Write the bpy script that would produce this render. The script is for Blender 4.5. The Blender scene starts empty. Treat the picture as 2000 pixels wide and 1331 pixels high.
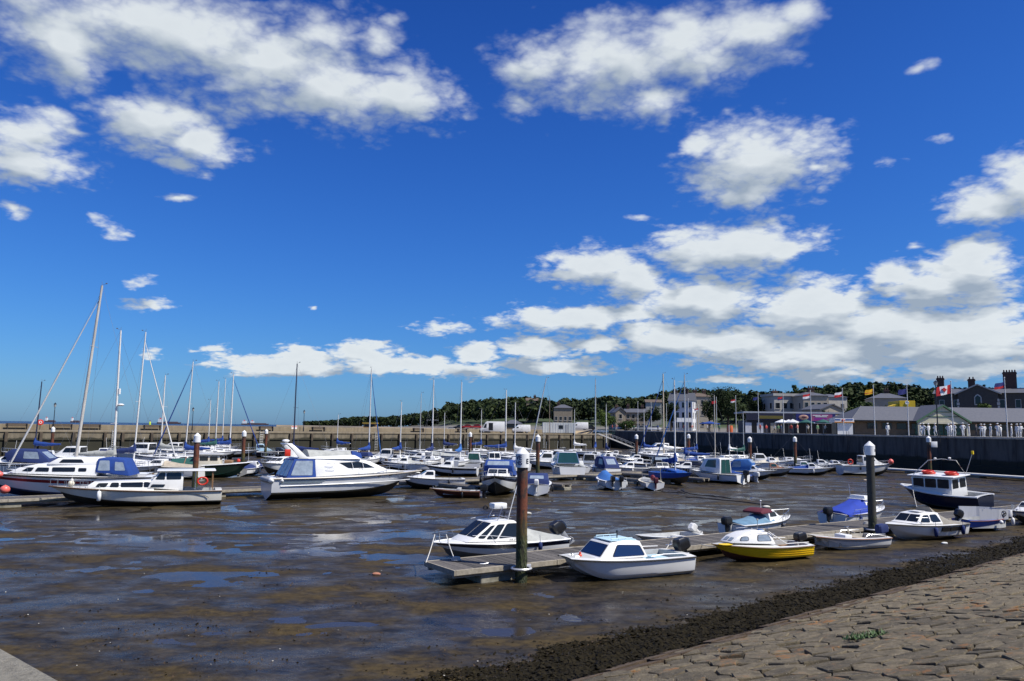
import bpy, bmesh, math, random
from mathutils import Vector, Matrix, noise
random.seed(11)
R = math.radians
S = bpy.context.scene
COL = S.collection

# ------------------------------------------------------------------ camera
EYE = 5.0
FPX = 1500.0
cam_d = bpy.data.cameras.new('camera'); cam = bpy.data.objects.new('camera', cam_d); COL.objects.link(cam)
cam_d.sensor_width = 36.0; cam_d.lens = 36.0 * FPX / 2000.0
cam_d.clip_start = 0.1; cam_d.clip_end = 60000
CM = Matrix.Rotation(R(90 + 6.48), 3, 'X') @ Matrix.Rotation(0.0135, 3, 'Z')
cam.matrix_world = Matrix.Translation((0, 0, EYE)) @ CM.to_4x4()
S.camera = cam
S.render.resolution_x, S.render.resolution_y = 1024, 681

def ray(px, py):
    return (CM @ Vector(((px - 1000) / FPX, -(py - 665.5) / FPX, -1))).normalized()
def gp(px, py, z=0.0):                      # point of the plane z seen at a pixel of the photograph
    d = ray(px, py); t = (z - EYE) / d.z
    return Vector((d.x * t, d.y * t, z))
def pd(px, py, D):                          # point at depth y = D
    d = ray(px, py); t = D / d.y
    return Vector((d.x * t, D, EYE + d.z * t))
def hor(px): return 836 + (px - 1000) * 0.0135
def xat(px, D): return pd(px, hor(px), D).x

# ------------------------------------------------------------------ world, sun, exposure
SUN_AZ, SUN_EL = 112.0, 53.0                # azimuth clockwise from +Y
W = bpy.data.worlds.new('World'); S.world = W; W.use_nodes = True
wt = W.node_tree; wt.nodes.clear()
def wn(t, **kw):
    n = wt.nodes.new(t)
    for k, v in kw.items(): setattr(n, k, v)
    return n
def wl(a, b): wt.links.new(a, b)
def wmath(op, a, b=None, c=None, clamp=False):
    n = wn('ShaderNodeMath', operation=op, use_clamp=clamp)
    for i, v in enumerate((a, b, c)):
        if v is None: continue
        if isinstance(v, (int, float)): n.inputs[i].default_value = v
        else: wl(v, n.inputs[i])
    return n.outputs[0]
def wmix(f, a, b):
    n = wn('ShaderNodeMix', data_type='RGBA')
    if isinstance(f, (int, float)): n.inputs[0].default_value = f
    else: wl(f, n.inputs[0])
    for i, v in ((6, a), (7, b)):
        if isinstance(v, tuple): n.inputs[i].default_value = (*v, 1)
        else: wl(v, n.inputs[i])
    return n.outputs[2]
SKY_STRENGTH = 0.0635
sky = wn('ShaderNodeTexSky', sky_type='NISHITA', sun_disc=False)
sky.sun_elevation = R(SUN_EL); sky.sun_rotation = R(SUN_AZ)
sky.altitude = 0; sky.air_density = 1.0; sky.dust_density = 0.4; sky.ozone_density = 3.0
# clouds: heaps of cumulus placed by compass bearing and height above the horizon
CL = [(330,60,300,95,1), (520,130,240,100,1), (130,85,130,85,0.9), (780,190,110,65,1), (740,75,62,62,0.58), (640,170,150,80,1), (300,245,115,62,1), (390,278,75,40,1), (345,315,75,36,0.6), (50,260,110,60,0.75), (40,315,120,42,1), (345,380,60,14,0.32), (25,405,45,26,0.36), (207,450,36,30,0.54), (285,553,45,22,0.5), (292,600,62,18,0.54), (410,683,46,14,0.5), (1010,190,58,48,0.58), (1060,130,100,62,0.85), (1200,120,150,88,1), (1330,95,170,72,1), (1460,65,110,52,0.95), (1565,28,66,42,0.7), (1270,190,120,60,0.7), (1480,315,128,72,1.1), (1470,380,78,30,1), (1590,330,44,26,0.58), (1370,285,40,28,0.9), (1795,135,55,22,0.32), (1740,322,42,22,0.43), (1840,268,40,15,0.43), (1930,400,85,42,1), (2010,360,80,62,1.1), (1800,472,40,12,0.36), (1255,430,40,10,0.29), (1165,520,100,36,1), (1230,545,56,44,1), (1430,485,138,48,1.1), (1535,490,48,34,1), (1340,525,48,30,0.5), (1110,622,128,26,1), (1240,612,50,24,0.9), (1370,588,110,38,1.1), (1590,605,120,52,1.1), (1720,640,150,50,1.1), (1850,555,120,46,1.1), (1905,512,70,40,1.1), (1740,540,48,26,1), (1310,655,90,36,1.1), (1430,675,110,40,1), (1600,690,190,42,1), (1860,660,190,62,1.1), (1880,720,170,24,0.9), (1620,735,150,15,0.8), (1440,742,110,10,0.6), (560,712,130,22,0.9), (590,697,55,16,0.9), (700,690,62,22,1), (790,712,120,18,0.9), (860,638,75,20,0.6), (930,690,46,17,1), (920,722,64,16,1), (1050,680,62,20,1), (1080,715,105,14,0.9), (1165,675,58,17,1), (610,607,20,12,0.43), (300,695,36,14,0.43), (620,60,120,70,0.8), (400,340,60,30,0.4), (90,230,90,30,0.5)]
grp = bpy.data.node_groups.new('cloud_heaps', 'ShaderNodeTree')
grp.interface.new_socket('P', in_out='INPUT', socket_type='NodeSocketVector')
grp.interface.new_socket('F', in_out='OUTPUT', socket_type='NodeSocketFloat')
gi = grp.nodes.new('NodeGroupInput'); go = grp.nodes.new('NodeGroupOutput')
last = None
for (cx, cy, rx, ry, w) in CL:
    def ae(px, py):
        d = ray(px, py); return math.atan2(d.x, d.y), math.asin(d.z)
    a, e = ae(cx, cy); a1, _ = ae(cx + rx, cy); _, e1 = ae(cx, cy - ry)
    ra, re = abs(a1 - a) * 1.36, abs(e1 - e) * 1.36
    m = grp.nodes.new('ShaderNodeVectorMath'); m.operation = 'MULTIPLY_ADD'
    grp.links.new(gi.outputs[0], m.inputs[0]); m.inputs[1].default_value = (1 / ra, 1 / re, 0); m.inputs[2].default_value = (-a / ra, -e / re, 0)
    l = grp.nodes.new('ShaderNodeVectorMath'); l.operation = 'LENGTH'; grp.links.new(m.outputs[0], l.inputs[0])
    s = grp.nodes.new('ShaderNodeMath'); s.operation = 'MULTIPLY_ADD'; grp.links.new(l.outputs['Value'], s.inputs[0])
    s.inputs[1].default_value = -1.0; s.inputs[2].default_value = .25 + .75 * w
    if last is None: last = s.outputs[0]
    else:
        x = grp.nodes.new('ShaderNodeMath'); x.operation = 'SMOOTH_MAX'; x.inputs[2].default_value = .09
        grp.links.new(last, x.inputs[0]); grp.links.new(s.outputs[0], x.inputs[1]); last = x.outputs[0]
grp.links.new(last, go.inputs[0])
tc = wn('ShaderNodeTexCoord'); sep = wn('ShaderNodeSeparateXYZ'); wl(tc.outputs['Generated'], sep.inputs[0])
az = wmath('ARCTAN2', sep.outputs[0], sep.outputs[1]); el = wmath('ARCSINE', sep.outputs[2])
cmb = wn('ShaderNodeCombineXYZ'); wl(az, cmb.inputs[0]); wl(el, cmb.inputs[1])
kk = wmath('DIVIDE', 3.4, wmath('ADD', wmath('MAXIMUM', el, 0.0), 0.30))
qv = wn('ShaderNodeVectorMath', operation='SCALE'); wl(tc.outputs['Generated'], qv.inputs[0]); wl(kk, qv.inputs['Scale'])
def cnoise(vec, scale, detail, rough):
    n = wn('ShaderNodeTexNoise', noise_dimensions='3D'); wl(vec, n.inputs['Vector'])
    n.inputs['Scale'].default_value = scale; n.inputs['Detail'].default_value = detail; n.inputs['Roughness'].default_value = rough
    return n
# generic heaps for the rest of the sky, faded in outside the part placed above
gen = cnoise(tc.outputs['Generated'], 3.2, 2, .5)
outside = wmath('MAXIMUM', wmath('MULTIPLY_ADD', wmath('ABSOLUTE', az), 4.0, -2.9, clamp=True), wmath('MULTIPLY_ADD', el, 5.0, -2.9, clamp=True), clamp=True)
genF = wmath('MULTIPLY_ADD', gen.outputs[0], 3.6, -1.95)
warp = cnoise(qv.outputs[0], 2.2, 3, .5)
def field(offx, offy):
    o = wn('ShaderNodeVectorMath', operation='ADD'); wl(cmb.outputs[0], o.inputs[0]); o.inputs[1].default_value = (offx, offy, 0)
    wv = wn('ShaderNodeVectorMath', operation='MULTIPLY_ADD'); wl(warp.outputs['Color'], wv.inputs[0])
    wv.inputs[1].default_value = (.05, .03, 0); wl(o.outputs[0], wv.inputs[2])
    o2 = wn('ShaderNodeVectorMath', operation='SUBTRACT'); wl(wv.outputs[0], o2.inputs[0]); o2.inputs[1].default_value = (.025, .015, 0)
    g = wn('ShaderNodeGroup'); g.node_tree = grp; wl(o2.outputs[0], g.inputs[0])
    nv = wn('ShaderNodeVectorMath', operation='ADD'); wl(qv.outputs[0], nv.inputs[0]); nv.inputs[1].default_value = (offx * 6, 0, offy * 6)
    n = cnoise(nv.outputs[0], 4.0, 8, .52)
    n2 = cnoise(nv.outputs[0], 7.0, 3, .5)
    nl = cnoise(nv.outputs[0], 3.2, 2, .5)
    puff = wmath('ABSOLUTE', wmath('SUBTRACT', n2.outputs[0], .5))
    base = wn('ShaderNodeMix', data_type='FLOAT'); wl(outside, base.inputs[0]); wl(g.outputs[0], base.inputs[2]); wl(genF, base.inputs[3])
    soft = wmath('MULTIPLY_ADD', nl.outputs[0], 1.1, base.outputs[0])
    return soft, wmath('MULTIPLY_ADD', wmath('SUBTRACT', puff, .05), 1.25, wmath('MULTIPLY_ADD', wmath('SUBTRACT', n.outputs[0], .5), 1.35, base.outputs[0]))
(B0, F0), (B1, F1) = field(0, 0), field(.012, .026)
mr = wn('ShaderNodeMapRange', interpolation_type='SMOOTHSTEP'); wl(F0, mr.inputs[0]); mr.inputs[1].default_value = .0; wl(wmath('MULTIPLY_ADD', el, 1.25, .36), mr.inputs[2])
dens = wmath('MULTIPLY', mr.outputs[0], .97)
lit = wmath('ADD', wmath('MULTIPLY_ADD', wmath('SUBTRACT', B0, B1), 1.2, .50), wmath('MULTIPLY', wmath('SUBTRACT', F0, F1), .42), clamp=True)
thick = wn('ShaderNodeMapRange'); wl(F0, thick.inputs[0]); thick.inputs[1].default_value = .25; thick.inputs[2].default_value = 1.2; thick.inputs[3].default_value = 0.0; thick.inputs[4].default_value = .15
lit2 = wmath('SUBTRACT', lit, thick.outputs[0], clamp=True)
ccol = wmix(lit2, (4.5, 5.5, 6.8), (10.4, 11.1, 11.5))
up = wmath('GREATER_THAN', el, 0.0)
densu = wmath('MULTIPLY', dens, wmath('MULTIPLY', wmath('MULTIPLY', el, 60.0, clamp=True), 1.0))
tint = wn('ShaderNodeMix', data_type='RGBA', blend_type='MULTIPLY'); tint.inputs[0].default_value = 1
wl(sky.outputs[0], tint.inputs[6]); tint.inputs[7].default_value = (.46, .80, 1.22, 1)
rgb = wn('ShaderNodeSeparateColor'); wl(tint.outputs[2], rgb.inputs[0]); cc_ = wn('ShaderNodeCombineColor')      # deep, polarised blue of the photograph
for i_, (k_, p_) in enumerate(((.590, 1.43), (.717, 1.20), (1.494, .88))): wl(wmath('MULTIPLY', wmath('POWER', rgb.outputs[i_], p_), k_), cc_.inputs[i_])
te_ = wmath('MULTIPLY', el, 1 / .55, clamp=True); br_ = wmath('MULTIPLY_ADD', wmath('MULTIPLY', te_, wmath('SUBTRACT', 1.0, te_)), .5, 1.0)
sc_ = wn('ShaderNodeVectorMath', operation='SCALE'); wl(cc_.outputs[0], sc_.inputs[0]); wl(br_, sc_.inputs['Scale'])
skyc = wmix(densu, sc_.outputs[0], ccol)
bg = wn('ShaderNodeBackground'); wl(skyc, bg.inputs[0]); bg.inputs[1].default_value = SKY_STRENGTH
wo = wn('ShaderNodeOutputWorld'); wl(bg.outputs[0], wo.inputs[0])
W.cycles.sampling_method = 'MANUAL'; W.cycles.sample_map_resolution = 512

sd = bpy.data.lights.new('sun', 'SUN'); sd.energy = 5.0; sd.angle = R(.53); sd.color = (1, .95, .87)
sun = bpy.data.objects.new('sun', sd); COL.objects.link(sun); sun.location = (60, -20, 80)
TO_SUN = Vector((math.sin(R(SUN_AZ)) * math.cos(R(SUN_EL)), math.cos(R(SUN_AZ)) * math.cos(R(SUN_EL)), math.sin(R(SUN_EL))))
sun.rotation_euler = TO_SUN.to_track_quat('Z', 'Y').to_euler()
S.view_settings.view_transform = 'Standard'; S.view_settings.look = 'None'
S.view_settings.exposure = 0.24; S.view_settings.gamma = 1.0; S.view_settings.use_curve_mapping = False
S.cycles.max_bounces = 6; S.cycles.diffuse_bounces = 2; S.cycles.glossy_bounces = 3; S.cycles.transparent_max_bounces = 6
S.cycles.caustics_reflective = False; S.cycles.caustics_refractive = False
# ------------------------------------------------------------------ materials
MC = {}
def _nodes(name):
    m = bpy.data.materials.new(name); m.use_nodes = True
    nt = m.node_tree; b = nt.nodes['Principled BSDF']
    return m, nt, b
def paint(rgb, rough=.35, dirt=.18, scale=2.5, metal=0.0, bump=0.0, bscale=30, streak=False, dirtcol=None, spec=.5):
    key = (tuple(rgb), rough, dirt, scale, metal, bump, bscale, streak, dirtcol, spec)
    if key in MC: return MC[key]
    m, nt, b = _nodes('paint')
    N = nt.nodes; L = nt.links
    t = N.new('ShaderNodeTexCoord'); mp = N.new('ShaderNodeMapping'); L.new(t.outputs['Object'], mp.inputs[0])
    if streak: mp.inputs['Scale'].default_value = (1, 1, .18)
    n = N.new('ShaderNodeTexNoise'); n.inputs['Scale'].default_value = scale; n.inputs['Detail'].default_value = 6; n.inputs['Roughness'].default_value = .65
    L.new(mp.outputs[0], n.inputs['Vector'])
    r = N.new('ShaderNodeMapRange'); r.inputs[1].default_value = .38; r.inputs[2].default_value = .72; r.inputs[3].default_value = 0; r.inputs[4].default_value = dirt
    L.new(n.outputs[0], r.inputs[0])
    x = N.new('ShaderNodeMix'); x.data_type = 'RGBA'; L.new(r.outputs[0], x.inputs[0])
    x.inputs[6].default_value = (*rgb, 1)
    dc = dirtcol if dirtcol else tuple(c * .25 + .01 for c in rgb)
    x.inputs[7].default_value = (*dc, 1)
    L.new(x.outputs[2], b.inputs['Base Color'])
    b.inputs['Roughness'].default_value = rough; b.inputs['Metallic'].default_value = metal
    b.inputs['Specular IOR Level'].default_value = spec
    if bump:
        n2 = N.new('ShaderNodeTexNoise'); n2.inputs['Scale'].default_value = bscale; n2.inputs['Detail'].default_value = 5
        L.new(t.outputs['Object'], n2.inputs['Vector'])
        bp = N.new('ShaderNodeBump'); bp.inputs['Strength'].default_value = bump; bp.inputs['Distance'].default_value = .02
        L.new(n2.outputs[0], bp.inputs['Height']); L.new(bp.outputs[0], b.inputs['Normal'])
    MC[key] = m
    return m
def lin(r, g, b):
    f = lambda c: (c / 255 / 12.92) if c / 255 <= .04045 else ((c / 255 + .055) / 1.055) ** 2.4
    return (f(r), f(g), f(b))
WHITE = paint((.80, .80, .78), .28, .16, 1.6, streak=True, dirtcol=(.42, .38, .30))
WHITE2 = paint((.74, .74, .72), .35, .35, 1.3, streak=True, dirtcol=(.35, .32, .25))
CREAM = paint((.72, .66, .52), .4, .3, 1.5, dirtcol=(.3, .26, .18))
GREYHULL = paint((.42, .43, .43), .4, .3, 1.6)
GLASS = paint((.012, .016, .02), .06, .2, 2)
BGLASS = paint((.012, .03, .09), .06, .2, 2)
GGLASS = paint((.02, .07, .07), .08, .2, 2)
CLEAR = paint((.30, .36, .42), .12, .5, 3, dirtcol=(.06, .08, .12))
BLACK = paint((.012, .012, .014), .3, .3, 5)
RUBBER = paint((.02, .02, .02), .7, .4, 6)
STEEL = paint((.62, .63, .64), .25, .2, 4, metal=.9)
ALU = paint((.60, .60, .58), .42, .25, 2, metal=.35)
ALUW = paint((.72, .71, .68), .4, .25, 2)
DARKMAST = paint((.03, .035, .07), .4, .3, 2)
WOODMAST = paint((.30, .22, .15), .5, .5, 3)
WIRE = paint((.16, .16, .17), .5, .1, 4)
ROPE = paint((.62, .60, .54), .9, .4, 9)
BLUEC = paint((.008, .05, .25), .85, .35, 3, bump=.4, bscale=5)
ROYALC = paint((.012, .045, .36), .85, .35, 3, bump=.4, bscale=5)
NAVYC = paint((.012, .03, .13), .85, .4, 3, bump=.4, bscale=5)
MIDBLUE = paint((.03, .14, .42), .8, .35, 3, bump=.4, bscale=5)
TEALC = paint((.13, .25, .36), .85, .5, 3, bump=.5, bscale=5)
MAROONC = paint((.10, .012, .025), .85, .4, 3, bump=.4, bscale=5)
GREYC = paint((.40, .41, .38), .85, .4, 3, bump=.5, bscale=5)
BEIGEC = paint((.44, .38, .29), .85, .4, 3, bump=.5, bscale=5)
TAUPEC = paint((.25, .23, .19), .85, .4, 3, bump=.5, bscale=5)
GREENC = paint((.012, .09, .075), .7, .4, 3)
ANTI_BLACK = paint((.02, .022, .022), .6, .6, 3, dirtcol=(.07, .06, .035))
ANTI_RED = paint((.11, .03, .02), .65, .6, 3, dirtcol=(.06, .05, .03))
ANTI_BLUE = paint((.02, .045, .13), .6, .5, 3, dirtcol=(.06, .05, .03))
NAVYH = paint((.012, .016, .035), .25, .25, 2)
REDSTR = paint((.25, .012, .02), .4, .2, 2)
BLUEH = paint((.012, .08, .36), .35, .3, 2, streak=True)
GREENH = paint((.012, .07, .05), .35, .4, 2)
YELLOW = paint((.86, .60, .015), .35, .2, 2, streak=True, dirtcol=(.35, .2, .02))
REDB = paint((.62, .035, .015), .4, .25, 3)
ORANGEB = paint((.75, .10, .05), .4, .2, 3)
PINKB = paint((.80, .16, .13), .35, .2, 3)
WOOD = paint((.30, .17, .08), .5, .5, 4)
COPPER = paint((.36, .17, .10), .5, .4, 3)
DECKG = paint((.48, .49, .48), .7, .35, 4)
def planks_mat():
    m, nt, b = _nodes('weathered_planks'); N = nt.nodes; L = nt.links
    t = N.new('ShaderNodeTexCoord'); oi = N.new('ShaderNodeObjectInfo')
    mp = N.new('ShaderNodeMapping'); mp.inputs['Scale'].default_value = (14, 1.6, 14); L.new(t.outputs['Object'], mp.inputs[0])
    n = N.new('ShaderNodeTexNoise'); n.inputs['Scale'].default_value = 3; n.inputs['Detail'].default_value = 6; L.new(mp.outputs[0], n.inputs['Vector'])
    c = N.new('ShaderNodeValToRGB'); c.color_ramp.elements[0].position = .3; c.color_ramp.elements[1].position = .75
    c.color_ramp.elements[0].color = (.055, .05, .045, 1); c.color_ramp.elements[1].color = (.145, .130, .112, 1)
    L.new(n.outputs[0], c.inputs[0])
    h = N.new('ShaderNodeHueSaturation'); L.new(c.outputs[0], h.inputs['Color'])
    r = N.new('ShaderNodeMapRange'); r.inputs[3].default_value = .6; r.inputs[4].default_value = 1.35; L.new(oi.outputs['Random'], r.inputs[0]); L.new(r.outputs[0], h.inputs['Value'])
    L.new(h.outputs[0], b.inputs['Base Color']); b.inputs['Roughness'].default_value = .8
    bp = N.new('ShaderNodeBump'); bp.inputs['Strength'].default_value = .5; bp.inputs['Distance'].default_value = .01; L.new(n.outputs[0], bp.inputs['Height']); L.new(bp.outputs[0], b.inputs['Normal'])
    return m
PLANK = planks_mat()
PALEWOOD = paint((.36, .32, .25), .8, .6, 5, dirtcol=(.10, .085, .06), bump=.4, bscale=12)
FLOATC = paint((.30, .28, .22), .85, .8, 2.2, dirtcol=(.045, .045, .02), bump=.5, bscale=9)

# ------------------------------------------------------------------ mesh helpers
class MB:
    def __init__(s): s.v = []; s.f = []; s.m = []
    def add(s, vs, fs, mi=0):
        o = len(s.v); s.v += [tuple(v) for v in vs]
        for k, f in enumerate(fs):
            s.f.append(tuple(i + o for i in f)); s.m.append(mi[k] if isinstance(mi, (list, tuple)) else mi)
        return s
    def box(s, x0, x1, y0, y1, z0, z1, mi=0):
        return s.add([(x0,y0,z0),(x1,y0,z0),(x1,y1,z0),(x0,y1,z0),(x0,y0,z1),(x1,y0,z1),(x1,y1,z1),(x0,y1,z1)],
                     [(0,3,2,1),(4,5,6,7),(0,1,5,4),(1,2,6,5),(2,3,7,6),(3,0,4,7)], mi)
    def obox(s, c, size, M, mi=0):
        a, b, d = (q / 2 for q in size); c = Vector(c)
        vs = [c + M @ Vector((x, y, z)) for z in (-d, d) for (x, y) in ((-a,-b),(a,-b),(a,b),(-a,b))]
        return s.add(vs, [(0,3,2,1),(4,5,6,7),(0,1,5,4),(1,2,6,5),(2,3,7,6),(3,0,4,7)], mi)
    def tube(s, pts, r, n=6, mi=0, caps=True):
        pts = [Vector(p) for p in pts]; k = len(pts); rings = []
        for i, p in enumerate(pts):
            d = (pts[min(i + 1, k - 1)] - pts[max(i - 1, 0)])
            if d.length < 1e-9: d = Vector((0, 0, 1))
            d.normalize(); a = Vector((0, 0, 1)) if abs(d.z) < .9 else Vector((1, 0, 0))
            u = d.cross(a).normalized(); w = d.cross(u)
            rr = r[i] if isinstance(r, (list, tuple)) else r
            rings.append([p + u * math.cos(2 * math.pi * j / n) * rr + w * math.sin(2 * math.pi * j / n) * rr for j in range(n)])
        return s.loft(rings, True, caps, mi)
    def loft(s, rings, closed=True, caps=True, mi=0, rowm=None):
        n = len(rings[0]); vs = [v for r_ in rings for v in r_]; fs = []; ms = []
        for i in range(len(rings) - 1):
            for j in range(n if closed else n - 1):
                a = i * n + j; b = i * n + (j + 1) % n
                fs.append((a, b, b + n, a + n)); ms.append(rowm[j] if rowm else mi)
        if caps:
            fs.append(tuple(range(n))[::-1]); ms.append(rowm[0] if rowm else mi)
            fs.append(tuple(range((len(rings) - 1) * n, len(rings) * n))); ms.append(rowm[0] if rowm else mi)
        return s.add(vs, fs, ms)
    def sphere(s, c, r, nu=10, nv=6, mi=0):
        rx, ry, rz = r if isinstance(r, (tuple, list)) else (r, r, r); rings = []
        for i in range(nv + 1):
            a = math.pi * (i / nv - .5); k = max(math.cos(a), .02)
            rings.append([(c[0] + rx * k * math.cos(2*math.pi*j/nu), c[1] + ry * k * math.sin(2*math.pi*j/nu), c[2] + rz * math.sin(a)) for j in range(nu)])
        return s.loft(rings, True, True, mi)
    def torus(s, c, R_, r, ax='z', n=14, m=6, mi=0):
        vs = []; fs = []
        for i in range(n):
            a = 2*math.pi*i/n
            for j in range(m):
                b = 2*math.pi*j/m; q = R_ + r*math.cos(b); p = (q*math.cos(a), q*math.sin(a), r*math.sin(b))
                if ax == 'x': p = (p[2], p[0], p[1])
                if ax == 'y': p = (p[0], p[2], p[1])
                vs.append((c[0]+p[0], c[1]+p[1], c[2]+p[2]))
                fs.append((i*m+j, ((i+1)%n)*m+j, ((i+1)%n)*m+(j+1)%m, i*m+(j+1)%m))
        return s.add(vs, fs, mi)
    def slab(s, pts, off, mi=0):               # polygon pts pushed along off
        n = len(pts); off = Vector(off); vs = [Vector(p) for p in pts] + [Vector(p) + off for p in pts]
        return s.add(vs, [tuple(range(n))[::-1], tuple(range(n, 2*n))] + [(i, (i+1) % n, (i+1) % n + n, i + n) for i in range(n)], mi)
    def mesh(s, mats, smooth=35, bevel=0.0, fix=True, name='mesh'):
        me = bpy.data.meshes.new(name); me.from_pydata(s.v, [], s.f)
        mats = mats if isinstance(mats, (list, tuple)) else [mats]
        for m in mats: me.materials.append(m)
        me.polygons.foreach_set('material_index', s.m)
        if fix or bevel:
            bm = bmesh.new(); bm.from_mesh(me)
            if fix: bmesh.ops.recalc_face_normals(bm, faces=bm.faces)
            if bevel:
                ed = [e for e in bm.edges if len(e.link_faces) == 2 and e.calc_face_angle(0) > R(25)]
                bmesh.ops.bevel(bm, geom=ed, offset=bevel, segments=2, profile=.5, affect='EDGES', clamp_overlap=True)
            bm.to_mesh(me); bm.free()
        if smooth:
            me.polygons.foreach_set('use_smooth', [True] * len(me.polygons)); me.set_sharp_from_angle(angle=R(smooth))
        me.update()
        return me
    def build(s, name, mats, parent=None, smooth=35, bevel=0.0, fix=True):
        o = bpy.data.objects.new(name, s.mesh(mats, smooth, bevel, fix, name)); COL.objects.link(o)
        if parent: o.parent = parent
        return o
def tag(o, label=None, cat=None, group=None, kind=None):
    if label: o['label'] = label
    if cat: o['category'] = cat
    if group: o['group'] = group
    if kind: o['kind'] = kind
    return o
def thing(name, label, cat, loc=(0,0,0), rz=0.0, group=None, tilt=(0, 0)):
    o = bpy.data.objects.new(name, None); COL.objects.link(o); o.empty_display_size = .2
    o.location = loc; o.rotation_euler = (R(tilt[0]), R(tilt[1]), R(rz))
    return tag(o, label, cat, group)
def dup(o, parent=None):
    c = o.copy(); COL.objects.link(c); c.parent = parent
    for ch in o.children: dup(ch, c)
    return c
def inst(name, me, parent=None):
    o = bpy.data.objects.new(name, me); COL.objects.link(o)
    if parent: o.parent = parent
    return o
def fbm(x, y, z=0.0, o=4): return noise.fractal(Vector((x, y, z)), 1.0, 2.0, o)
def rpoly(pts, r=.05, n=3):                    # round the corners of a 2-D polygon
    out = []; k = len(pts)
    for i in range(k):
        p = Vector(pts[i]); a = Vector(pts[i-1]) - p; b = Vector(pts[(i+1) % k]) - p
        q = min(r, a.length * .45, b.length * .45); pa = p + a.normalized() * q; pb = p + b.normalized() * q
        for j in range(n + 1):
            t = j / n; out.append(tuple((1-t)**2 * pa + 2*t*(1-t) * p + t*t * pb))
    return out
def grow(pts, d):
    c = Vector((sum(p[0] for p in pts) / len(pts), sum(p[1] for p in pts) / len(pts)))
    return [tuple(c + (Vector(p) - c) * (1 + d / max((Vector(p) - c).length, .05))) for p in pts]
# ------------------------------------------------------------------ the lie of the land
PE = Vector((.718, .697, 0)); PN = Vector((.697, -.718, 0))          # pier: along, towards the harbour
P0 = Vector((-74, 111, 0))
def wall_x(y): return 59 - .26 * (y - 91)                             # line of the right-hand quay wall
CORNER = Vector((27.6, 211.8, 0))
QZ = 4.65; PZ = 3.70
def basin_limit(k):                                                   # k = x / y of a bearing
    den = PE.x - k * PE.y; t = (k * P0.y - P0.x) / den if abs(den) > 1e-4 else 1e9
    d1 = P0.y + PE.y * t
    d2 = (59 + .26 * 91) / (k + .26) if k > -.2 else 1e9
    c = [d for d in (d1, d2) if d > 0]
    return min(min(c), 260)
# --- mud
def mud_h(x, y):
    h = .045 * fbm(x / 5.5, y / 3.6, 1.7, 3) + .022 * fbm(x / 1.3, y / .9, 4.0, 4) + .031
    h -= .030 * math.exp(-((x + 9) / 15) ** 2 - ((y - 33) / 10) ** 2)
    h -= .018 * math.exp(-((x - 9) / 9) ** 2 - ((y - 22) / 5) ** 2)
    h -= .014 * math.exp(-((x - 4) / 16) ** 2 - ((y - 47) / 7) ** 2)
    h += .028 * math.exp(-((x + 8) / 7) ** 2 - ((y - 15) / 4.5) ** 2)
    r = noise.noise(Vector((x / 7 + 3, y / 4.5, 9))); h -= .05 * math.exp(-(r / .035) ** 2) * (y > 36)      # drainage runnels
    toe = (x + 1.12) * .6483 - (y - 15.86) * .7615
    if toe > -2.2: h += .03 * (toe + 2.2)
    return h
NR, NC = 500, 380
vs = []; fs = []
for j in range(NC + 1):
    k = -1.05 + 2.2 * j / NC; lim = basin_limit(k)
    for i in range(NR + 1):
        y = 7.0 * (lim / 7.0) ** (i / NR); x = k * y
        vs.append((x, y, mud_h(x, y)))
for j in range(NC):
    for i in range(NR):
        a = j * (NR + 1) + i; fs.append((a, a + NR + 1, a + NR + 2, a + 1))
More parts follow.
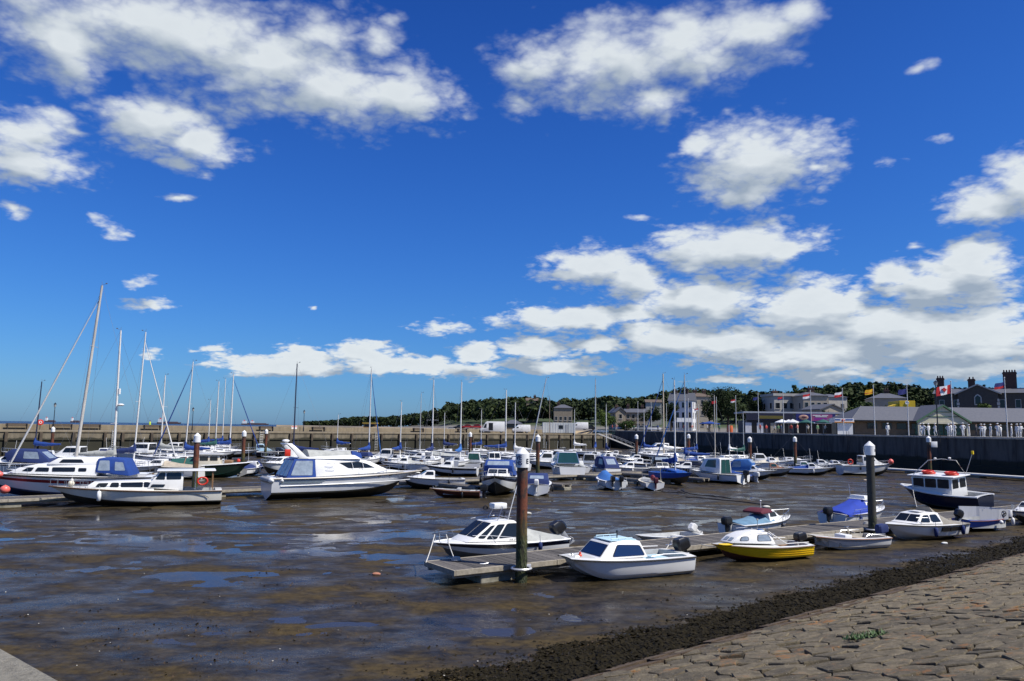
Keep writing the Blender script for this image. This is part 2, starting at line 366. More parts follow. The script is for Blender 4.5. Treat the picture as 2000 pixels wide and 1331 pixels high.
def mud_mat():
    m, nt, b = _nodes('wet_mud'); N = nt.nodes; L = nt.links
    t = N.new('ShaderNodeTexCoord')
    def nz(sc, det, ro, stretch=(1, 1, 1)):
        mp = N.new('ShaderNodeMapping'); mp.inputs['Scale'].default_value = stretch; L.new(t.outputs['Object'], mp.inputs[0])
        n = N.new('ShaderNodeTexNoise'); n.inputs['Scale'].default_value = sc; n.inputs['Detail'].default_value = det; n.inputs['Roughness'].default_value = ro
        L.new(mp.outputs[0], n.inputs['Vector']); return n
    n1 = nz(.28, 7, .65, (1, 1.5, 1)); n2 = nz(4.5, 6, .7); n3 = nz(.9, 6, .7, (1, 1.6, 1))
    c = N.new('ShaderNodeValToRGB'); e = c.color_ramp.elements
    e[0].position = .33; e[0].color = (.011, .0085, .005, 1); e[1].position = .70; e[1].color = (.074, .056, .028, 1)
    L.new(n3.outputs[0], c.inputs[0])
    al = N.new('ShaderNodeMix'); al.data_type = 'RGBA'                                   # brown algae film in patches
    r = N.new('ShaderNodeMapRange'); r.inputs[1].default_value = .53; r.inputs[2].default_value = .62; L.new(n1.outputs[0], r.inputs[0])
    L.new(r.outputs[0], al.inputs[0]); L.new(c.outputs[0], al.inputs[6]); al.inputs[7].default_value = (.072, .050, .017, 1)
    sp = N.new('ShaderNodeMix'); sp.data_type = 'RGBA'; r2 = N.new('ShaderNodeMapRange'); r2.inputs[1].default_value = .35; r2.inputs[2].default_value = .6
    L.new(n2.outputs[0], r2.inputs[0]); L.new(r2.outputs[0], sp.inputs[0]); L.new(al.outputs[2], sp.inputs[7])
    hs = N.new('ShaderNodeHueSaturation'); hs.inputs['Value'].default_value = .45; L.new(al.outputs[2], hs.inputs['Color']); L.new(hs.outputs[0], sp.inputs[6])
    L.new(sp.outputs[2], b.inputs['Base Color'])
    rr = N.new('ShaderNodeMapRange'); rr.inputs[1].default_value = .40; rr.inputs[2].default_value = .60; rr.inputs[3].default_value = .2; rr.inputs[4].default_value = .7
    L.new(n1.outputs[0], rr.inputs[0]); L.new(rr.outputs[0], b.inputs['Roughness'])
    b.inputs['Specular IOR Level'].default_value = .17
    bp = N.new('ShaderNodeBump'); bp.inputs['Strength'].default_value = .55; bp.inputs['Distance'].default_value = .05
    ad = N.new('ShaderNodeMath'); ad.operation = 'MULTIPLY_ADD'; L.new(n2.outputs[0], ad.inputs[0]); ad.inputs[1].default_value = .5; L.new(n3.outputs[0], ad.inputs[2])
    L.new(ad.outputs[0], bp.inputs['Height']); L.new(bp.outputs[0], b.inputs['Normal'])
    return m
me = bpy.data.meshes.new('mud'); me.from_pydata(vs, [], fs); me.materials.append(mud_mat())
me.polygons.foreach_set('use_smooth', [True] * len(me.polygons)); me.update()
tag(inst('mud', me), 'wet brown harbour mud at low tide', kind='structure')
def pool_mat():
    m, nt, b = _nodes('pool_water'); N = nt.nodes; L = nt.links
    t = N.new('ShaderNodeTexCoord'); n = N.new('ShaderNodeTexNoise'); n.inputs['Scale'].default_value = 1.1; n.inputs['Detail'].default_value = 4; L.new(t.outputs['Object'], n.inputs['Vector'])
    c = N.new('ShaderNodeValToRGB'); e = c.color_ramp.elements; e[0].color = (.018, .015, .011, 1); e[1].color = (.05, .038, .024, 1); L.new(n.outputs[0], c.inputs[0]); L.new(c.outputs[0], b.inputs['Base Color'])
    r5 = N.new('ShaderNodeMapRange'); r5.inputs[3].default_value = .05; r5.inputs[4].default_value = .26; r5.inputs[1].default_value = .38; r5.inputs[2].default_value = .62
    n5 = N.new('ShaderNodeTexNoise'); n5.inputs['Scale'].default_value = .45; n5.inputs['Detail'].default_value = 6; L.new(t.outputs['Object'], n5.inputs['Vector']); L.new(n5.outputs[0], r5.inputs[0]); L.new(r5.outputs[0], b.inputs['Roughness']); b.inputs['IOR'].default_value = 1.33; b.inputs['Specular IOR Level'].default_value = .36
    n2 = N.new('ShaderNodeTexNoise'); n2.inputs['Scale'].default_value = 5; n2.inputs['Detail'].default_value = 3; L.new(t.outputs['Object'], n2.inputs['Vector'])
    bp = N.new('ShaderNodeBump'); bp.inputs['Strength'].default_value = .06; bp.inputs['Distance'].default_value = .05; L.new(n2.outputs[0], bp.inputs['Height']); L.new(bp.outputs[0], b.inputs['Normal'])
    return m
mb = MB(); pts = [(k * 7.5, 7.5, 0) for k in (-1.03, 1.1)] + [(k * basin_limit(k) * .995, basin_limit(k) * .995, 0) for k in [1.1 - 2.13 * i / 60 for i in range(61)]]
mb.add([(x, y, -.004) for x, y, z in pts], [tuple(range(len(pts)))])
tag(mb.build('pool_water', pool_mat(), smooth=0), 'shallow pools of tide water lying in the mud', kind='structure')
# --- open sea beyond the pier
def sea_mat():
    m, nt, b = _nodes('sea'); N = nt.nodes; L = nt.links
    b.inputs['Base Color'].default_value = (.012, .035, .075, 1); b.inputs['Roughness'].default_value = .35; b.inputs['IOR'].default_value = 1.33
    t = N.new('ShaderNodeTexCoord'); n = N.new('ShaderNodeTexNoise'); n.inputs['Scale'].default_value = .35; n.inputs['Detail'].default_value = 8; L.new(t.outputs['Object'], n.inputs['Vector'])
    bp = N.new('ShaderNodeBump'); bp.inputs['Strength'].default_value = 1; bp.inputs['Distance'].default_value = 1.0; L.new(n.outputs[0], bp.inputs['Height']); L.new(bp.outputs[0], b.inputs['Normal'])
    return m
mb = MB(); mb.add([(-40000, -3000, -.8), (40000, -3000, -.8), (40000, 42000, -.8), (-40000, 42000, -.8)], [(0, 1, 2, 3)])
tag(mb.build('sea', sea_mat(), smooth=0), 'open sea out to the horizon', kind='structure')

# --- concrete with weed low down
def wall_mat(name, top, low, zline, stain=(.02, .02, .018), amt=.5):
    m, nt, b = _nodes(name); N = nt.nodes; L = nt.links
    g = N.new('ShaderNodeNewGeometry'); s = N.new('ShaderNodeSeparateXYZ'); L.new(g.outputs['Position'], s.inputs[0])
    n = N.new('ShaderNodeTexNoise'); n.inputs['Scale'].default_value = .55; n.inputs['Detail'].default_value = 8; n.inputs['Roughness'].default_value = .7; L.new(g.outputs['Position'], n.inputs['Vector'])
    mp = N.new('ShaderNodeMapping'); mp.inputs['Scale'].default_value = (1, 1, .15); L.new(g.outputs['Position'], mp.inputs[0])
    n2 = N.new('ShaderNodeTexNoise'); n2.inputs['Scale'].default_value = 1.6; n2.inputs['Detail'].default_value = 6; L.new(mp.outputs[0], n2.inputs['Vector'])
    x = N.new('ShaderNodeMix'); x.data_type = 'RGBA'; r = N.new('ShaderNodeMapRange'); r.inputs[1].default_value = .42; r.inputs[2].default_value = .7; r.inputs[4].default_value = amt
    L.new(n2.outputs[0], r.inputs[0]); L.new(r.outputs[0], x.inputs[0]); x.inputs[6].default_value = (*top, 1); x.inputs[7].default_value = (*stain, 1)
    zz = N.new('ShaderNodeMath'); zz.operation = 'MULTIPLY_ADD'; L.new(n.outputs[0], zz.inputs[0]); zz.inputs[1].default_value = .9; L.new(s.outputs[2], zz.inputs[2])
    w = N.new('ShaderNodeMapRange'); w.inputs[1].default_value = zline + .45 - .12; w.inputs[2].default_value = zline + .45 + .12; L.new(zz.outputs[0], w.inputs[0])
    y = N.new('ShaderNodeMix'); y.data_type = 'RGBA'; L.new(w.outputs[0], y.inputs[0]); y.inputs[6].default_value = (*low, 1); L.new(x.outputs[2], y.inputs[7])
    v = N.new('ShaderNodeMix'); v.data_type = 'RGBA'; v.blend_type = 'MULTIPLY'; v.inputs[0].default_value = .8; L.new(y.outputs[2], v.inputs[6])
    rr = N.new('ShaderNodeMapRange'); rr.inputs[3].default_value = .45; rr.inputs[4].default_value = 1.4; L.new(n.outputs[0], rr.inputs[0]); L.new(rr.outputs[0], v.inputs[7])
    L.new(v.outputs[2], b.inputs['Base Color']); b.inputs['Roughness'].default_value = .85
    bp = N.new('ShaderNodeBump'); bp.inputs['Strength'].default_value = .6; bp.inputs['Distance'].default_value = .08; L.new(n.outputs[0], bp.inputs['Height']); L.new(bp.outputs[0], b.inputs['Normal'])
    return m
PIERM = wall_mat('pier_concrete', (.20, .168, .115), (.030, .028, .015), 2.55, (.06, .05, .033), .7)
DECKM = wall_mat('pier_deck', (.25, .205, .135), (.25, .205, .135), -5, (.15, .12, .08), .6)
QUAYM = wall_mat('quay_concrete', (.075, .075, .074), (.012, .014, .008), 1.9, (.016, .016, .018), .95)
COPEM = wall_mat('coping', (.42, .39, .34), (.42, .39, .34), -5, (.2, .18, .15), .5)
PAVEM = wall_mat('pavement', (.20, .19, .17), (.2, .19, .17), -5, (.10, .095, .085), .6)
TIMBER = wall_mat('fender_timber', (.10, .075, .05), (.025, .023, .014), 2.1, (.04, .03, .02), .7)
# --- pier
pier = thing('harbour_pier', 'long beige concrete pier with dark timber fenders on the sea side of the harbour', 'pier', P0)
PL0, PL1 = -70.0, 141.0
def pbox(name, mat, s0, s1, d0, d1, z0, z1, bevel=0.0, par=None):      # s along, d towards the harbour
    mb = MB(); q = [PE * s + PN * d for s, d in ((s0, d0), (s1, d0), (s1, d1), (s0, d1))]
    mb.add([(p.x, p.y, z0) for p in q] + [(p.x, p.y, z1) for p in q], [(0,3,2,1),(4,5,6,7),(0,1,5,4),(1,2,6,5),(2,3,7,6),(3,0,4,7)])
    return mb.build(name, mat, par or pier, smooth=0, bevel=bevel)
pbox('wall', PIERM, PL0, PL1, -9, 0, -1.5, PZ - .30)
pbox('coping', DECKM, PL0, PL1, -9, .12, PZ - .30, PZ, .03)
pbox('ledge', PIERM, PL0, PL1, 0, .16, 2.22, 2.42, .02)
pbox('parapet', DECKM, PL0, PL1 - 14, -9, -8.4, PZ, 4.58, .04)
mbf = MB(); mbf.box(-.2, .2, 0, .38, -.3, 3.45); fm = mbf.mesh(TIMBER, 0, .03)
s = PL0 + 2; k = 0
while s < PL1 - 2:
    o = inst('timber_fender', fm, pier); o.location = PE * s + PN * .0; o.rotation_euler = (0, 0, math.atan2(PE.y, PE.x) + math.pi)
    if k % 5 == 2:                                                    # ladder between two close fenders
        o = inst('timber_fender', fm, pier); o.location = PE * (s + 2.6); o.rotation_euler = (0, 0, math.atan2(PE.y, PE.x) + math.pi)
        ml = MB()
        for q in (1.0, 1.6): ml.tube([PE * (s + q) + PN * .22 + Vector((0, 0, z)) for z in (0, 3.9)], .035, 5)
        for i in range(11): ml.tube([PE * (s + q) + PN * .22 + Vector((0, 0, .3 + i * .32)) for q in (1.0, 1.6)], .025, 5)
        ml.build('ladder', ALU, pier)
        s += 2.6
    s += 4.4; k += 1
# --- right-hand quay wall and land
quay = thing('quay_wall', 'tall dark stained concrete quay wall in shade along the right side', 'wall', (0, 0, 0))
def wallstrip(name, mat, d0, d1, z0, z1, y0=66, y1=213.5, seg=1, bevel=0):
    t = Vector((-.26, 1, 0)).normalized(); nrm = Vector((-t.y, t.x, 0))  # towards the harbour (-x)
    mb = MB(); n = seg
    for i in range(n):
        a = y0 + (y1 - y0) * i / n; b_ = y0 + (y1 - y0) * (i + 1) / n - (.03 if n > 1 else 0)
        q = [Vector((wall_x(yy), yy, 0)) + nrm * d for yy, d in ((a, d0), (b_, d0), (b_, d1), (a, d1))]
        mb.add([(p.x, p.y, z0) for p in q] + [(p.x, p.y, z1) for p in q], [(0,3,2,1),(4,5,6,7),(0,1,5,4),(1,2,6,5),(2,3,7,6),(3,0,4,7)])
    return mb.build(name, mat, quay, smooth=0, bevel=bevel)
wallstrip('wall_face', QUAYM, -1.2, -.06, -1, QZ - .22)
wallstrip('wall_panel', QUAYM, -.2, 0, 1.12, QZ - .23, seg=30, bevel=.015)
for yy in (84, 101, 118, 137, 158, 180):
    ml = MB(); t_ = Vector((-.26, 1, 0)).normalized(); nn_ = Vector((-t_.y, t_.x, 0)); b0 = Vector((wall_x(yy), yy, 0)) + nn_ * .62
    for q in (-.25, .25): ml.tube([b0 + t_ * q + Vector((0, 0, z)) for z in (.1, QZ + .5)], .035, 5)
    for i in range(14): ml.tube([b0 + t_ * q + Vector((0, 0, .4 + i * .31)) for q in (-.25, .25)], .025, 5)
    ml.build('ladder', RUBBER, quay)
wallstrip('toe', QUAYM, 0, .5, -1, 1.15)
wallstrip('coping', COPEM, -.9, .10, QZ - .22, QZ + .02, seg=48, bevel=.02)
# terrain
TOPS = [(560,834),(600,831),(640,823),(700,813),(760,813),(800,807),(850,801),(880,786),(930,778),(1000,774),(1050,772),(1090,778),(1130,777),(1180,772),(1250,773),(1300,762),(1340,757),(1400,759),(1500,764),(1560,757),(1640,747),(1700,743),(1760,745),(1830,757),(1900,753),(2000,757),(2800,761)]
def interp(T, x):
    if x <= T[0][0]: return T[0][1]
    for (a, b), (c, d) in zip(T, T[1:]):
        if x <= c: return b + (d - b) * (x - a) / (c - a)
    return T[-1][1]
def smooth(t): t = max(0, min(1, t)); return t * t * (3 - 2 * t)
DIN = [(540,800),(615,640),(700,430),(800,330),(900,268),(1000,240),(1150,216),(1190,212.5)]
def land_in(px):
    if px < 1190: return interp(DIN, px)
    k = (px - 1000) / FPX; return (59 + .26 * 91) / (k + .26) + .3
def ridge_D(px): return interp([(560, 900), (640, 760), (800, 560), (1000, 480), (1300, 430), (2000, 400), (2800, 400)], px)
def ground_z(px, D):
    Di = land_in(px); Dr = ridge_D(px)
    ztop = EYE + (hor(px) - interp(TOPS, px)) / FPX * Dr
    Rg = max(0, ztop - QZ - 9.5)
    D0 = max(Di + 25, 250 if px > 1180 else Di + 25)
    z = QZ - .03 + Rg * smooth((D - D0) / max(Dr - D0, 20))
    if px < 1150: z -= (3.9 * (1 - smooth((D - Di) / 18)))
    return z
vs = []; fs = []; PXS = list(range(540, 2840, 20)); ND = 46
for px in PXS:
    Di = land_in(px)
    for i in range(ND + 1):
        D = Di * (1500 / Di) ** ((i / ND) ** 1.35)
        vs.append((xat(px, D), D, ground_z(px, D)))
for j in range(len(PXS) - 1):
    for i in range(ND):
        a = j * (ND + 1) + i; fs.append((a, a + ND + 1, a + ND + 2, a + 1))
me = bpy.data.meshes.new('land'); me.from_pydata(vs, [], fs)
def land_mat():
    m, nt, b = _nodes('land'); N = nt.nodes; L = nt.links
    g = N.new('ShaderNodeNewGeometry'); s = N.new('ShaderNodeSeparateXYZ'); L.new(g.outputs['Position'], s.inputs[0])
    n = N.new('ShaderNodeTexNoise'); n.inputs['Scale'].default_value = .05; n.inputs['Detail'].default_value = 6; L.new(g.outputs['Position'], n.inputs['Vector'])
    c = N.new('ShaderNodeValToRGB'); e = c.color_ramp.elements
    e[0].position = .0; e[0].color = (.48, .36, .20, 1); e[1].position = 1; e[1].color = (.035, .055, .018, 1)
    a = e.new(.36); a.color = (.48, .36, .2, 1); a2 = e.new(.40); a2.color = (.14, .13, .12, 1); a3 = e.new(.47); a3.color = (.15, .14, .12, 1); a4 = e.new(.56); a4.color = (.04, .06, .02, 1)
    r = N.new('ShaderNodeMapRange'); r.inputs[1].default_value = 0; r.inputs[2].default_value = 11.5; L.new(s.outputs[2], r.inputs[0]); L.new(r.outputs[0], c.inputs[0])
    L.new(c.outputs[0], b.inputs['Base Color']); b.inputs['Roughness'].default_value = .95
    return m
me.materials.append(land_mat()); me.polygons.foreach_set('use_smooth', [True] * len(me.polygons)); me.update()
tag(inst('land', me), 'sandy shore, quayside paving and the hill behind', kind='structure')

# ------------------------------------------------------------------ foreground revetment
T0 = Vector((-1.12, 15.86, 0)); TD = Vector((.7615, .6483, 0)); TN = Vector((.6483, -.7615, 0)); SL = .21
def rev(a, b, dz=0.0):                          # a along the toe, b up the slope (horizontal metres)
    p = T0 + TD * a + TN * b; return Vector((p.x, p.y, b * SL + dz))
def rev_mat(cols, lichen=True, rough=.9, scale=5):
    m, nt, b = _nodes('revetment'); N = nt.nodes; L = nt.links
    g = N.new('ShaderNodeNewGeometry'); oi = N.new('ShaderNodeObjectInfo')
    def nz(sc, det, ro):
        n = N.new('ShaderNodeTexNoise'); n.inputs['Scale'].default_value = sc; n.inputs['Detail'].default_value = det; n.inputs['Roughness'].default_value = ro
        L.new(g.outputs['Position'], n.inputs['Vector']); return n
    n1 = nz(scale, 8, .75); n2 = nz(1.1, 5, .6); n3 = nz(38, 3, .6)
    c = N.new('ShaderNodeValToRGB'); e = c.color_ramp.elements; e[0].position = .32; e[1].position = .7; e[0].color = (*cols[0], 1); e[1].color = (*cols[1], 1); L.new(n1.outputs[0], c.inputs[0])
    h = N.new('ShaderNodeHueSaturation'); L.new(c.outputs[0], h.inputs['Color']); r = N.new('ShaderNodeMapRange'); r.inputs[3].default_value = .7; r.inputs[4].default_value = 1.3
    L.new(oi.outputs['Random'], r.inputs[0]); L.new(r.outputs[0], h.inputs['Value']); out = h.outputs[0]
    if lichen:
        v = N.new('ShaderNodeTexVoronoi'); v.inputs['Scale'].default_value = 24; L.new(g.outputs['Position'], v.inputs['Vector'])      # pale shell and flint grains
        r3 = N.new('ShaderNodeMapRange'); r3.inputs[1].default_value = .16; r3.inputs[2].default_value = .08; L.new(v.outputs['Distance'], r3.inputs[0])
        sv = N.new('ShaderNodeSeparateXYZ'); L.new(v.outputs['Color'], sv.inputs[0])
        gt = N.new('ShaderNodeMath'); gt.operation = 'GREATER_THAN'; gt.inputs[1].default_value = .45; L.new(sv.outputs[0], gt.inputs[0])
        mu = N.new('ShaderNodeMath'); mu.operation = 'MULTIPLY'; L.new(r3.outputs[0], mu.inputs[0]); L.new(gt.outputs[0], mu.inputs[1])
        y = N.new('ShaderNodeMix'); y.data_type = 'RGBA'; L.new(mu.outputs[0], y.inputs[0]); L.new(out, y.inputs[6]); y.inputs[7].default_value = (.52, .48, .42, 1)
        x = N.new('ShaderNodeMix'); x.data_type = 'RGBA'
        ml = N.new('ShaderNodeMath'); ml.operation = 'MULTIPLY'; L.new(n1.outputs[0], ml.inputs[0]); L.new(n2.outputs[0], ml.inputs[1])
        r2 = N.new('ShaderNodeMapRange'); r2.inputs[1].default_value = .31; r2.inputs[2].default_value = .37; r2.inputs[4].default_value = .85; L.new(ml.outputs[0], r2.inputs[0])
        L.new(r2.outputs[0], x.inputs[0]); L.new(y.outputs[2], x.inputs[6]); x.inputs[7].default_value = (.24, .10, .022, 1); out = x.outputs[2]
    L.new(out, b.inputs['Base Color']); b.inputs['Roughness'].default_value = rough
    ad = N.new('ShaderNodeMath'); ad.operation = 'MULTIPLY_ADD'; L.new(n3.outputs[0], ad.inputs[0]); ad.inputs[1].default_value = .35; L.new(n1.outputs[0], ad.inputs[2])
    bp = N.new('ShaderNodeBump'); bp.inputs['Strength'].default_value = .9; bp.inputs['Distance'].default_value = .05; L.new(ad.outputs[0], bp.inputs['Height']); L.new(bp.outputs[0], b.inputs['Normal'])
    return m
BEDM = rev_mat(((.012, .010, .008), (.04, .03, .02)), False)
STONEM = rev_mat(((.046, .037, .022), (.195, .158, .096)))
TOEM = rev_mat(((.045, .030, .018), (.13, .088, .05)), False)
mb = MB(); NA, NB = 60, 16
g = []
for i in range(NA + 1):
    for j in range(NB + 1):
        g.append(rev(-14 + 75 * i / NA, -.6 + 14.6 * j / NB, -.12))
mb.add(g, [(i*(NB+1)+j, (i+1)*(NB+1)+j, (i+1)*(NB+1)+j+1, i*(NB+1)+j+1) for i in range(NA) for j in range(NB)])
revet = tag(mb.build('revetment_slope', BEDM, smooth=0), 'sloping stone bank at the foot of the promenade', kind='structure')
# stones: cells of a jittered grid, each a tilted slab with open joints
CW, CH = .52, .355
def seed_pt(i, j):
    rnd = random.Random(i * 7919 + j * 104729)
    return ((i + (.5 if j % 2 else 0) + rnd.uniform(-.28, .28)) * CW, (j + rnd.uniform(-.24, .24)) * CH)
def cell(i, j):
    cx, cy = seed_pt(i, j); poly = [(cx-1, cy-1), (cx+1, cy-1), (cx+1, cy+1), (cx-1, cy+1)]
    for di in range(-2, 3):
        for dj in range(-2, 3):
            if di == 0 and dj == 0: continue
            qx, qy = seed_pt(i + di, j + dj); nx, ny = qx - cx, qy - cy; c = (qx*qx + qy*qy - cx*cx - cy*cy) / 2
            out = []
            for a in range(len(poly)):
                p, q = poly[a], poly[(a+1) % len(poly)]; fp = p[0]*nx + p[1]*ny - c; fq = q[0]*nx + q[1]*ny - c
                if fp <= 0: out.append(p)
                if fp * fq < 0: t = fp / (fp - fq); out.append((p[0] + (q[0]-p[0])*t, p[1] + (q[1]-p[1])*t))
            poly = out
    return (cx, cy), poly
def stone_geo(i, j):
    (cx, cy), poly = cell(i, j); rnd = random.Random(i * 31 + j * 977)
    gap = rnd.choice((.006, .01, .014, .03)); ta, tb = rnd.uniform(-.05, .10), rnd.uniform(-.06, .09); up = rnd.uniform(-.02, .03)
    poly = [p for k, p in enumerate(poly) if (Vector(p) - Vector(poly[k-1])).length > .03]
    if len(poly) < 3: return None
    rings = []
    for sh, dz in ((gap, -.16), (gap, -.014), (gap + .016, 0)):
        ring = []
        for p in poly:
            d = Vector((p[0]-cx, p[1]-cy)); l = max(d.length, .02); d *= max(.3, (l - sh) / l)
            ring.append((d.x, d.y, dz + (ta * d.x + tb * d.y if dz > -.1 else 0) + rnd.uniform(-.008, .008)))
        rings.append(ring)
    n = len(poly); vs = [v for r_ in rings for v in r_] + [(0, 0, .002 + rnd.uniform(0, .008))]
    fs = [(k*n+a, k*n+(a+1) % n, (k+1)*n+(a+1) % n, (k+1)*n+a) for k in range(2) for a in range(n)] + [(2*n+a, 2*n+(a+1) % n, 3*n) for a in range(n)]
    return (cx, cy, up), vs, fs
FRM = Matrix((TD, TN + Vector((0, 0, SL)), Vector((-TN.x * SL, -TN.y * SL, 1)))).transposed()
cands = []
for i in range(-26, 100):
    for j in range(9, 40):
        x, y = seed_pt(i, j); p = rev(x, y)
        if p.y < 3.5: continue
        dd = (p - Vector((0, 0, EYE))); l = CM.inverted() @ dd
        if l.z > -1: continue
        u, v = l.x / -l.z * FPX + 1000, 665.5 - l.y / -l.z * FPX
        vis = -60 < u < 2060 and v < 1400
        cands.append((0 if vis else 1, dd.length, i, j))
cands.sort()
rest = MB(); cnt = 0
for vis, dl, i, j in cands:
    gdat = stone_geo(i, j)
    if not gdat: continue
    (cx, cy, upz), vs, fs = gdat
    if cnt < 298 and vis == 0:
        mb = MB(); mb.add(vs, fs); o = mb.build('stone', STONEM, revet, smooth=0, fix=False)
        o.matrix_local = Matrix.Translation(rev(cx, cy, upz)) @ FRM.to_4x4(); cnt += 1
    else:
        b0 = rev(cx, cy, upz); rest.add([b0 + FRM @ Vector(v) for v in vs], fs)
tag(rest.build('far_stones', STONEM, revet, smooth=0, fix=False), 'smaller looking stones further along the bank', kind='stuff')
# low brown kerb stones at the foot of the slabs
kb = MB(); a = -12.0
while a < 60:
    w = random.uniform(.5, 1.1); z = random.uniform(-.05, .02)
    for q in (0, 1):
        b0 = 2.62 + q * .32 + random.uniform(-.04, .04)
        p = [rev(a + .02, b0, z), rev(a + w - .02, b0 + random.uniform(-.05, .05), z - .01), rev(a + w - .02, b0 + .33, z + .03), rev(a + .02, b0 + .33, z + .02)]
        kb.slab([v - Vector((0, 0, .2)) for v in p], (0, 0, .2))
    a += w
tag(kb.build('toe_stones', TOEM, revet, smooth=0), 'weedy brown stones along the foot of the bank', kind='stuff')
# seaweed along the toe: uncountable small fronds over a dark mat
WEEDM = paint((.010, .008, .0035), .8, .7, 9, dirtcol=(.030, .023, .009), spec=.12)
wd = MB(); rnd = random.Random(5)
for k in range(95000):
    a = rnd.uniform(-11, 52) if k % 3 else rnd.uniform(-6, 20); b = rnd.uniform(-.35, 2.75) if k % 5 else rnd.uniform(-2.6, .6)
    edge = .75 * fbm(a / 2.1, 3.3, 0, 4) + .25 * fbm(a / .5, 8.3, 0, 3) + .0
    if b < edge and rnd.random() > .22 * math.exp((b - edge) * 1.5) : continue
    p = rev(a, b, -.02 + .05 * rnd.random() * (.3 + .7 * smooth((b + .6) / 1.2)))
    p.z = max(p.z, mud_h(p.x, p.y), 0); l = rnd.uniform(.025, .09); th = rnd.uniform(0, 6.28); w = l * rnd.uniform(.25, .6)
    d = Vector((math.cos(th), math.sin(th), rnd.uniform(-.2, .55))) * l; e = Vector((-math.sin(th), math.cos(th), rnd.uniform(-.4, .4))) * w
    wd.add([p - e, p + e, p + d + e * .6, p + d - e * .6], [(0, 1, 2, 3)])
tag(wd.build('seaweed', WEEDM, None, smooth=0, fix=False), 'dark seaweed stranded along the foot of the bank', 'seaweed', kind='stuff')
# loose algae and weed tufts lying on the mud
ALG = paint((.06, .034, .012), .8, .6, 9)
wd = MB()
for k in range(15000):
    x = rnd.uniform(-17, 16); y = rnd.uniform(14.5, 34)
    if fbm(x / 2.6, y / 1.4, 7.7, 4) + (.22 if y < 20 else 0) - .012 * max(0, y - 24) < .34: continue
    z = max(mud_h(x, y), 0); p = Vector((x, y, z)); l = rnd.uniform(.02, .07); th = rnd.uniform(0, 6.28)
    d = Vector((math.cos(th), math.sin(th), rnd.uniform(-.1, .7))) * l; e = Vector((-math.sin(th), math.cos(th), 0)) * l * .5
    wd.add([p - e, p + e, p + d], [(0, 1, 2)])
tag(wd.build('algae_tufts', ALG, None, smooth=0, fix=False), 'brown algae lying in patches on the mud', 'algae', kind='stuff')
# shells and pebbles, a few white specks on the mud
sh = MB()
for k in range(80):
    y = 14.5 + 32 * rnd.random() ** 1.5; x = rnd.uniform(-.66, .55) * y; r_ = rnd.uniform(.010, .024)
    sh.sphere((x, y, max(mud_h(x, y), 0) + r_ * .3), (r_, r_ * .8, r_ * .6), 6, 4)
tag(sh.build('shells', paint((.6, .57, .5), .6, .4, 20), None, fix=False), 'pale shells and pebbles scattered on the mud', 'shells', kind='stuff')
for i, (px, py, c) in enumerate([(735, 1125, (.45, .2, .12)), (975, 1020, (.6, .55, .45)), (1497, 993, (.7, .68, .6)), (1845, 1065, (.75, .75, .7)), (1690, 940, (.6, .5, .4)), (1030, 1005, (.6, .58, .5))]):
    p = gp(px, py); mb = MB(); s_ = .09 + .03 * (i % 3); mb.sphere((0, 0, s_ * .45), (s_ * 1.7, s_, s_ * .6), 8, 5)
    o = mb.build('drift_stone', paint(c, .7, .4, 6)); o.location = (p.x, p.y, max(mud_h(p.x, p.y), 0) - .01)
    tag(o, ['flat reddish stone lying alone in the left mud pool', 'small buff stone on the mud behind the cabin boat with grey cover', 'small pale stone on the mud left of the maroon hooded boat', 'white stone on the mud below the beige covered cruiser', 'buff stone on the mud left of the dark piling', 'pale stone on the mud right of the lettered piling'][i], 'stone', 'stones lying on the mud')
for lab, pts in [('dark mooring chain lying on the mud before the angling boat', [(1240, 985), (1300, 978), (1345, 966), (1330, 955)]), ('dark mooring line on the mud left of the maroon hood', [(1340, 972), (1420, 980), (1500, 988), (1560, 984)]), ('thin chain on the mud below the blue hull', [(1225, 966), (1290, 962), (1390, 970), (1430, 976)]), ('short chain on the mud near the white workboat', [(1700, 960), (1740, 952), (1780, 948)])]:
    q = [gp(*p) for p in pts]; c0 = q[0].copy(); P_ = []
    for i in range(len(q) - 1):
        for k in range(10):
            w_ = q[i].lerp(q[i + 1], k / 10); w_ += Vector((.25 * fbm(w_.x, w_.y, 3, 2), .25 * fbm(w_.y, w_.x, 5, 2), 0)); w_.z = max(mud_h(w_.x, w_.y), 0) + .02; P_.append(w_ - c0)
    mb = MB(); mb.tube(P_, .045, 5); o = mb.build('mooring_chain', RUBBER); o.location = c0; tag(o, lab, 'chain', 'mooring chains on the mud')
# concrete ledge in the near left corner
mb = MB(); z = 3.2; A = gp(-60, 1230, z); B = gp(200, 1374, z); e = (B - A).normalized(); nn = Vector((-e.y, e.x, 0)); nn = nn if nn.y < 0 else -nn
q = [A - e * 6, B + e * .8, B + e * .8 + nn * 3, A - e * 6 + nn * 3]
mb.slab([Vector((p.x, p.y, -.3)) for p in q], (0, 0, z + .3))
tag(mb.build('concrete_ledge', rev_mat(((.13, .12, .095), (.27, .25, .20)), False, .95, 12), None, smooth=0, bevel=.03), 'grey concrete ledge corner in the near left foreground', 'ledge')
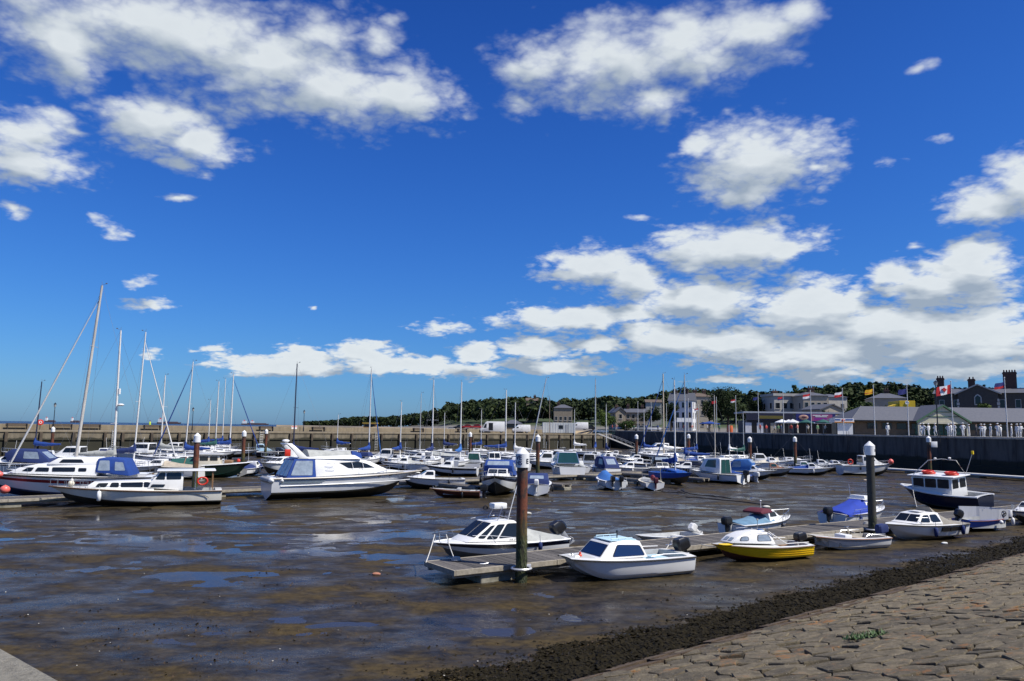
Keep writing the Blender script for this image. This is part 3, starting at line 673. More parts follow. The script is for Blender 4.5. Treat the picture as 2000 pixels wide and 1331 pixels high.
# green weed growing in the joints
mb = MB(); c0 = None
for k in range(160):
    th = rnd.uniform(0, 6.28); rr = rnd.uniform(0, 1) ** .5; d = gp(1690 + 45 * rr * math.cos(th), 1240 + 7 * rr * math.sin(th), 1.3)
    a = (d - T0).dot(TD); b = (d - T0).dot(TN); p = rev(a, b, .03); c0 = c0 or p.copy(); l = rnd.uniform(.04, .10); t2 = rnd.uniform(0, 6.28)
    v = Vector((math.cos(t2), math.sin(t2), rnd.uniform(.3, 1.3))) * l; e2 = Vector((-math.sin(t2), math.cos(t2), 0)) * l * .3
    mb.add([p - c0 - e2, p - c0 + e2, p - c0 + v], [(0, 1, 2)])
o = mb.build('green_weed', paint((.05, .10, .02), .6, .3, 9), None, smooth=0, fix=False); o.location = c0
tag(o, 'small green weed growing between the bank stones', 'plant')
# ------------------------------------------------------------------ boat kit (x forward, y to port, z up, keel on z = 0)
class Hull: pass
def make_hull(root, L, B, zs, zb, top, bottom, stripe=None, stern=.88, fine=2.2, rake=.13, flare=.30, cz0=.28, ckp=(.06, .55), sdw=.16,
              floor=.32, rub=RUBBER, bow_w=0.0, deckm=None, clinker=False, cathedral=False, stripe_band=(.62, .86), keelrise=.45, raise_=0.0, inner=None, boot=None):
    h = Hull(); h.L, h.B = L, B
    def plan(t):
        if t < .42: return stern + (1 - stern) * math.sin(math.pi / 2 * t / .42)
        return (1 - ((t - .42) / .58) ** fine) * (1 - bow_w) + bow_w
    def b(t): return max(B / 2 * plan(t), .012)
    def sz(t): return raise_ + zs + (zb - zs) * max(0, t - .15) ** 1.8 / .85 ** 1.8
    def kz(t): return raise_ + keelrise * zb * max(0, (t - .58) / .42) ** 2.4
    def cz(t): return raise_ + cz0 + (zb * .70 - cz0) * max(0, (t - .30) / .70) ** 2.3
    def xx(t, fr): return L * (t - .5) - rake * L * t ** 5 * (1 - fr)
    h.b, h.sz, h.x = b, sz, (lambda t: L * (t - .5))
    h.t_of = lambda x: x / L + .5
    fr = [0, .10] + ([stripe_band[0], stripe_band[1]] if stripe else [.45, .75]) + [1.0]
    if clinker: fr = [0, .2, .2, .4, .4, .6, .6, .8, .8, 1.0]
    rings = []; ts = [i / 22 for i in range(23)]
    for t in ts:
        c = b(t) * (1 - flare * (.4 + .6 * t)); half = []
        kk, cc, ss = kz(t), max(cz(t), kz(t) + .02), sz(t)
        half.append((xx(t, 0), 0.0, kk))
        if cathedral:                                       # twin sponsons beside a centre keel
            k2 = raise_ + .05 + keelrise * 1.15 * zb * max(0, (t - .66) / .34) ** 2.0
            half.append((xx(t, .1), c * .45, min(kk + .20, ss - .1)))
            half.append((xx(t, .2), c * .80, min(k2, ss - .08))); cc = min(k2 + .16, ss - .06)
        for q, f_ in enumerate(fr):
            g = f_ ** .8; y = c + (b(t) - c) * g; z = cc + (ss - cc) * f_
            if clinker and q % 2 == 1 and q < len(fr) - 1: y += .022
            half.append((xx(t, .25 + .75 * f_), y, z))
        rings.append([(x, -y, z) for x, y, z in half[::-1]] + half[1:])
    nh = len(rings[0]) // 2
    def rowmat(k):                                          # k rows counted from the keel
        nb = 3 if cathedral else 1
        if k < nb: return 1
        f0 = fr[k - nb] if k - nb < len(fr) else 1
        if clinker: return 0
        if k == nb: return 3
        if stripe and k == nb + 2 - 0 and True: return 2
        return 0
    rm = [rowmat(nh - 1 - j) for j in range(nh)] + [rowmat(j) for j in range(nh)]
    mb = MB(); mb.loft(rings, False, False, 0, rm)
    mb.add(rings[0], [tuple(range(len(rings[0])))], 0); mb.add(rings[-1], [tuple(range(len(rings[-1])))], 0)
    h.obj = mb.build('hull', [top, bottom, stripe or top, boot or bottom], root, smooth=28)
    # deck with a cockpit well
    deckm = deckm or top; c0, c1 = ckp; st = sorted(set([0.0, c0, c1, 1.0] + [i / 18 for i in range(19)])); dr = []
    def sect(t, open_):
        bb, z = b(t) + .015, sz(t) + .012
        if open_ and bb > sdw + .12: return [(h.x(t), bb, z), (h.x(t), bb - sdw, z + .02), (h.x(t), bb - sdw - .02, raise_ + floor), (h.x(t), 0, raise_ + floor)]
        cam_ = .07 * min(1, bb); return [(h.x(t), bb, z), (h.x(t), bb * .66, z + cam_ * .6), (h.x(t), bb * .33, z + cam_ * .9), (h.x(t), 0, z + cam_)]
    for t in st:
        op = [c0 <= t <= c1]
        if t == c0 and c0 > 0: op = [False, True]
        if t == c1: op = [True, False]
        for o_ in op:
            s_ = sect(t, o_); dr.append(s_ + [(x, -y, z) for x, y, z in s_[::-1][1:]])
    mb = MB(); im = 1 if inner else 0
    mb.loft(dr, False, False, 0, [0, im, im, im, im, 0]); mb.build('deck', [deckm, inner or deckm], root, smooth=30)
    if rub:
        for sgn in (1, -1):
            mb = MB(); mb.tube([(h.x(t), sgn * (b(t) + .02), sz(t) - .02) for t in [i / 20 for i in range(21)]], max(.022, .006 * L), 6); mb.build('rubbing_strake', rub, root)
    return h
def cabin(root, prof, wb, wt_, mat, side=(), front=(), name='cabin', taper=0.0, bevel=.035, glass=GLASS, frame=RUBBER, rim=.03, back=()):
    xs = [p[0] for p in prof]; zsv = [p[1] for p in prof]; x0, x1, z0, z1 = min(xs), max(xs), min(zsv), max(zsv)
    def w(x, z): return (wb + (wt_ - wb) * (z - z0) / (z1 - z0)) * (1 - taper * max(0, (x - x0) / (x1 - x0)))
    n = len(prof); mb = MB()
    vs = [(x, w(x, z), z) for x, z in prof] + [(x, -w(x, z), z) for x, z in prof]
    mb.add(vs, [tuple(range(n)), tuple(range(n, 2 * n))[::-1]] + [(i, (i + 1) % n, (i + 1) % n + n, i + n) for i in range(n)])
    o = mb.build(name, mat, root, smooth=30, bevel=bevel)
    cx = (x0 + x1) / 2
    for poly in side:
        pr = rpoly(poly, .07)
        for sgn in (1, -1):
            f = MB(); g = MB(); pg = grow(pr, rim)
            f.slab([(x, sgn * (w(x, z) - .02), z) for x, z in pg], (0, sgn * .027, 0)); g.slab([(x, sgn * (w(x, z) - .02), z) for x, z in pr], (0, sgn * .034, 0))
            wo_ = f.build('window', frame, o, smooth=0); g.build('pane', glass, wo_, smooth=0)
    for lst in (front, back):
        for (i, j, u0, u1, v0, v1) in lst:                   # panes on the face between profile points i and j
            A, C = Vector((prof[i][0], 0, prof[i][1])), Vector((prof[j][0], 0, prof[j][1])); d = (C - A)
            nrm = Vector((d.z, 0, -d.x)).normalized()
            if (lst is front) == (nrm.x < 0): nrm = -nrm
            pts = []
            for u, v in rpoly([(u0, v0), (u1, v0), (u1, v1), (u0, v1)], .06):
                p = A + d * v; pts.append(Vector((p.x, u * w(p.x, p.z), p.z)))
            c = sum(pts, Vector()) / len(pts); big = [c + (p - c) * 1.07 for p in pts]
            f = MB(); f.slab([p - nrm * .02 for p in big], nrm * .027); g = MB(); g.slab([p - nrm * .02 for p in pts], nrm * .034)
            wo_ = f.build('windscreen', frame, o, smooth=0); g.build('pane', glass, wo_, smooth=0)
    return o
def tarp(root, x0, x1, za, zb_, wa, wb, zg, mat, name='cover', sag=.10, seed=0, ridge=.12):
    rings = []; n = 12
    for i in range(n + 1):
        t = i / n; x = x0 + (x1 - x0) * t; zt = za + (zb_ - za) * t - sag * math.sin(math.pi * t); w = wa + (wb - wa) * t; ring = []
        for j in range(-5, 6):
            u = j / 5; prof = (1 - abs(u) ** (1.3)) ; wr = .03 * noise.noise(Vector((x * 2.3 + seed, u * 3, seed)))
            ring.append((x, u * w, zg + (zt - zg) * max(0, min(1, prof * (1 + ridge))) + wr * (abs(u) < .95)))
        ring += [(x, w + .012, zg - .12), (x, -w - .012, zg - .12)]
        rings.append(ring[:11] + [ring[11], ring[12]])
    mb = MB(); mb.loft(rings, True, True); return mb.build(name, mat, root, smooth=50)
def outboard(root, x, y, z, col=BLACK, tilt=0, sc=1.0, accent=None):
    M = Matrix.Translation((x, y, z)) @ Matrix.Rotation(R(tilt), 4, 'Y') @ Matrix.Scale(sc, 4)
    T = lambda pts: [tuple(M @ Vector(p)) for p in pts]
    def rr(cx, hx, hy, zz, k=.55): return T([(cx + hx * sx, hy * sy, zz) for sx, sy in ((1, k), (k, 1), (-k, 1), (-1, k), (-1, -k), (-k, -1), (k, -1), (1, -k))])
    mb = MB(); mb.loft([rr(-.22, .17, .12, .0, .7), rr(-.24, .25, .16, .07, .72), rr(-.25, .27, .17, .26, .74), rr(-.26, .25, .16, .42, .7), rr(-.22, .17, .12, .50, .6)])
    o = mb.build('outboard_motor', col, root, smooth=24)
    mb = MB(); mb.loft([rr(-.24, .12, .06, .04), rr(-.24, .10, .05, -.40), rr(-.27, .15, .035, -.62), rr(-.28, .16, .03, -.72)]); mb.box(*[0] * 6) if False else None
    mb.build('leg', accent or col, o, smooth=40)
    mb = MB(); mb.add(T([(-.1, -.10, .05), (.06, -.10, .05), (.06, .10, .05), (-.1, .10, .05), (-.1, -.10, -.35), (.06, -.10, -.35), (.06, .10, -.35), (-.1, .10, -.35)]), [(0,1,2,3),(7,6,5,4),(0,4,5,1),(1,5,6,2),(2,6,7,3),(3,7,4,0)]); mb.build('bracket', ALU, o)
    mb = MB(); mb.loft([rr(-.40, .015, .012, -.60), rr(-.40, .02, .13, -.52), rr(-.40, .015, .02, -.44)]); mb.loft([rr(-.42, .02, .03, -.56), rr(-.30, .02, .03, -.52)]); mb.build('propeller', ALU, o)
    return o
def rail(root, pts, r=.014, name='rail', mat=None, posts=()):
    mb = MB(); mb.tube(pts, r, 5)
    for a, b in posts: mb.tube([a, b], r * .9, 5)
    return mb.build(name, mat or STEEL, root)
def pulpit(root, h, t0=.62, hgt=.45, ins=.06, n=5):
    ts = [t0 + (1 - t0) * i / n for i in range(n + 1)]
    def P(t, s, z): return (h.x(t) - (.05 if t == 1 else 0), s * max(h.b(t) - ins, .02), h.sz(t) + z)
    pts = [P(t, 1, hgt) for t in ts] + [P(t, -1, hgt) for t in ts[::-1]]
    posts = [(P(t, s, hgt), P(t, s, 0)) for t in ts for s in (1, -1)]
    return rail(root, pts, .014, 'pulpit', STEEL, posts)
def mast(root, x, z0, H, col=ALUW, r=.06, boom=None, cover=None, furl=None, hull=None, spread=(.55,), radar=None, rake=0.0, thick=None):
    top = (x - rake * H, 0, z0 + H); mb = MB(); mb.tube([(x, 0, z0), (x - rake * H * .5, 0, z0 + H * .5), top], [r, r * .95, r * .7], 8)
    m = mb.build('mast', col, root, smooth=60)
    mb = MB(); mb.tube([top, (top[0] + .02, 0, top[2] + .35)], .012, 4); mb.tube([(top[0] - .02, 0, top[2] + .08), (top[0] - .35, 0, top[2] + .16)], .012, 4); mb.obox((top[0] - .32, 0, top[2] + .2), (.14, .02, .08), Matrix.Identity(3)); mb.build('wind_vane', WIRE, m)
    L = hull.L if hull else 7; hb = hull.B / 2 if hull else 1.2; dz = hull.sz(.5) if hull else z0
    st = MB()
    for f in spread:
        zz = z0 + H * f; xs = x - rake * H * f; s = MB(); s.tube([(xs - .1, -.75, zz), (xs, 0, zz + .05), (xs - .1, .75, zz)], .018, 5); s.build('spreader', col, m)
        for sg in (1, -1): st.tube([(x - .1, sg * hb * .93, dz), (xs - .1, sg * .75, zz), (x - rake * H * .97, 0, z0 + H * .97)], .008, 3)
    if hull:
        st.tube([(hull.x(.99), 0, hull.sz(.99)), (x - rake * H * .96, 0, z0 + H * .96)], .008, 3); st.tube([(hull.x(.01), 0, hull.sz(0)), top], .008, 3)
    st.build('stay', WIRE, m)
    if boom:
        bz = z0 + .75; mb = MB(); mb.tube([(x - .05, 0, bz), (x - boom, 0, bz + .12)], .05, 6); mb.build('boom', col, m)
        if cover:
            mb = MB(); n = 9; rings = []
            for i in range(n + 1):
                t = i / n; rr_ = (.20 * (1 - t) + .09) * (1 + .15 * math.sin(i * 2.3)); cx, cz = x + .04 - (boom - .1) * t, bz + .14 + .10 * t + (.25 * (1 - t) ** 3)
                rings.append([(cx, rr_ * .7 * math.cos(a), cz + rr_ * 1.25 * math.sin(a)) for a in [2 * math.pi * q / 8 for q in range(8)]])
            mb.loft(rings); mb.tube([(x + .02, 0, bz + .2), (x + .0, 0, bz + 1.1)], [.2, .1], 8); mb.build('sail_cover', cover, m, smooth=60)
    if furl and hull:
        a = Vector((hull.x(.985), 0, hull.sz(.98) + .15)); b = Vector((x - rake * H * .93, 0, z0 + H * .93)); mb = MB()
        mb.tube([a, a.lerp(b, .05), a.lerp(b, .5), b], [.03, .075, .06, .025], 7); mb.build('furled_sail', furl, m, smooth=60)
    if radar:
        xs = x - rake * H * radar; mb = MB(); mb.sphere((xs + .35, 0, z0 + H * radar), (.27, .27, .13), 10, 6); mb.tube([(xs, 0, z0 + H * radar - .12), (xs + .35, 0, z0 + H * radar - .1)], .03, 5); mb.build('radar_dome', WHITE, m)
        mb = MB(); mb.tube([(xs + .16, 0, z0 + H * (radar + .08)), (xs + .16, 0, z0 + H * (radar + .08) + .55)], .10, 8); mb.build('radar_reflector', WHITE, m)
    return m
def fender(root, x, y, z, col=WHITE2, l=.5, r=.10):
    mb = MB(); mb.tube([(x, y, z - l), (x, y, z - l + .05), (x, y, z - l * .5), (x, y, z - .06), (x, y, z)], [r * .3, r * .85, r, r * .85, r * .25], 8)
    mb.tube([(x, y, z), (x, y * .97, z + .35)], .01, 4); return mb.build('fender', col, root, smooth=60)
def buoy(root, x, y, z, r=.22, col=PINKB, name='buoy'):
    mb = MB(); mb.sphere((x, y, z), (r, r, r * 1.1), 12, 8); mb.tube([(x, y, z + r), (x, y, z + r + .08)], .04, 6); return mb.build(name, col, root, smooth=60)
def ringbuoy(root, c, R_=.30, r=.07, ax='y', col=ORANGEB):
    mb = MB(); mb.torus(c, R_, r, ax, 18, 8); return mb.build('lifebuoy', col, root, smooth=60)
def place(stern_bow=None, px=None, py=None, hd=0):
    if stern_bow:
        a, b = gp(*stern_bow[0]), gp(*stern_bow[1]); return ((a.x + b.x) / 2, (a.y + b.y) / 2, 0), math.degrees(math.atan2(b.y - a.y, b.x - a.x)), (b - a).length
    p = gp(px, py); return (p.x, p.y, 0), hd, None
def boat(name, label, cat, loc, hd, tilt=(0, 0), group='boats lying on the mud', zk=.80):
    o = thing(name, label, cat, (loc[0], loc[1], loc[2] if len(loc) > 2 else 0), hd, group, tilt); o.scale = (1, 1, zk)     # hulls settle into the soft mud
    return o
# --- generic kinds used for the rows further off
def sailboat(label, loc, hd, L=7.5, H=8.5, top=WHITE, bottom=ANTI_BLACK, stripe=NAVYH, mastc=ALUW, cover=BLUEC, furl=None, tilt=(0, 0), raise_=.35, boom=True, radar=None, rake=0.0, r=.065, hood=None, spread=(.55,), mx=.06):
    o = boat('sailing_boat', label, 'sailing boat', loc, hd, tilt, zk=.86)
    h = make_hull(o, L, L * .33, .98, 1.28, top, bottom, stripe, stern=.7, fine=1.9, rake=.12, flare=.16, cz0=.42, ckp=(.08, .34), floor=.55, raise_=raise_, stripe_band=(.72, .88), rub=None, keelrise=.4)
    zd = h.sz(.55); lw = L * .105
    for sg in (1, -1):
        mb = MB(); mb.loft([[(x, sg * (.30 * L * .33 + q), z) for x, q in ((-L*.10, -.04), (L*.08, -.04), (L*.08, .04), (-L*.10, .04))] for z in (0, raise_ + .35)]); mb.build('bilge_keel', bottom, o)
    cabin(o, [(-L*.16, zd - .05), (L*.26, zd + .02), (L*.20, zd + .26), (-L*.02, zd + .40), (-L*.15, zd + .42)], lw * 1.25, lw, top,
          side=[[(-L*.11, zd + .16), (-L*.01, zd + .16), (-L*.015, zd + .30), (-L*.10, zd + .31)], [(L*.02, zd + .13), (L*.11, zd + .12), (L*.09, zd + .22), (L*.025, zd + .25)]], name='coachroof', taper=.25, back=[(0, 4, -.35, .35, .2, .9)])
    if hood: cabin(o, [(-L*.20, zd + .3), (-L*.02, zd + .38), (-L*.07, zd + .85), (-L*.19, zd + .88)], lw * 1.2, lw, hood, name='spray_hood', bevel=.06, glass=CLEAR, frame=hood, front=[(1, 2, -.7, .7, .2, .8)])
    mast(o, L * mx, zd + .3, H, mastc, r, L * .36 if boom else None, cover, furl, h, spread, radar, rake)
    pulpit(o, h, .80, .5); rail(o, [(h.x(t), h.b(t) - .05, h.sz(t) + .45) for t in (0, .2, .5, .8)], .008, 'guard_wire', STEEL, [((h.x(t), h.b(t) - .05, h.sz(t) + .45), (h.x(t), h.b(t) - .05, h.sz(t))) for t in (0, .2, .5)])
    rail(o, [(h.x(t), -h.b(t) + .05, h.sz(t) + .45) for t in (0, .2, .5, .8)], .008, 'guard_wire', STEEL, [((h.x(t), -h.b(t) + .05, h.sz(t) + .45), (h.x(t), -h.b(t) + .05, h.sz(t))) for t in (0, .2, .5)])
    rail(o, [(h.x(0), y, h.sz(0) + .5) for y in (-.7, 0, .7)], .014, 'pushpit', STEEL, [((h.x(0), y, h.sz(0) + .5), (h.x(0), y, h.sz(0))) for y in (-.7, .7)])
    mb = MB(); mb.obox((h.x(0) - .06, 0, h.sz(0) - .55), (.06, .35, 1.1), Matrix.Identity(3)); mb.build('rudder', WOOD, o)
    return o
def motorboat(label, loc, hd, L=5.0, top=WHITE, bottom=ANTI_BLACK, stripe=None, canopy=None, cover=None, motor=BLACK, twin=False, glass=GLASS, tilt=(0, 0), cab=True, cabm=None, hard=False, B=None, zs=.78, tarpx=None, rub=RUBBER, rails=True, deckm=None, z0=0.0, glasswin=True, name='motor_boat', motor_tilt=0, zk=.95):
    loc = (loc[0], loc[1], z0); o = boat(name, label, 'boat', loc, hd, tilt, zk=zk); B = B or L * .39
    h = make_hull(o, L, B, zs, zs * 1.28, top, bottom, stripe, ckp=(.05, .46 if cab else .72), rub=rub, deckm=deckm, floor=.28, inner=DECKG); zd = h.sz(.6); wb = B * .36
    if cab:
        hh = .62 if not hard else 1.15; x0 = -L * .04 if not hard else -L * .12
        prof = [(x0, zd - .05), (L*.33, zd + .05), (L*.17, zd + hh * .42), (L*.07, zd + hh), (x0, zd + hh)]
        cabin(o, prof, wb, wb * .78, cabm or top, side=[[(x0 + .12, zd + hh*.45), (L*.11, zd + hh*.45), (L*.075, zd + hh*.86), (x0 + .15, zd + hh*.86)]] if glasswin else [],
              front=[(2, 3, -.88, -.06, .12, .86), (2, 3, .06, .88, .12, .86)], taper=.28, glass=glass, back=[(0, 4, -.8, .8, .3, .9)] if hard else [])
    if canopy:
        za = zd + (.55 if cab else .0)
        cabin(o, [(-L*.46, zs - .02), (L*.02, zd + .1), (L*.06, za + .30), (-L*.02, za + .72), (-L*.30, za + .68), (-L*.44, zs + .45)], B * .44, B * .36, canopy, name='canopy', bevel=.08, glass=CLEAR, frame=canopy,
              side=[[(-L*.34, zs + .45), (-L*.16, zs + .5), (-L*.16, za + .5), (-L*.31, za + .45)]], back=[(5, 4, -.62, .62, .05, .75)], front=[(2, 3, -.8, .8, .1, .8)])
    if cover: tarp(o, -L*.48, (tarpx or .02) * L, zs + .15, zd + .62, B*.43, B*.40, zs, cover, seed=L)
    if motor:
        for y in ((-.35, .35) if twin else (0,)): outboard(o, -L*.5 - .04, y, zs - .02, motor, motor_tilt, 1.0)
    if rails: pulpit(o, h, .66, .38)
    if not (cover or canopy):
        mb = MB(); mb.box(-L*.40, -L*.30, -B*.33, B*.33, .28, .58); mb.box(-L*.12, -L*.05, -B*.34, -B*.08, .28, .75); mb.box(-L*.12, -L*.05, B*.08, B*.34, .28, .75); mb.build('seat', DECKG, o, bevel=.02)
    mb = MB(); mb.tube([(h.x(.93), 0, h.sz(.93)), (h.x(.93), 0, h.sz(.93) + .14)], .03, 6); mb.tube([(h.x(.93), -.1, h.sz(.93) + .12), (h.x(.93), .1, h.sz(.93) + .12)], .02, 5); mb.build('cleat', STEEL, o)
    rf_ = random.Random(label)
    for k in range(2):
        t = rf_.uniform(.15, .6); sg = (1, -1)[k]; fender(o, h.x(t), sg * (h.b(t) + .12), h.sz(t) - .05, rf_.choice((WHITE2, NAVYC, WHITE2, BLACK)), rf_.uniform(.35, .55), .09)
    if cab and rf_.random() < .6:
        mb = MB(); x_ = L * rf_.uniform(-.02, .04); mb.tube([(x_, B * .2, zd + .5), (x_ - .15, B * .2, zd + rf_.uniform(1.6, 2.6))], .014, 4); mb.build('aerial', WHITE, o)
    return o, h
# ------------------------------------------------------------------ pontoons
AO = Vector((-1.7, 24.9, 0)); AU = Vector((.831, .556, 0)); AV = Vector((-.556, .831, 0)); A_ANG = math.degrees(math.atan2(AU.y, AU.x))
def onA(s, d): p = AO + AU * s - AV * d; return (p.x, p.y, 0)          # d metres in front of the near edge
def pontoon(label, origin, ang, length, width, individual, fstep=6.0, z=.50):
    o = thing('pontoon', label, 'pontoon', origin, ang, 'pontoons')
    n = int(length / .20); stuff = MB(); mb = MB(); mb.box(0, .185, 0, width, 0, .045); pm = mb.mesh(PLANK, 0)
    for i in range(n):
        if individual and i < 298:
            q = inst('plank', pm, o); q.location = (i * .20, random.uniform(-.012, .012), z - .045 + random.uniform(-.004, .004))
        else: stuff.box(i * .20, i * .20 + .185, 0, width, z - .045, z)
    if stuff.v: tag(stuff.build('deck_boards', PLANK, o, smooth=0, fix=False), kind='stuff')
    for y in (-.07, width):
        mb = MB(); x = 0.0
        while x < length: mb.box(x, min(x + 4.0, length) - .02, y, y + .07, z - .16, z + .012); x += 4.0
        mb.build('edge_board', PALEWOOD, o, smooth=0, bevel=.01)
    mb = MB(); mb.box(-.07, -.005, -.07, width + .07, z - .16, z + .01); mb.build('end_board', PALEWOOD, o, smooth=0, bevel=.01)
    mb = MB()
    for y in (.12, width - .12): mb.box(0, length, y - .05, y + .05, z - .26, z - .05)
    mb.build('bearer', PALEWOOD, o, smooth=0)
    x = 1.0
    fmb = MB(); fmb.box(0, 1.7, .06, width - .06, -.05, z - .24); fmesh = fmb.mesh(FLOATC, 0, .05)
    while x < length - 1.5:
        q = inst('float', fmesh, o); q.location = (x, 0, 0); x += fstep
    return o
pA = pontoon('near plank pontoon between the foreground boats', tuple(AO), A_ANG, 60, 1.9, True)
BU = Vector((.752, .66, 0)); B_ANG = math.degrees(math.atan2(BU.y, BU.x)); BO = Vector((-44, 53 + (-24) * .877, 0))
def onB(x): return Vector((x, 53 + (x + 20) * .877, 0))
pB = pontoon('middle pontoon behind the motor yacht and white cruisers', tuple(BO), B_ANG, 98, 1.8, False)
pC = pontoon('far pontoon in front of the pier fenders', (-62, 110, 0), 31.5, 100, 1.8, False)
FN = Vector((.66, -.752, 0))
for k, (x0, l, lab) in enumerate([(-7.2, 7, 'finger pontoon beside the small red boat'), (-1.4, 8.6, 'finger pontoon right of the blue canopied boat with white outboard'), (6.6, 9.5, 'finger pontoon right of the boat with two black outboards'), (11.6, 10, 'finger pontoon left of the white wheelhouse boat'), (16.6, 9, 'finger pontoon under the blue bimini boat')]):
    p = onB(x0); pontoon(lab, tuple(p), math.degrees(math.atan2(FN.y, FN.x)), l, .95, False, 3.0)
walk = pontoon('pale walkway pontoon along the foot of the quay wall', (35.5, 127, 0), math.degrees(math.atan2(-43, 19.5)), 52, 1.4, False, 8.0)
for ch in walk.children:
    if ch.name.startswith(('deck', 'edge')): ch.data.materials[0] = ALUW
# gangway from the pier corner
gw = thing('gangway', 'aluminium gangway ramp sloping from pier corner to far pontoon', 'gangway', (0, 0, 0))
a, b = pd(1168, 848, 197), pd(1236, 874, 190); b.z = .55; a.z = PZ + .05; d = (b - a).normalized(); sd_ = Vector((d.y, -d.x, 0)).normalized() * .7
mb = MB(); mb.slab([a - sd_, a + sd_, b + sd_, b - sd_], (0, 0, .10)); mb.build('ramp', paint((.30, .29, .27), .7, .5, 3), gw, smooth=0)
for sg in (-1, 1):
    mb = MB(); mb.tube([a + sd_ * sg + Vector((0, 0, 1.0)), b + sd_ * sg + Vector((0, 0, 1.0))], .04, 5)
    for i in range(9): q = a.lerp(b, i / 8) + sd_ * sg; mb.tube([q, q + Vector((0, 0, 1))], .03, 5)
    mb.build('handrail', ALU, gw)
# ------------------------------------------------------------------ pilings
RUST = None
def pile_mat():
    m, nt, b = _nodes('rusty_pile'); N = nt.nodes; L = nt.links
    g = N.new('ShaderNodeNewGeometry'); s = N.new('ShaderNodeSeparateXYZ'); L.new(g.outputs['Position'], s.inputs[0])
    n = N.new('ShaderNodeTexNoise'); n.inputs['Scale'].default_value = 4; n.inputs['Detail'].default_value = 8; n.inputs['Roughness'].default_value = .7; L.new(g.outputs['Position'], n.inputs['Vector'])
    z = N.new('ShaderNodeMath'); z.operation = 'MULTIPLY_ADD'; L.new(n.outputs[0], z.inputs[0]); z.inputs[1].default_value = 1.6; L.new(s.outputs[2], z.inputs[2])
    r = N.new('ShaderNodeMapRange'); r.inputs[1].default_value = .8; r.inputs[2].default_value = 4.9; L.new(z.outputs[0], r.inputs[0])
    c = N.new('ShaderNodeValToRGB'); e = c.color_ramp.elements; e[0].color = (.035, .045, .012, 1); e[1].color = (.20, .15, .09, 1)
    for p, q in ((.30, (.055, .065, .015)), (.42, (.11, .075, .02)), (.55, (.16, .045, .018)), (.80, (.13, .035, .015)), (.9, (.06, .045, .035))):
        k = e.new(p); k.color = (*q, 1)
    L.new(r.outputs[0], c.inputs[0])
    mp = N.new('ShaderNodeMapping'); mp.inputs['Scale'].default_value = (1, 1, .35); L.new(g.outputs['Position'], mp.inputs[0])
    n2 = N.new('ShaderNodeTexNoise'); n2.inputs['Scale'].default_value = 7; n2.inputs['Detail'].default_value = 7; n2.inputs['Roughness'].default_value = .75; L.new(mp.outputs[0], n2.inputs['Vector'])
    r2 = N.new('ShaderNodeMapRange'); r2.inputs[1].default_value = .50; r2.inputs[2].default_value = .56; r2.inputs[4].default_value = .8; L.new(n2.outputs[0], r2.inputs[0])
    x = N.new('ShaderNodeMix'); x.data_type = 'RGBA'; L.new(r2.outputs[0], x.inputs[0]); L.new(c.outputs[0], x.inputs[6]); x.inputs[7].default_value = (.022, .02, .014, 1)
    r3 = N.new('ShaderNodeMapRange'); r3.inputs[1].default_value = .36; r3.inputs[2].default_value = .31; r3.inputs[4].default_value = .6; L.new(n2.outputs[0], r3.inputs[0])
    x2 = N.new('ShaderNodeMix'); x2.data_type = 'RGBA'; L.new(r3.outputs[0], x2.inputs[0]); L.new(x.outputs[2], x2.inputs[6]); x2.inputs[7].default_value = (.34, .29, .20, 1)
    L.new(x2.outputs[2], b.inputs['Base Color']); b.inputs['Roughness'].default_value = .7
    bp = N.new('ShaderNodeBump'); bp.inputs['Strength'].default_value = .6; bp.inputs['Distance'].default_value = .03; L.new(n.outputs[0], bp.inputs['Height']); L.new(bp.outputs[0], b.inputs['Normal'])
    return m
PILEM = pile_mat(); DPILEM = paint((.028, .032, .028), .6, .6, 4, dirtcol=(.07, .05, .03), bump=.4, bscale=8)
def piling(label, loc, top=4.2, r=.19, mat=None, lean=(0, 0), collar=True):
    o = thing('piling', label, 'piling', loc, 0, 'white capped mooring pilings', lean)
    mb = MB(); mb.tube([(0, 0, -.4), (0, 0, top * .5), (0, 0, top - .5)], r, 14); mb.build('post', mat or PILEM, o, smooth=50)
    mb = MB(); mb.tube([(0, 0, top - .52), (0, 0, top - .08), (0, 0, top - .07), (0, 0, top + .14)], [r * 1.28, r * 1.28, r * 1.28, .03], 14); mb.build('cap', WHITE, o, smooth=30)
    if collar:
        mb = MB(); mb.torus((0, 0, .44), r * 1.7, .045, 'z', 14, 5); mb.box(-r * 1.8, r * 1.8, r * 1.5, r * 1.5 + .4, .40, .48); mb.build('mooring_hoop', ALU, o)
    return o
def glyphs(txt, size, mat, parent, ang, z, r):                      # lettering bent round the cap
    cu = bpy.data.curves.new('letters', 'FONT'); cu.body = txt; cu.size = size; cu.align_x = 'CENTER'; cu.align_y = 'CENTER'; cu.offset = .006; cu.space_line = .85
    t = bpy.data.objects.new('lettering', cu); COL.objects.link(t); dg = bpy.context.evaluated_depsgraph_get(); me = bpy.data.meshes.new_from_object(t.evaluated_get(dg)); bpy.data.objects.remove(t)
    bm = bmesh.new(); bm.from_mesh(me); bmesh.ops.triangulate(bm, faces=bm.faces); bmesh.ops.subdivide_edges(bm, edges=[e for e in bm.edges if e.calc_length() > .03], cuts=2); bm.to_mesh(me); bm.free()
    for v in me.vertices:
        a = R(ang) + v.co.x / r; v.co = Vector((math.cos(a) * r, math.sin(a) * r, z + v.co.y))
    me.materials.clear(); me.materials.append(mat); return inst('lettering', me, parent)
LETB = paint((.015, .03, .13), .5, .1); LETK = paint((.01, .01, .01), .5, .1)
p1 = piling('tall rusty piling with green foot and lettered white cap on the near pontoon', onA(2.25, .42), 4.22, .185)
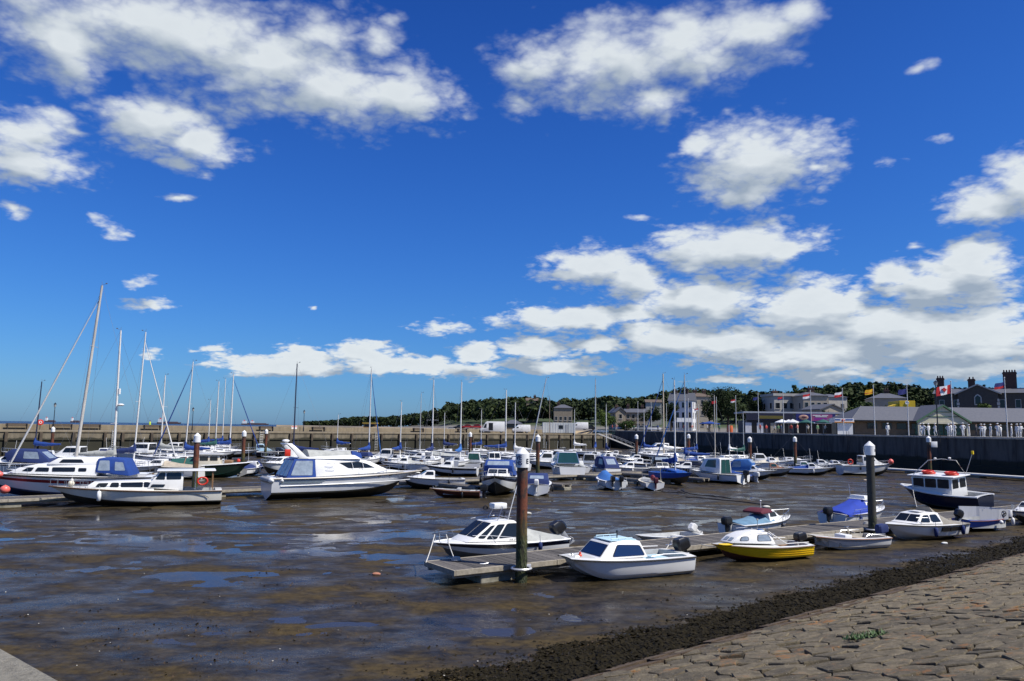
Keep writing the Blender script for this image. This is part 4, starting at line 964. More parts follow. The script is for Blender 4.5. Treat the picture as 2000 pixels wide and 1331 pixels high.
glyphs('VE\nHS', .20, LETB, p1, -122, 3.93, .2425); glyphs('E', .22, LETK, p1, -48, 3.90, .2425)
p2 = piling('dark piling with white cap rising behind the open dinghy', onA(22.6, .3), 4.45, .19, DPILEM)
glyphs('H', .18, LETK, p2, -40, 4.15, .2485)
for q_, hz_ in ((p1, 1.5), (p2, 1.1)):                          # bladder weed clinging to the lower posts
    wd = MB(); rw = random.Random(2)
    for k in range(420):
        z = hz_ * rw.random() ** 1.8; th = rw.uniform(0, 6.28); l = rw.uniform(.03, .09); p_ = Vector((math.cos(th) * .185, math.sin(th) * .185, z)); e_ = Vector((-math.sin(th), math.cos(th), 0)) * l * .35
        wd.add([p_ - e_, p_ + e_, p_ + Vector((math.cos(th) * .035, math.sin(th) * .035, -l * 1.5))], [(0, 1, 2)])
    tag(wd.build('clinging_weed', paint((.035, .045, .010), .7, .6, 12), q_, smooth=0, fix=False), kind='stuff')
for px, D, top, lab in [(387, 55, 4.2, 'red brown piling beside the green hulled boat'), (478, 84, 4.2, 'slim rusty piling behind the small boat with blue cover'), (521, 112, 4.2, 'far slim piling just left of the motor yacht'),
                        (919, 108, 4.2, 'slim brown piling above the small red boat'), (1051, 74, 4.25, 'rust red piling right of the lettered piling'), (105, 100, 4.2, 'brown piling by the blue sail cover at far left'),
                        (1243, 108, 4.2, 'slim piling near the foot of the gangway'), (1464, 92, 4.2, 'brown piling with white cap in front of quay wall, left of two'), (1552, 98, 4.25, 'brown piling with white cap in front of quay wall, right of two'), (1813, 82, 4.6, 'piling with a white notice board above the life ring boat'),
                        (1345, 118, 4.3, 'slim piling among the masts below the white house')]:
    D_ = D; q = piling(lab, (xat(px, D_), D_, 0), top, .19, None, (0, 0), D < 60)
    if px == 1813:
        mb = MB(); mb.box(.1, .75, -.30, -.27, 3.55, 4.15); mb.build('notice_board', WHITE, q, bevel=.01)

# ------------------------------------------------------------------ foreground boats
def rope(label, pts, sagz=.12, r=.014, mat=ROPE, parent=None):
    P = []; 
    for i in range(len(pts) - 1):
        a, b = Vector(pts[i]), Vector(pts[i+1])
        for k in range(8): t = k / 8; p = a.lerp(b, t); p.z -= sagz * 4 * t * (1 - t) * (a - b).length * .25; P.append(p)
    P.append(Vector(pts[-1])); mb = MB(); mb.tube(P, r, 5); return mb
# F1 white cabin fishing boat behind the pontoon, grey cover
def f1():
    L = 5.6; o = boat('fishing_boat', 'white cabin fishing boat with slanted dark windows and grey cockpit cover', 'boat', (-.45, 30.3, 0), A_ANG + 180, (0, 0), zk=0.72)
    h = make_hull(o, L, 2.15, .92, 1.12, WHITE, paint((.17, .18, .18), .5, .4, 2), NAVYH, ckp=(.05, .42), stripe_band=(.60, .93), rub=None, fine=2.3, rake=.10)
    for sg in (1, -1):
        mb = MB(); mb.tube([(h.x(t), sg * (h.b(t) + .015), h.sz(t) + .0) for t in [i / 16 for i in range(17)]], .05, 6); mb.build('rubbing_strake', WHITE, o)
    zd = 1.0
    prof = [(-.55, zd), (1.75, zd + .10), (1.45, zd + .28), (.62, zd + 1.02), (-.35, zd + 1.06), (-.62, zd + .75)]
    w1 = lambda x: zd + .30 + (1.40 - x) * .90
    cabin(o, prof, .86, .66, WHITE, taper=.26, bevel=.05,
          side=[[(1.28, zd + .30), (1.02, zd + .26), (.52, zd + .86), (.70, zd + .84)], [(.92, zd + .22), (.52, zd + .2), (.10, zd + .88), (.40, zd + .88)], [(.40, zd + .22), (-.42, zd + .26), (-.42, zd + .9), (-.02, zd + .9)]],
          front=[(2, 3, -.92, -.05, .08, .92), (2, 3, .05, .92, .08, .92)])
    tarp(o, -L*.48, -.45, zd + .02, zd + .78, .96, .82, .93, GREYC, 'cockpit_cover', .02, 3, .3)
    rail(o, [(.9, sg_ * .55, zd + 1.08) for sg_ in (-1,)] + [(.5, -.5, zd + 1.16), (-.3, -.5, zd + 1.18), (-.3, .5, zd + 1.18), (.5, .5, zd + 1.16), (.6, 0, zd + 1.16)], .016, 'roof_rail')
    # mast frame with a life raft box, horn and aerial
    rail(o, [(.25, -.35, zd + 1.05), (-.02, -.3, zd + 1.75), (-.02, .3, zd + 1.75), (.25, .35, zd + 1.05)], .018, 'light_gantry')
    mb = MB(); mb.box(-.30, .30, -.20, .20, zd + 1.62, zd + 1.92); mb.build('equipment_box', WHITE, o, bevel=.05)
    for x in (-.42, .42):
        mb = MB(); mb.torus((x, -.25, zd + 1.66), .09, .035, 'y', 12, 6); mb.build('loudhailer', BLACK, o)
    mb = MB(); mb.tube([(-.3, .25, zd + 1.05), (-.85, .25, zd + 3.5)], .016, 5); mb.build('aerial', WHITE, o)
    mb = MB(); mb.tube([(-.45, -.3, zd + 1.05), (-.5, -.3, zd + 1.4)], .04, 6); mb.build('navigation_light', BLACK, o)
    rail(o, [(1.6, -.78, h.sz(.8) + .42), (.9, -.95, h.sz(.7) + .42), (-.2, -1.0, h.sz(.5) + .28)], .014, 'side_rail', STEEL, [((.9, -.95, h.sz(.7) + .42), (.7, -.97, h.sz(.7))), ((1.6, -.78, h.sz(.8) + .42), (1.4, -.82, h.sz(.8)))])
    rail(o, [(1.6, .78, h.sz(.8) + .42), (.9, .95, h.sz(.7) + .42), (-.2, 1.0, h.sz(.5) + .28)], .014, 'side_rail', STEEL, [((.9, .95, h.sz(.7) + .42), (.7, .97, h.sz(.7)))])
    for sg in (1, -1):
        rail(o, [(2.62, sg * .16, h.sz(.97)), (2.66, sg * .16, h.sz(.97) + .55), (2.40, sg * .35, h.sz(.93) + .55), (2.36, sg * .36, h.sz(.93))], .016, 'pulpit')
    outboard(o, -L*.5 - .02, 0, .98, BLACK, 35, 1.25, paint((.25, .26, .28), .4, .2))
    cu = bpy.data.curves.new('reg', 'FONT'); cu.body = 'FR142'; cu.size = .17; t = bpy.data.objects.new('lettering', cu); COL.objects.link(t)
    dg = bpy.context.evaluated_depsgraph_get(); me = bpy.data.meshes.new_from_object(t.evaluated_get(dg)); bpy.data.objects.remove(t); me.materials.clear(); me.materials.append(LETK)
    q = inst('lettering', me, o); q.location = (.05, .905, zd + .06); q.rotation_euler = (R(90 - 4), 0, R(180))
    fender(o, -1.2, 1.15, .95, NAVYC, .45, .09)
    return o
f1()
# F2 white dory
def f2():
    L = 4.75; p = onA(5.95, 1.30); o = boat('dory', 'white cathedral hulled dory with pale blue roof and blue tinted windows', 'boat', p, A_ANG + 180 - 7, (0, 0), zk=0.78)
    PB = paint((.50, .70, .78), .35, .2, 2)
    h = make_hull(o, L, 2.0, .82, .98, WHITE, WHITE2, None, stern=.92, fine=3.2, rake=.06, flare=.22, cathedral=True, bow_w=.42, ckp=(.06, .44), rub=RUBBER, keelrise=.55, inner=DECKG, floor=.30)
    zd = .92
    prof = [(-.42, zd), (1.55, zd + .02), (1.42, zd + .08), (.98, zd + .64), (.40, zd + .72), (-.20, zd + .68)]
    cabin(o, prof, .80, .62, WHITE, taper=.12, bevel=.07, glass=BGLASS, side=[[(.95, zd + .10), (-.28, zd + .10), (-.14, zd + .50), (.70, zd + .56)]], front=[(2, 3, -.86, .86, .10, .86)])
    mb = MB(); mb.box(-.14, .92, -.52, .52, zd + .70, zd + .735); mb.build('roof', PB, o, bevel=.015)
    mb = MB()
    for y in (-.46, .46): mb.tube([(.85, y, zd + .80), (.0, y, zd + .80)], .018, 5)
    for x in (.85, .55, .28, 0.0):
        for y in (-.46, .46): mb.tube([(x, y, zd + .72), (x, y, zd + .80)], .015, 5)
    mb.build('roof_rail', PB, o)
    mb = MB(); mb.tube([(.3, .0, zd + .7), (.3, 0, zd + 1.0)], .02, 6); mb.sphere((.3, 0, zd + 1.02), .045, 8, 5); mb.build('navigation_light', BLACK, o)
    mb = MB(); mb.box(-1.9, -1.35, -.75, .75, .3, .66); mb.box(-1.2, -.7, .35, .75, .3, .72); mb.box(-1.2, -.7, -.75, -.35, .3, .72); mb.build('seat', PB, o, bevel=.03)
    outboard(o, -L*.5 + .06, 0, .86, BLACK, 18, 1.12); buoy(o, 1.85, .1, 1.03, .07, ORANGEB, 'mooring_float')
    mb = MB(); mb.tube([(2.05, -.12, 1.0), (2.05, -.12, 1.12)], .03, 6); mb.tube([(1.95, .2, 1.02), (2.1, .2, 1.02)], .025, 6); mb.tube([(1.95, -.2, 1.02), (2.1, -.2, 1.02)], .025, 6); mb.build('cleat', STEEL, o)
    for y in (-.88, .88):
        mb = MB(); mb.tube([(-.5, y, .96), (-1.0, y, 1.02), (-2.1, y, .98)], .016, 5); mb.build('grab_rail', STEEL, o)
    mb = MB(); mb.sphere((-2.38, .7, .62), (.06, .05, .09), 8, 5); mb.build('exhaust_cap', WHITE, o)
f2()
# F3 yellow clinker cabin boat
def f3():
    L = 4.3; p = onA(12.7, 1.55); o = boat('cabin_boat', 'yellow clinker boat with white cabin and two small windows', 'boat', p, A_ANG + 180 - 12, (0, 0), zk=0.72)
    h = make_hull(o, L, 1.75, .80, 1.0, YELLOW, ANTI_RED, None, stern=.80, fine=2.0, rake=.11, flare=.26, cz0=.24, clinker=True, ckp=(.04, .40), rub=paint((.16, .08, .04), .5, .4), deckm=WHITE, inner=DECKG)
    zd = .94
    prof = [(-.35, zd), (1.55, zd + .12), (1.25, zd + .42), (.80, zd + .60), (-.05, zd + .64), (-.22, zd + .55)]
    cabin(o, prof, .64, .48, WHITE, taper=.36, bevel=.06, glass=CLEAR, side=[[(1.18, zd + .24), (.82, zd + .24), (.82, zd + .42), (1.08, zd + .42)], [(.42, zd + .20), (-.16, zd + .20), (-.06, zd + .50), (.36, zd + .50)]], front=[(1, 2, -.6, -.1, .3, .8), (1, 2, .1, .6, .3, .8)])
    for sg in (1, -1): rail(o, [(-.1, sg * .5, zd + .66), (-.75, sg * .72, .98), (-1.9, sg * .66, .98)], .022, 'coaming_rail', ALUW)
    rail(o, [(-.15, -.2, zd + .66), (-.15, -.2, zd + 1.15)], .012, 'stern_light_pole', STEEL); mb = MB(); mb.sphere((-.15, -.2, zd + 1.18), .05, 8, 5); mb.build('navigation_light', GREYC, o)
    rail(o, [(.7, -.45, zd + .72), (.1, -.5, zd + .74)], .014, 'grab_rail', STEEL); rail(o, [(.7, .45, zd + .72), (.1, .5, zd + .74)], .014, 'grab_rail', STEEL)
    mb = MB(); mb.sphere((1.72, .22, .99), (.30, .24, .04), 10, 5); mb.build('deck_cover', YELLOW, o)
    mb = MB(); mb.box(-1.9, -1.4, -.6, .6, .3, .62); mb.box(-1.2, -.6, -.62, -.36, .3, .62); mb.box(-1.2, -.6, .36, .62, .3, .62); mb.build('seat', WOOD, o, bevel=.02)
    outboard(o, -L*.5 + .25, 0, .86, BLACK, 12, .95)
f3()
# F4 open white dinghy
def f4():
    L = 3.75; p = onA(18.7, 1.42); o = boat('dinghy', 'open grey white dinghy with small console and covered outboard', 'boat', p, A_ANG + 180 - 12, (0, 0), zk=0.76)
    h = make_hull(o, L, 1.62, .62, .80, WHITE2, WHITE2, GREYHULL, stern=.9, fine=2.6, cathedral=True, bow_w=.25, flare=.22, ckp=(.05, .86), sdw=.10, floor=.22, rub=COPPER, inner=paint((.5, .47, .40), .6, .5, 3), keelrise=.5)
    mb = MB(); mb.box(-.05, .35, -.32, .32, .22, .80); mb.build('console', WHITE, o, bevel=.04)
    mb = MB(); mb.box(-1.0, -.55, -.62, .62, .22, .56); mb.build('seat', BEIGEC, o, bevel=.03); mb = MB(); mb.box(.55, .95, -.6, .6, .22, .50); mb.build('seat', BEIGEC, o, bevel=.03)
    for sg in (1, -1): rail(o, [(-.3, sg * .74, .64), (-.5, sg * .74, .86), (-1.5, sg * .72, .84), (-1.6, sg * .72, .64)], .014, 'grab_rail')
    mb = MB(); mb.tube([(-.08, 0, .84), (-.14, 0, .90)], .02, 6); mb.torus((-.16, 0, .88), .13, .016, 'x', 12, 5); mb.build('steering_wheel', BLACK, o)
    outboard(o, -L*.5, 0, .70, NAVYC, 10, 1.05)
f4()
# F5 white cruiser, black side panels, beige folded hood
def f5():
    L = 5.1; p = onA(24.6, 1.5); o = boat('cabin_cruiser', 'small white cruiser with black side panels and beige cockpit cover', 'boat', p, A_ANG + 180 - 5, (0, 0), zk=0.76)
    h = make_hull(o, L, 1.95, .92, 1.10, WHITE, WHITE2, None, ckp=(.05, .40), fine=2.5, rake=.10, rub=RUBBER)
    for sg in (1, -1):
        for a, c in ((.07, .19), (.205, .33), (.345, .46)):
            mb = MB(); mb.slab([(h.x(t), sg * (h.b(t) - .03 - .06 * (1 - f)), h.sz(t) - q) for t, q, f in ((a, .36, 0), (c, .36, 0), (c, .10, 1), (a, .10, 1))], (0, sg * .055, 0)); mb.build('side_panel', BLACK, o, smooth=0)
    zd = 1.02; prof = [(-.55, zd), (1.35, zd + .08), (1.10, zd + .14), (.68, zd + .62), (-.10, zd + .70), (-.45, zd + .66)]
    cabin(o, prof, .80, .60, WHITE, taper=.20, bevel=.05, side=[[(.92, zd + .16), (.32, zd + .14), (.30, zd + .54), (.62, zd + .52)], [(.18, zd + .14), (-.42, zd + .14), (-.25, zd + .55), (.16, zd + .55)]], front=[(2, 3, -.88, -.05, .1, .88), (2, 3, .05, .88, .1, .88)])
    mb = MB(); mb.box(.0, .5, -.28, .28, zd + .70, zd + .745); mb.build('roof_hatch', WHITE2, o, bevel=.02)
    tarp(o, -L*.48, -.30, .98, zd + .98, .90, .72, .98, TAUPEC, 'cockpit_cover', .20, 5, .5)
    rail(o, [(1.2, -.6, zd + .45), (.7, -.85, zd + .45), (.3, -.86, zd + .10)], .014, 'side_rail'); rail(o, [(1.2, .6, zd + .45), (.7, .85, zd + .45), (.3, .86, zd + .10)], .014, 'side_rail')
    for x in (.35, -1.75): fender(o, x, 1.0, .88, NAVYC, .55, .10); fender(o, x, -1.0, .88, NAVYC, .55, .10)
f5()
# F6 blue boat with grey spray shield
def f6():
    L = 3.7; p = onA(31.0, 1.45); o = boat('workboat', 'blue boat with tall grey wheel shelter and red gunwale', 'boat', p, 14, (0, 0), zk=0.8); o.scale = (.84, .84, .80)
    h = make_hull(o, L, 1.75, .74, .98, BLUEH, NAVYH, None, stern=.8, fine=2.2, rub=paint((.30, .06, .03), .5, .4), ckp=(.06, .80), sdw=.10, floor=.25, inner=DECKG)
    GP = paint((.46, .47, .50), .45, .3, 1.5, streak=True); mb = MB()
    pts = [(-1.2, -.80), (.2, -.86), (1.1, -.66), (1.45, 0), (1.1, .66), (.2, .86), (-1.2, .80)]; zt = [1.50, 1.46, 1.42, 1.38, 1.42, 1.46, 1.50]
    for (x, y), (x2, y2), za, zb in zip(pts, pts[1:], zt, zt[1:]):
        mb.add([(x, y, .78), (x2, y2, .78), (x2, y2, zb), (x, y, za), (x*.97, y*.96, .78), (x2*.97, y2*.96, .78), (x2*.97, y2*.96, zb), (x*.97, y*.96, za)], [(0,1,2,3),(7,6,5,4),(3,2,6,7),(0,4,5,1),(0,3,7,4),(1,5,6,2)])
    mb.build('shelter', GP, o, smooth=0)
    mb = MB(); mb.torus((.62, -.80, 1.16), .17, .025, 'y', 18, 6); mb.slab([(.50, -.80, 1.10), (.62, -.81, 1.20), (.76, -.78, 1.22), (.70, -.79, 1.12)], (0, -.03, 0)); q = mb.build('emblem', BLACK, o)
    for x in (-.9, -.3, .3, .9):
        mb = MB(); mb.sphere((x, -.86 + .1 * (x > .5), 1.52), .025, 6, 4); mb.build('bolt', STEEL, o)
    fender(o, .2, -.98, .78, WHITE, .26, .12); fender(o, 1.75, -.35, .85, WHITE, .5, .11)
    outboard(o, -L*.5, 0, .78, BLACK, 30, 1.0)
    mb = MB(); mb.box(1.42, 1.60, -.5, .5, .9, 1.35); mb.build('locker', WHITE, o, bevel=.02)
f6()
# F7 navy workboat with wheelhouse and life rings on its roof
def f7():
    c = pd(1840, 950, 53); o = boat('workboat', 'navy hulled workboat with white wheelhouse and red life rings on roof', 'boat', (c.x, c.y, 0), 120, (-5, 0), zk=.88)
    L = 5.8; h = make_hull(o, L, 2.4, 1.15, 1.55, NAVYH, ANTI_BLACK, None, stern=.78, fine=2.2, rub=None, deckm=WHITE, ckp=(.05, .40), floor=.5, inner=DECKG, flare=.24)
    for sg in (1, -1):
        mb = MB(); mb.tube([(h.x(t), sg * (h.b(t) + .01), h.sz(t) + .02) for t in [i / 18 for i in range(19)]], .075, 7); mb.build('gunwale', WHITE, o)
    z = 1.25; prof = [(-1.25, z - .3), (1.5, z), (1.55, z + 1.18), (-1.25, z + 1.22)]
    ws = [[(a, z + .42), (b, z + .42), (b, z + 1.05), (a, z + 1.05)] for a, b in ((-1.05, -.32), (-.18, .55), (.68, 1.38))]
    cabin(o, prof, .92, .84, WHITE, side=ws, bevel=.03, back=[(0, 3, -.85, -.12, .46, .88), (0, 3, .12, .85, .46, .88)], front=[(1, 2, -.85, -.05, .35, .88), (1, 2, .05, .85, .35, .88)])
    mb = MB(); mb.box(-1.5, 1.75, -1.0, 1.0, z + 1.22, z + 1.30); mb.build('roof', WHITE, o, bevel=.03)
    for x in (-.85, .75):
        for k in range(2): mb = MB(); mb.torus((x + .05 * k, .0 + .06 * k, z + 1.37 + .12 * k), .34, .075, 'z', 20, 8); mb.build('lifebuoy', REDB, o, smooth=60)
    rail(o, [(-1.3, -.8, z + 1.3), (-.9, -.55, z + 2.35), (-.2, 0, z + 2.5), (.5, .4, z + 2.4), (1.4, .8, z + 1.3)], .028, 'gantry', ALU)
    for x, y in ((-.6, -.3), (.1, .2)): mb = MB(); mb.sphere((x, y, z + 2.55), (.10, .10, .07), 8, 5); mb.build('navigation_light', WHITE, o)
    mb = MB(); mb.tube([(-1.35, -.7, z + 1.3), (-1.9, -.75, z + 2.9)], .02, 5); mb.build('aerial', ALU, o); mb = MB(); mb.box(-1.98, -1.86, -.80, -.70, z + 2.85, z + 3.1); mb.build('marker_flag', YELLOW, o)
    rail(o, [(1.5, .95, z + .5), (-1.2, .98, z + .2)], .018, 'handrail', ALUW); rail(o, [(1.5, -.95, z + .5), (-1.2, -.98, z + .2)], .018, 'handrail', ALUW)
f7()
# boats moored behind the near pontoon
def behindA(s, v=3.1): p = AO + AU * s + AV * v; return (p.x, p.y, 0)
def f8():
    o, h = motorboat('white cabin boat under a long bright blue tarpaulin, black outboard', behindA(26.9), A_ANG, 4.9, motor=BLACK, zs=.92, cab=True, zk=.8)
    for c_ in [c for c in o.children if c.name.startswith('seat')]: bpy.data.objects.remove(c_)
    tarp(o, -2.32, .35, 1.12, 2.0, .93, .80, .95, ROYALC, 'cover', .06, 5, .45)
    mb = MB(); mb.box(-.3, .45, -.5, .5, 1.75, 1.80); mb.build('radar_shelf', WHITE, o, bevel=.02)
    cabin(o, [(-.15, 1.70), (.55, 1.70), (.42, 2.0), (-.1, 2.02)], .50, .42, WHITE, name='flybridge_screen', bevel=.03)
    rail(o, [(-1.8, -.9, 1.0), (-1.75, -.9, 1.22), (-.2, -.92, 1.30), (0, -.92, 1.05)], .014, 'side_rail')
f8()
def f9():
    p = behindA(18.8); o, h = motorboat('white cabin boat with faded blue cover and maroon hood', p, A_ANG + 2, 4.6, cover=TEALC, tarpx=.04, motor=BLACK, zs=.82, cab=True, zk=.8)
    cabin(o, [(-.70, 1.34), (.22, 1.42), (.12, 1.62), (-.40, 1.66), (-.78, 1.48)], .62, .44, MAROONC, name='hood', bevel=.09)
    mb = MB(); mb.tube([(.1, .1, 1.6), (.1, .1, 2.0)], .016, 5); mb.sphere((.1, .1, 2.03), .05, 8, 5); mb.build('navigation_light', WHITE, o)
f9()
def f10():
    o = boat('tender', 'low white open tender moored left of the maroon hooded boat', 'boat', behindA(12.2, 2.9), A_ANG + 180 + 5, zk=0.8)
    h = make_hull(o, 3.7, 1.5, .50, .72, WHITE, WHITE2, None, stern=.9, fine=2.6, bow_w=.2, ckp=(.06, .82), sdw=.14, floor=.15, rub=None, inner=DECKG)
    mb = MB(); mb.box(-.2, .1, -.6, .6, .34, .40); mb.box(-1.3, -1.0, -.6, .6, .34, .40); mb.build('thwart', WHITE2, o, bevel=.01)
    outboard(o, -1.85, 0, .55, WHITE2, 55, .8)
f10()
o, h = motorboat('blue topped white boat at the right edge of the picture', onA(36.6, 1.5), A_ANG + 180, 5.0, stripe=BLUEH, canopy=None, motor=BLACK, zs=.85, deckm=WHITE, zk=.8)

# gear lying on the near pontoon
for k, (s_, d_) in enumerate([(1.2, -.2), (4.6, -.15), (9.6, -.2), (11.2, -1.7), (15.8, -.2), (17.4, -1.7), (21.2, -.15), (24.8, -1.7), (27.2, -.2), (30.4, -1.7)]):
    p = onA(s_, d_); o = thing('mooring_cleat', 'small steel cleat on the near pontoon edge, %s from its left end' % ['first', 'second', 'third', 'fourth', 'fifth', 'sixth', 'seventh', 'eighth', 'ninth', 'tenth'][k], 'cleat', (p[0], p[1], .5), A_ANG, 'cleats on the near pontoon')
    mb = MB(); mb.tube([(-.16, 0, .09), (-.05, 0, .075), (.05, 0, .075), (.16, 0, .09)], .02, 6); mb.build('horn', STEEL, o)
    for x in (-.05, .05): mb = MB(); mb.tube([(x, 0, 0), (x, 0, .075)], .022, 6); mb.build('stem', STEEL, o)
for k, (s_, d_, lab) in enumerate([(.9, -1.5, 'coil of pale rope at the pontoon end'), (10.2, -.5, 'coil of rope on the pontoon between dory and yellow boat'), (23.6, -.6, 'coil of rope beside the dark piling'), (16.4, -1.3, 'blue rope coil on the pontoon by the maroon hooded boat')]):
    p = onA(s_, d_); mb = MB(); P_ = [(.17 * (1 - .1 * (i // 14)) * math.cos(i * .45) , .17 * (1 - .1 * (i // 14)) * math.sin(i * .45), .02 + .0022 * i) for i in range(56)]; mb.tube(P_, .016, 5)
    o = mb.build('rope_coil', MIDBLUE if k == 3 else ROPE); o.location = (p[0], p[1], .5); tag(o, lab, 'rope', 'rope coils on the near pontoon')
for k, (a, b, lab) in enumerate([((4.6, -.15, .58), (4.15, 1.0, .66), 'mooring rope from the dory bow to the pontoon'), ((9.6, -.2, .58), (8.1, 1.0, .66), 'mooring rope from the dory stern to the pontoon'), ((11.2, .0, .52), (10.9, 1.0, .6), 'mooring rope from the yellow boat bow'), ((15.8, -.2, .58), (14.6, 1.1, .55), 'mooring rope from the yellow boat stern'), ((21.2, -.15, .58), (20.2, .9, .5), 'mooring rope from the open dinghy stern'), ((27.2, -.2, .58), (26.9, .9, .68), 'mooring rope from the beige covered cruiser')]):
    A_, B_ = Vector(onA(a[0], a[1])), Vector(onA(b[0], b[1])); A_.z = a[2]; B_.z = b[2]; mb = rope(lab, [tuple(B_ - A_), (0, 0, 0)], .12, .016); o = mb.build('mooring_rope', ROPE); o.location = A_; tag(o, lab, 'rope', 'mooring ropes')
# ------------------------------------------------------------------ the larger boats on the left
def L1():
    loc, hd, ln = place(((414, 984), (112, 991)), None, None); L = 9.5
    o = boat('cabin_cruiser', 'long white wooden cruiser with open wheel shelter nearest on the left', 'boat', loc, hd, (0, 0))
    h = make_hull(o, L, 2.8, 1.12, 1.55, paint((.76, .73, .64), .35, .3, 1.2, streak=True, dirtcol=(.4, .34, .24)), ANTI_BLACK, None, stern=.86, fine=2.0, rake=.09, flare=.20, cz0=.30, ckp=(.04, .26), rub=paint((.10, .05, .025), .5, .4), floor=.55, inner=DECKG)
    zd = 1.30
    cabin(o, [(-.9, zd - .1), (2.9, zd + .12), (2.45, zd + .50), (-.9, zd + .62)], 1.02, .88, WHITE, taper=.30, bevel=.04,
          side=[[(2.25, zd + .20), (1.75, zd + .18), (1.60, zd + .46), (2.1, zd + .44)], [(1.5, zd + .18), (1.05, zd + .16), (1.05, zd + .47), (1.4, zd + .47)], [(.90, zd + .16), (-.25, zd + .14), (-.25, zd + .50), (.90, zd + .48)], [(-.35, zd + .15), (-.80, zd + .15), (-.6, zd + .48), (-.35, zd + .5)]], front=[(1, 2, -.7, -.08, .3, .8), (1, 2, .08, .7, .3, .8)], name='forward_cabin')
    prof = [(-2.5, zd - .15), (-.55, zd + .1), (-.75, zd + .62), (-1.15, zd + 1.28), (-2.5, zd + 1.30)]
    cabin(o, prof, 1.05, .90, WHITE, bevel=.04, side=[[(-.95, zd + .72), (-1.45, zd + .70), (-1.45, zd + 1.18), (-1.2, zd + 1.18)], [(-1.58, zd + .70), (-2.35, zd + .70), (-2.35, zd + 1.18), (-1.58, zd + 1.18)], [(-.7, zd + .12), (-1.4, zd + .12), (-1.5, zd + .32), (-.8, zd + .34)]], front=[(2, 3, -.9, -.05, .1, .9), (2, 3, .05, .9, .1, .9)], name='wheelhouse')
    mb = MB(); mb.box(-4.35, -1.0, -1.12, 1.12, zd + 1.30, zd + 1.38); mb.build('hard_top', WHITE, o, bevel=.03)
    for x in (-4.2, -3.2):
        for y in (-1.0, 1.0): rail(o, [(x, y, 1.15), (x, y, zd + 1.3)], .025, 'roof_post', WOOD if x < -4 else STEEL)
    ringbuoy(o, (-3.6, 1.02, zd + .55), .28, .06, 'y', REDB)
    pulpit(o, h, .78, .5); fender(o, 2.0, 1.22, 1.25, WHITE, .75, .13)
    mb = MB(); mb.sphere((3.6, .2, 1.72), (.18, .18, .24), 10, 6); mb.build('fender_bag', CREAM, o)
    rail(o, [(2.4, .95, zd + .66), (.2, 1.0, zd + .72), (-.8, 1.0, zd + .72)], .012, 'grab_rail'); rail(o, [(2.4, -.95, zd + .66), (.2, -1.0, zd + .72), (-.8, -1.0, zd + .72)], .012, 'grab_rail')
    # dark curved line on the port quarter
    mb = MB(); mb.tube([(h.x(t), h.b(t) * .985 + .012, z) for t, z in ((.33, 1.0), (.24, .98), (.16, .90), (.10, .76), (.08, .62))], .018, 5); mb.build('quarter_line', RUBBER, o)
    return o
L1()
def L2():
    o = boat('motor_cruiser', 'white motor cruiser with dark red band and bright blue cockpit canopy at left', 'boat', (-30.0, 52.5, 0), 192, zk=.82)
    L = 11.5; h = make_hull(o, L, 3.3, 1.65, 2.0, WHITE, ANTI_BLUE, REDSTR, stern=.85, fine=2.0, rake=.12, ckp=(.04, .24), floor=.8, stripe_band=(.62, .80))
    zd = 1.85
    cabin(o, [(-2.3, zd - .1), (3.3, zd + .1), (2.5, zd + .55), (1.4, zd + .85), (-2.3, zd + .8)], 1.25, 1.05, WHITE, taper=.22, bevel=.10,
          side=[[(2.3, zd + .28), (1.75, zd + .26), (1.6, zd + .55), (1.95, zd + .55)], [(1.5, zd + .25), (.7, zd + .24), (.7, zd + .55), (1.35, zd + .56)], [(.45, zd + .24), (-.9, zd + .24), (-.9, zd + .58), (.45, zd + .58)], [(-1.15, zd + .26), (-1.6, zd + .26), (-1.6, zd + .52), (-1.15, zd + .52)]])
    cabin(o, [(-2.4, zd + .75), (.9, zd + .8), (.2, zd + 1.35), (-2.2, zd + 1.38)], 1.05, .85, WHITE, bevel=.10, side=[[(.1, zd + .95), (-1.4, zd + .95), (-1.2, zd + 1.22), (-.1, zd + 1.22)]], name='upper_cabin', front=[(1, 2, -.85, .85, .15, .85)])
    cabin(o, [(-4.4, 1.75), (-2.2, zd + .2), (-2.25, zd + 1.30), (-2.6, zd + 1.36), (-3.9, zd + 1.26)], 1.35, 1.05, BLUEC, name='canopy', bevel=.10, glass=CLEAR, frame=BLUEC, side=[[(-3.1, zd + .35), (-2.35, zd + .35), (-2.4, zd + 1.15), (-3.0, zd + 1.15)], [(-4.05, zd + .35), (-3.4, zd + .35), (-3.35, zd + 1.05), (-3.85, zd + 1.0)]])
    pulpit(o, h, .66, .65); buoy(o, 3.4, 1.45, 1.9, .22, PINKB); fender(o, -1.0, 1.75, 1.6, WHITE2, .6, .12)
    q = buoy(o, 2.9, 1.72, .75, .30, PINKB)
    return o
L2()
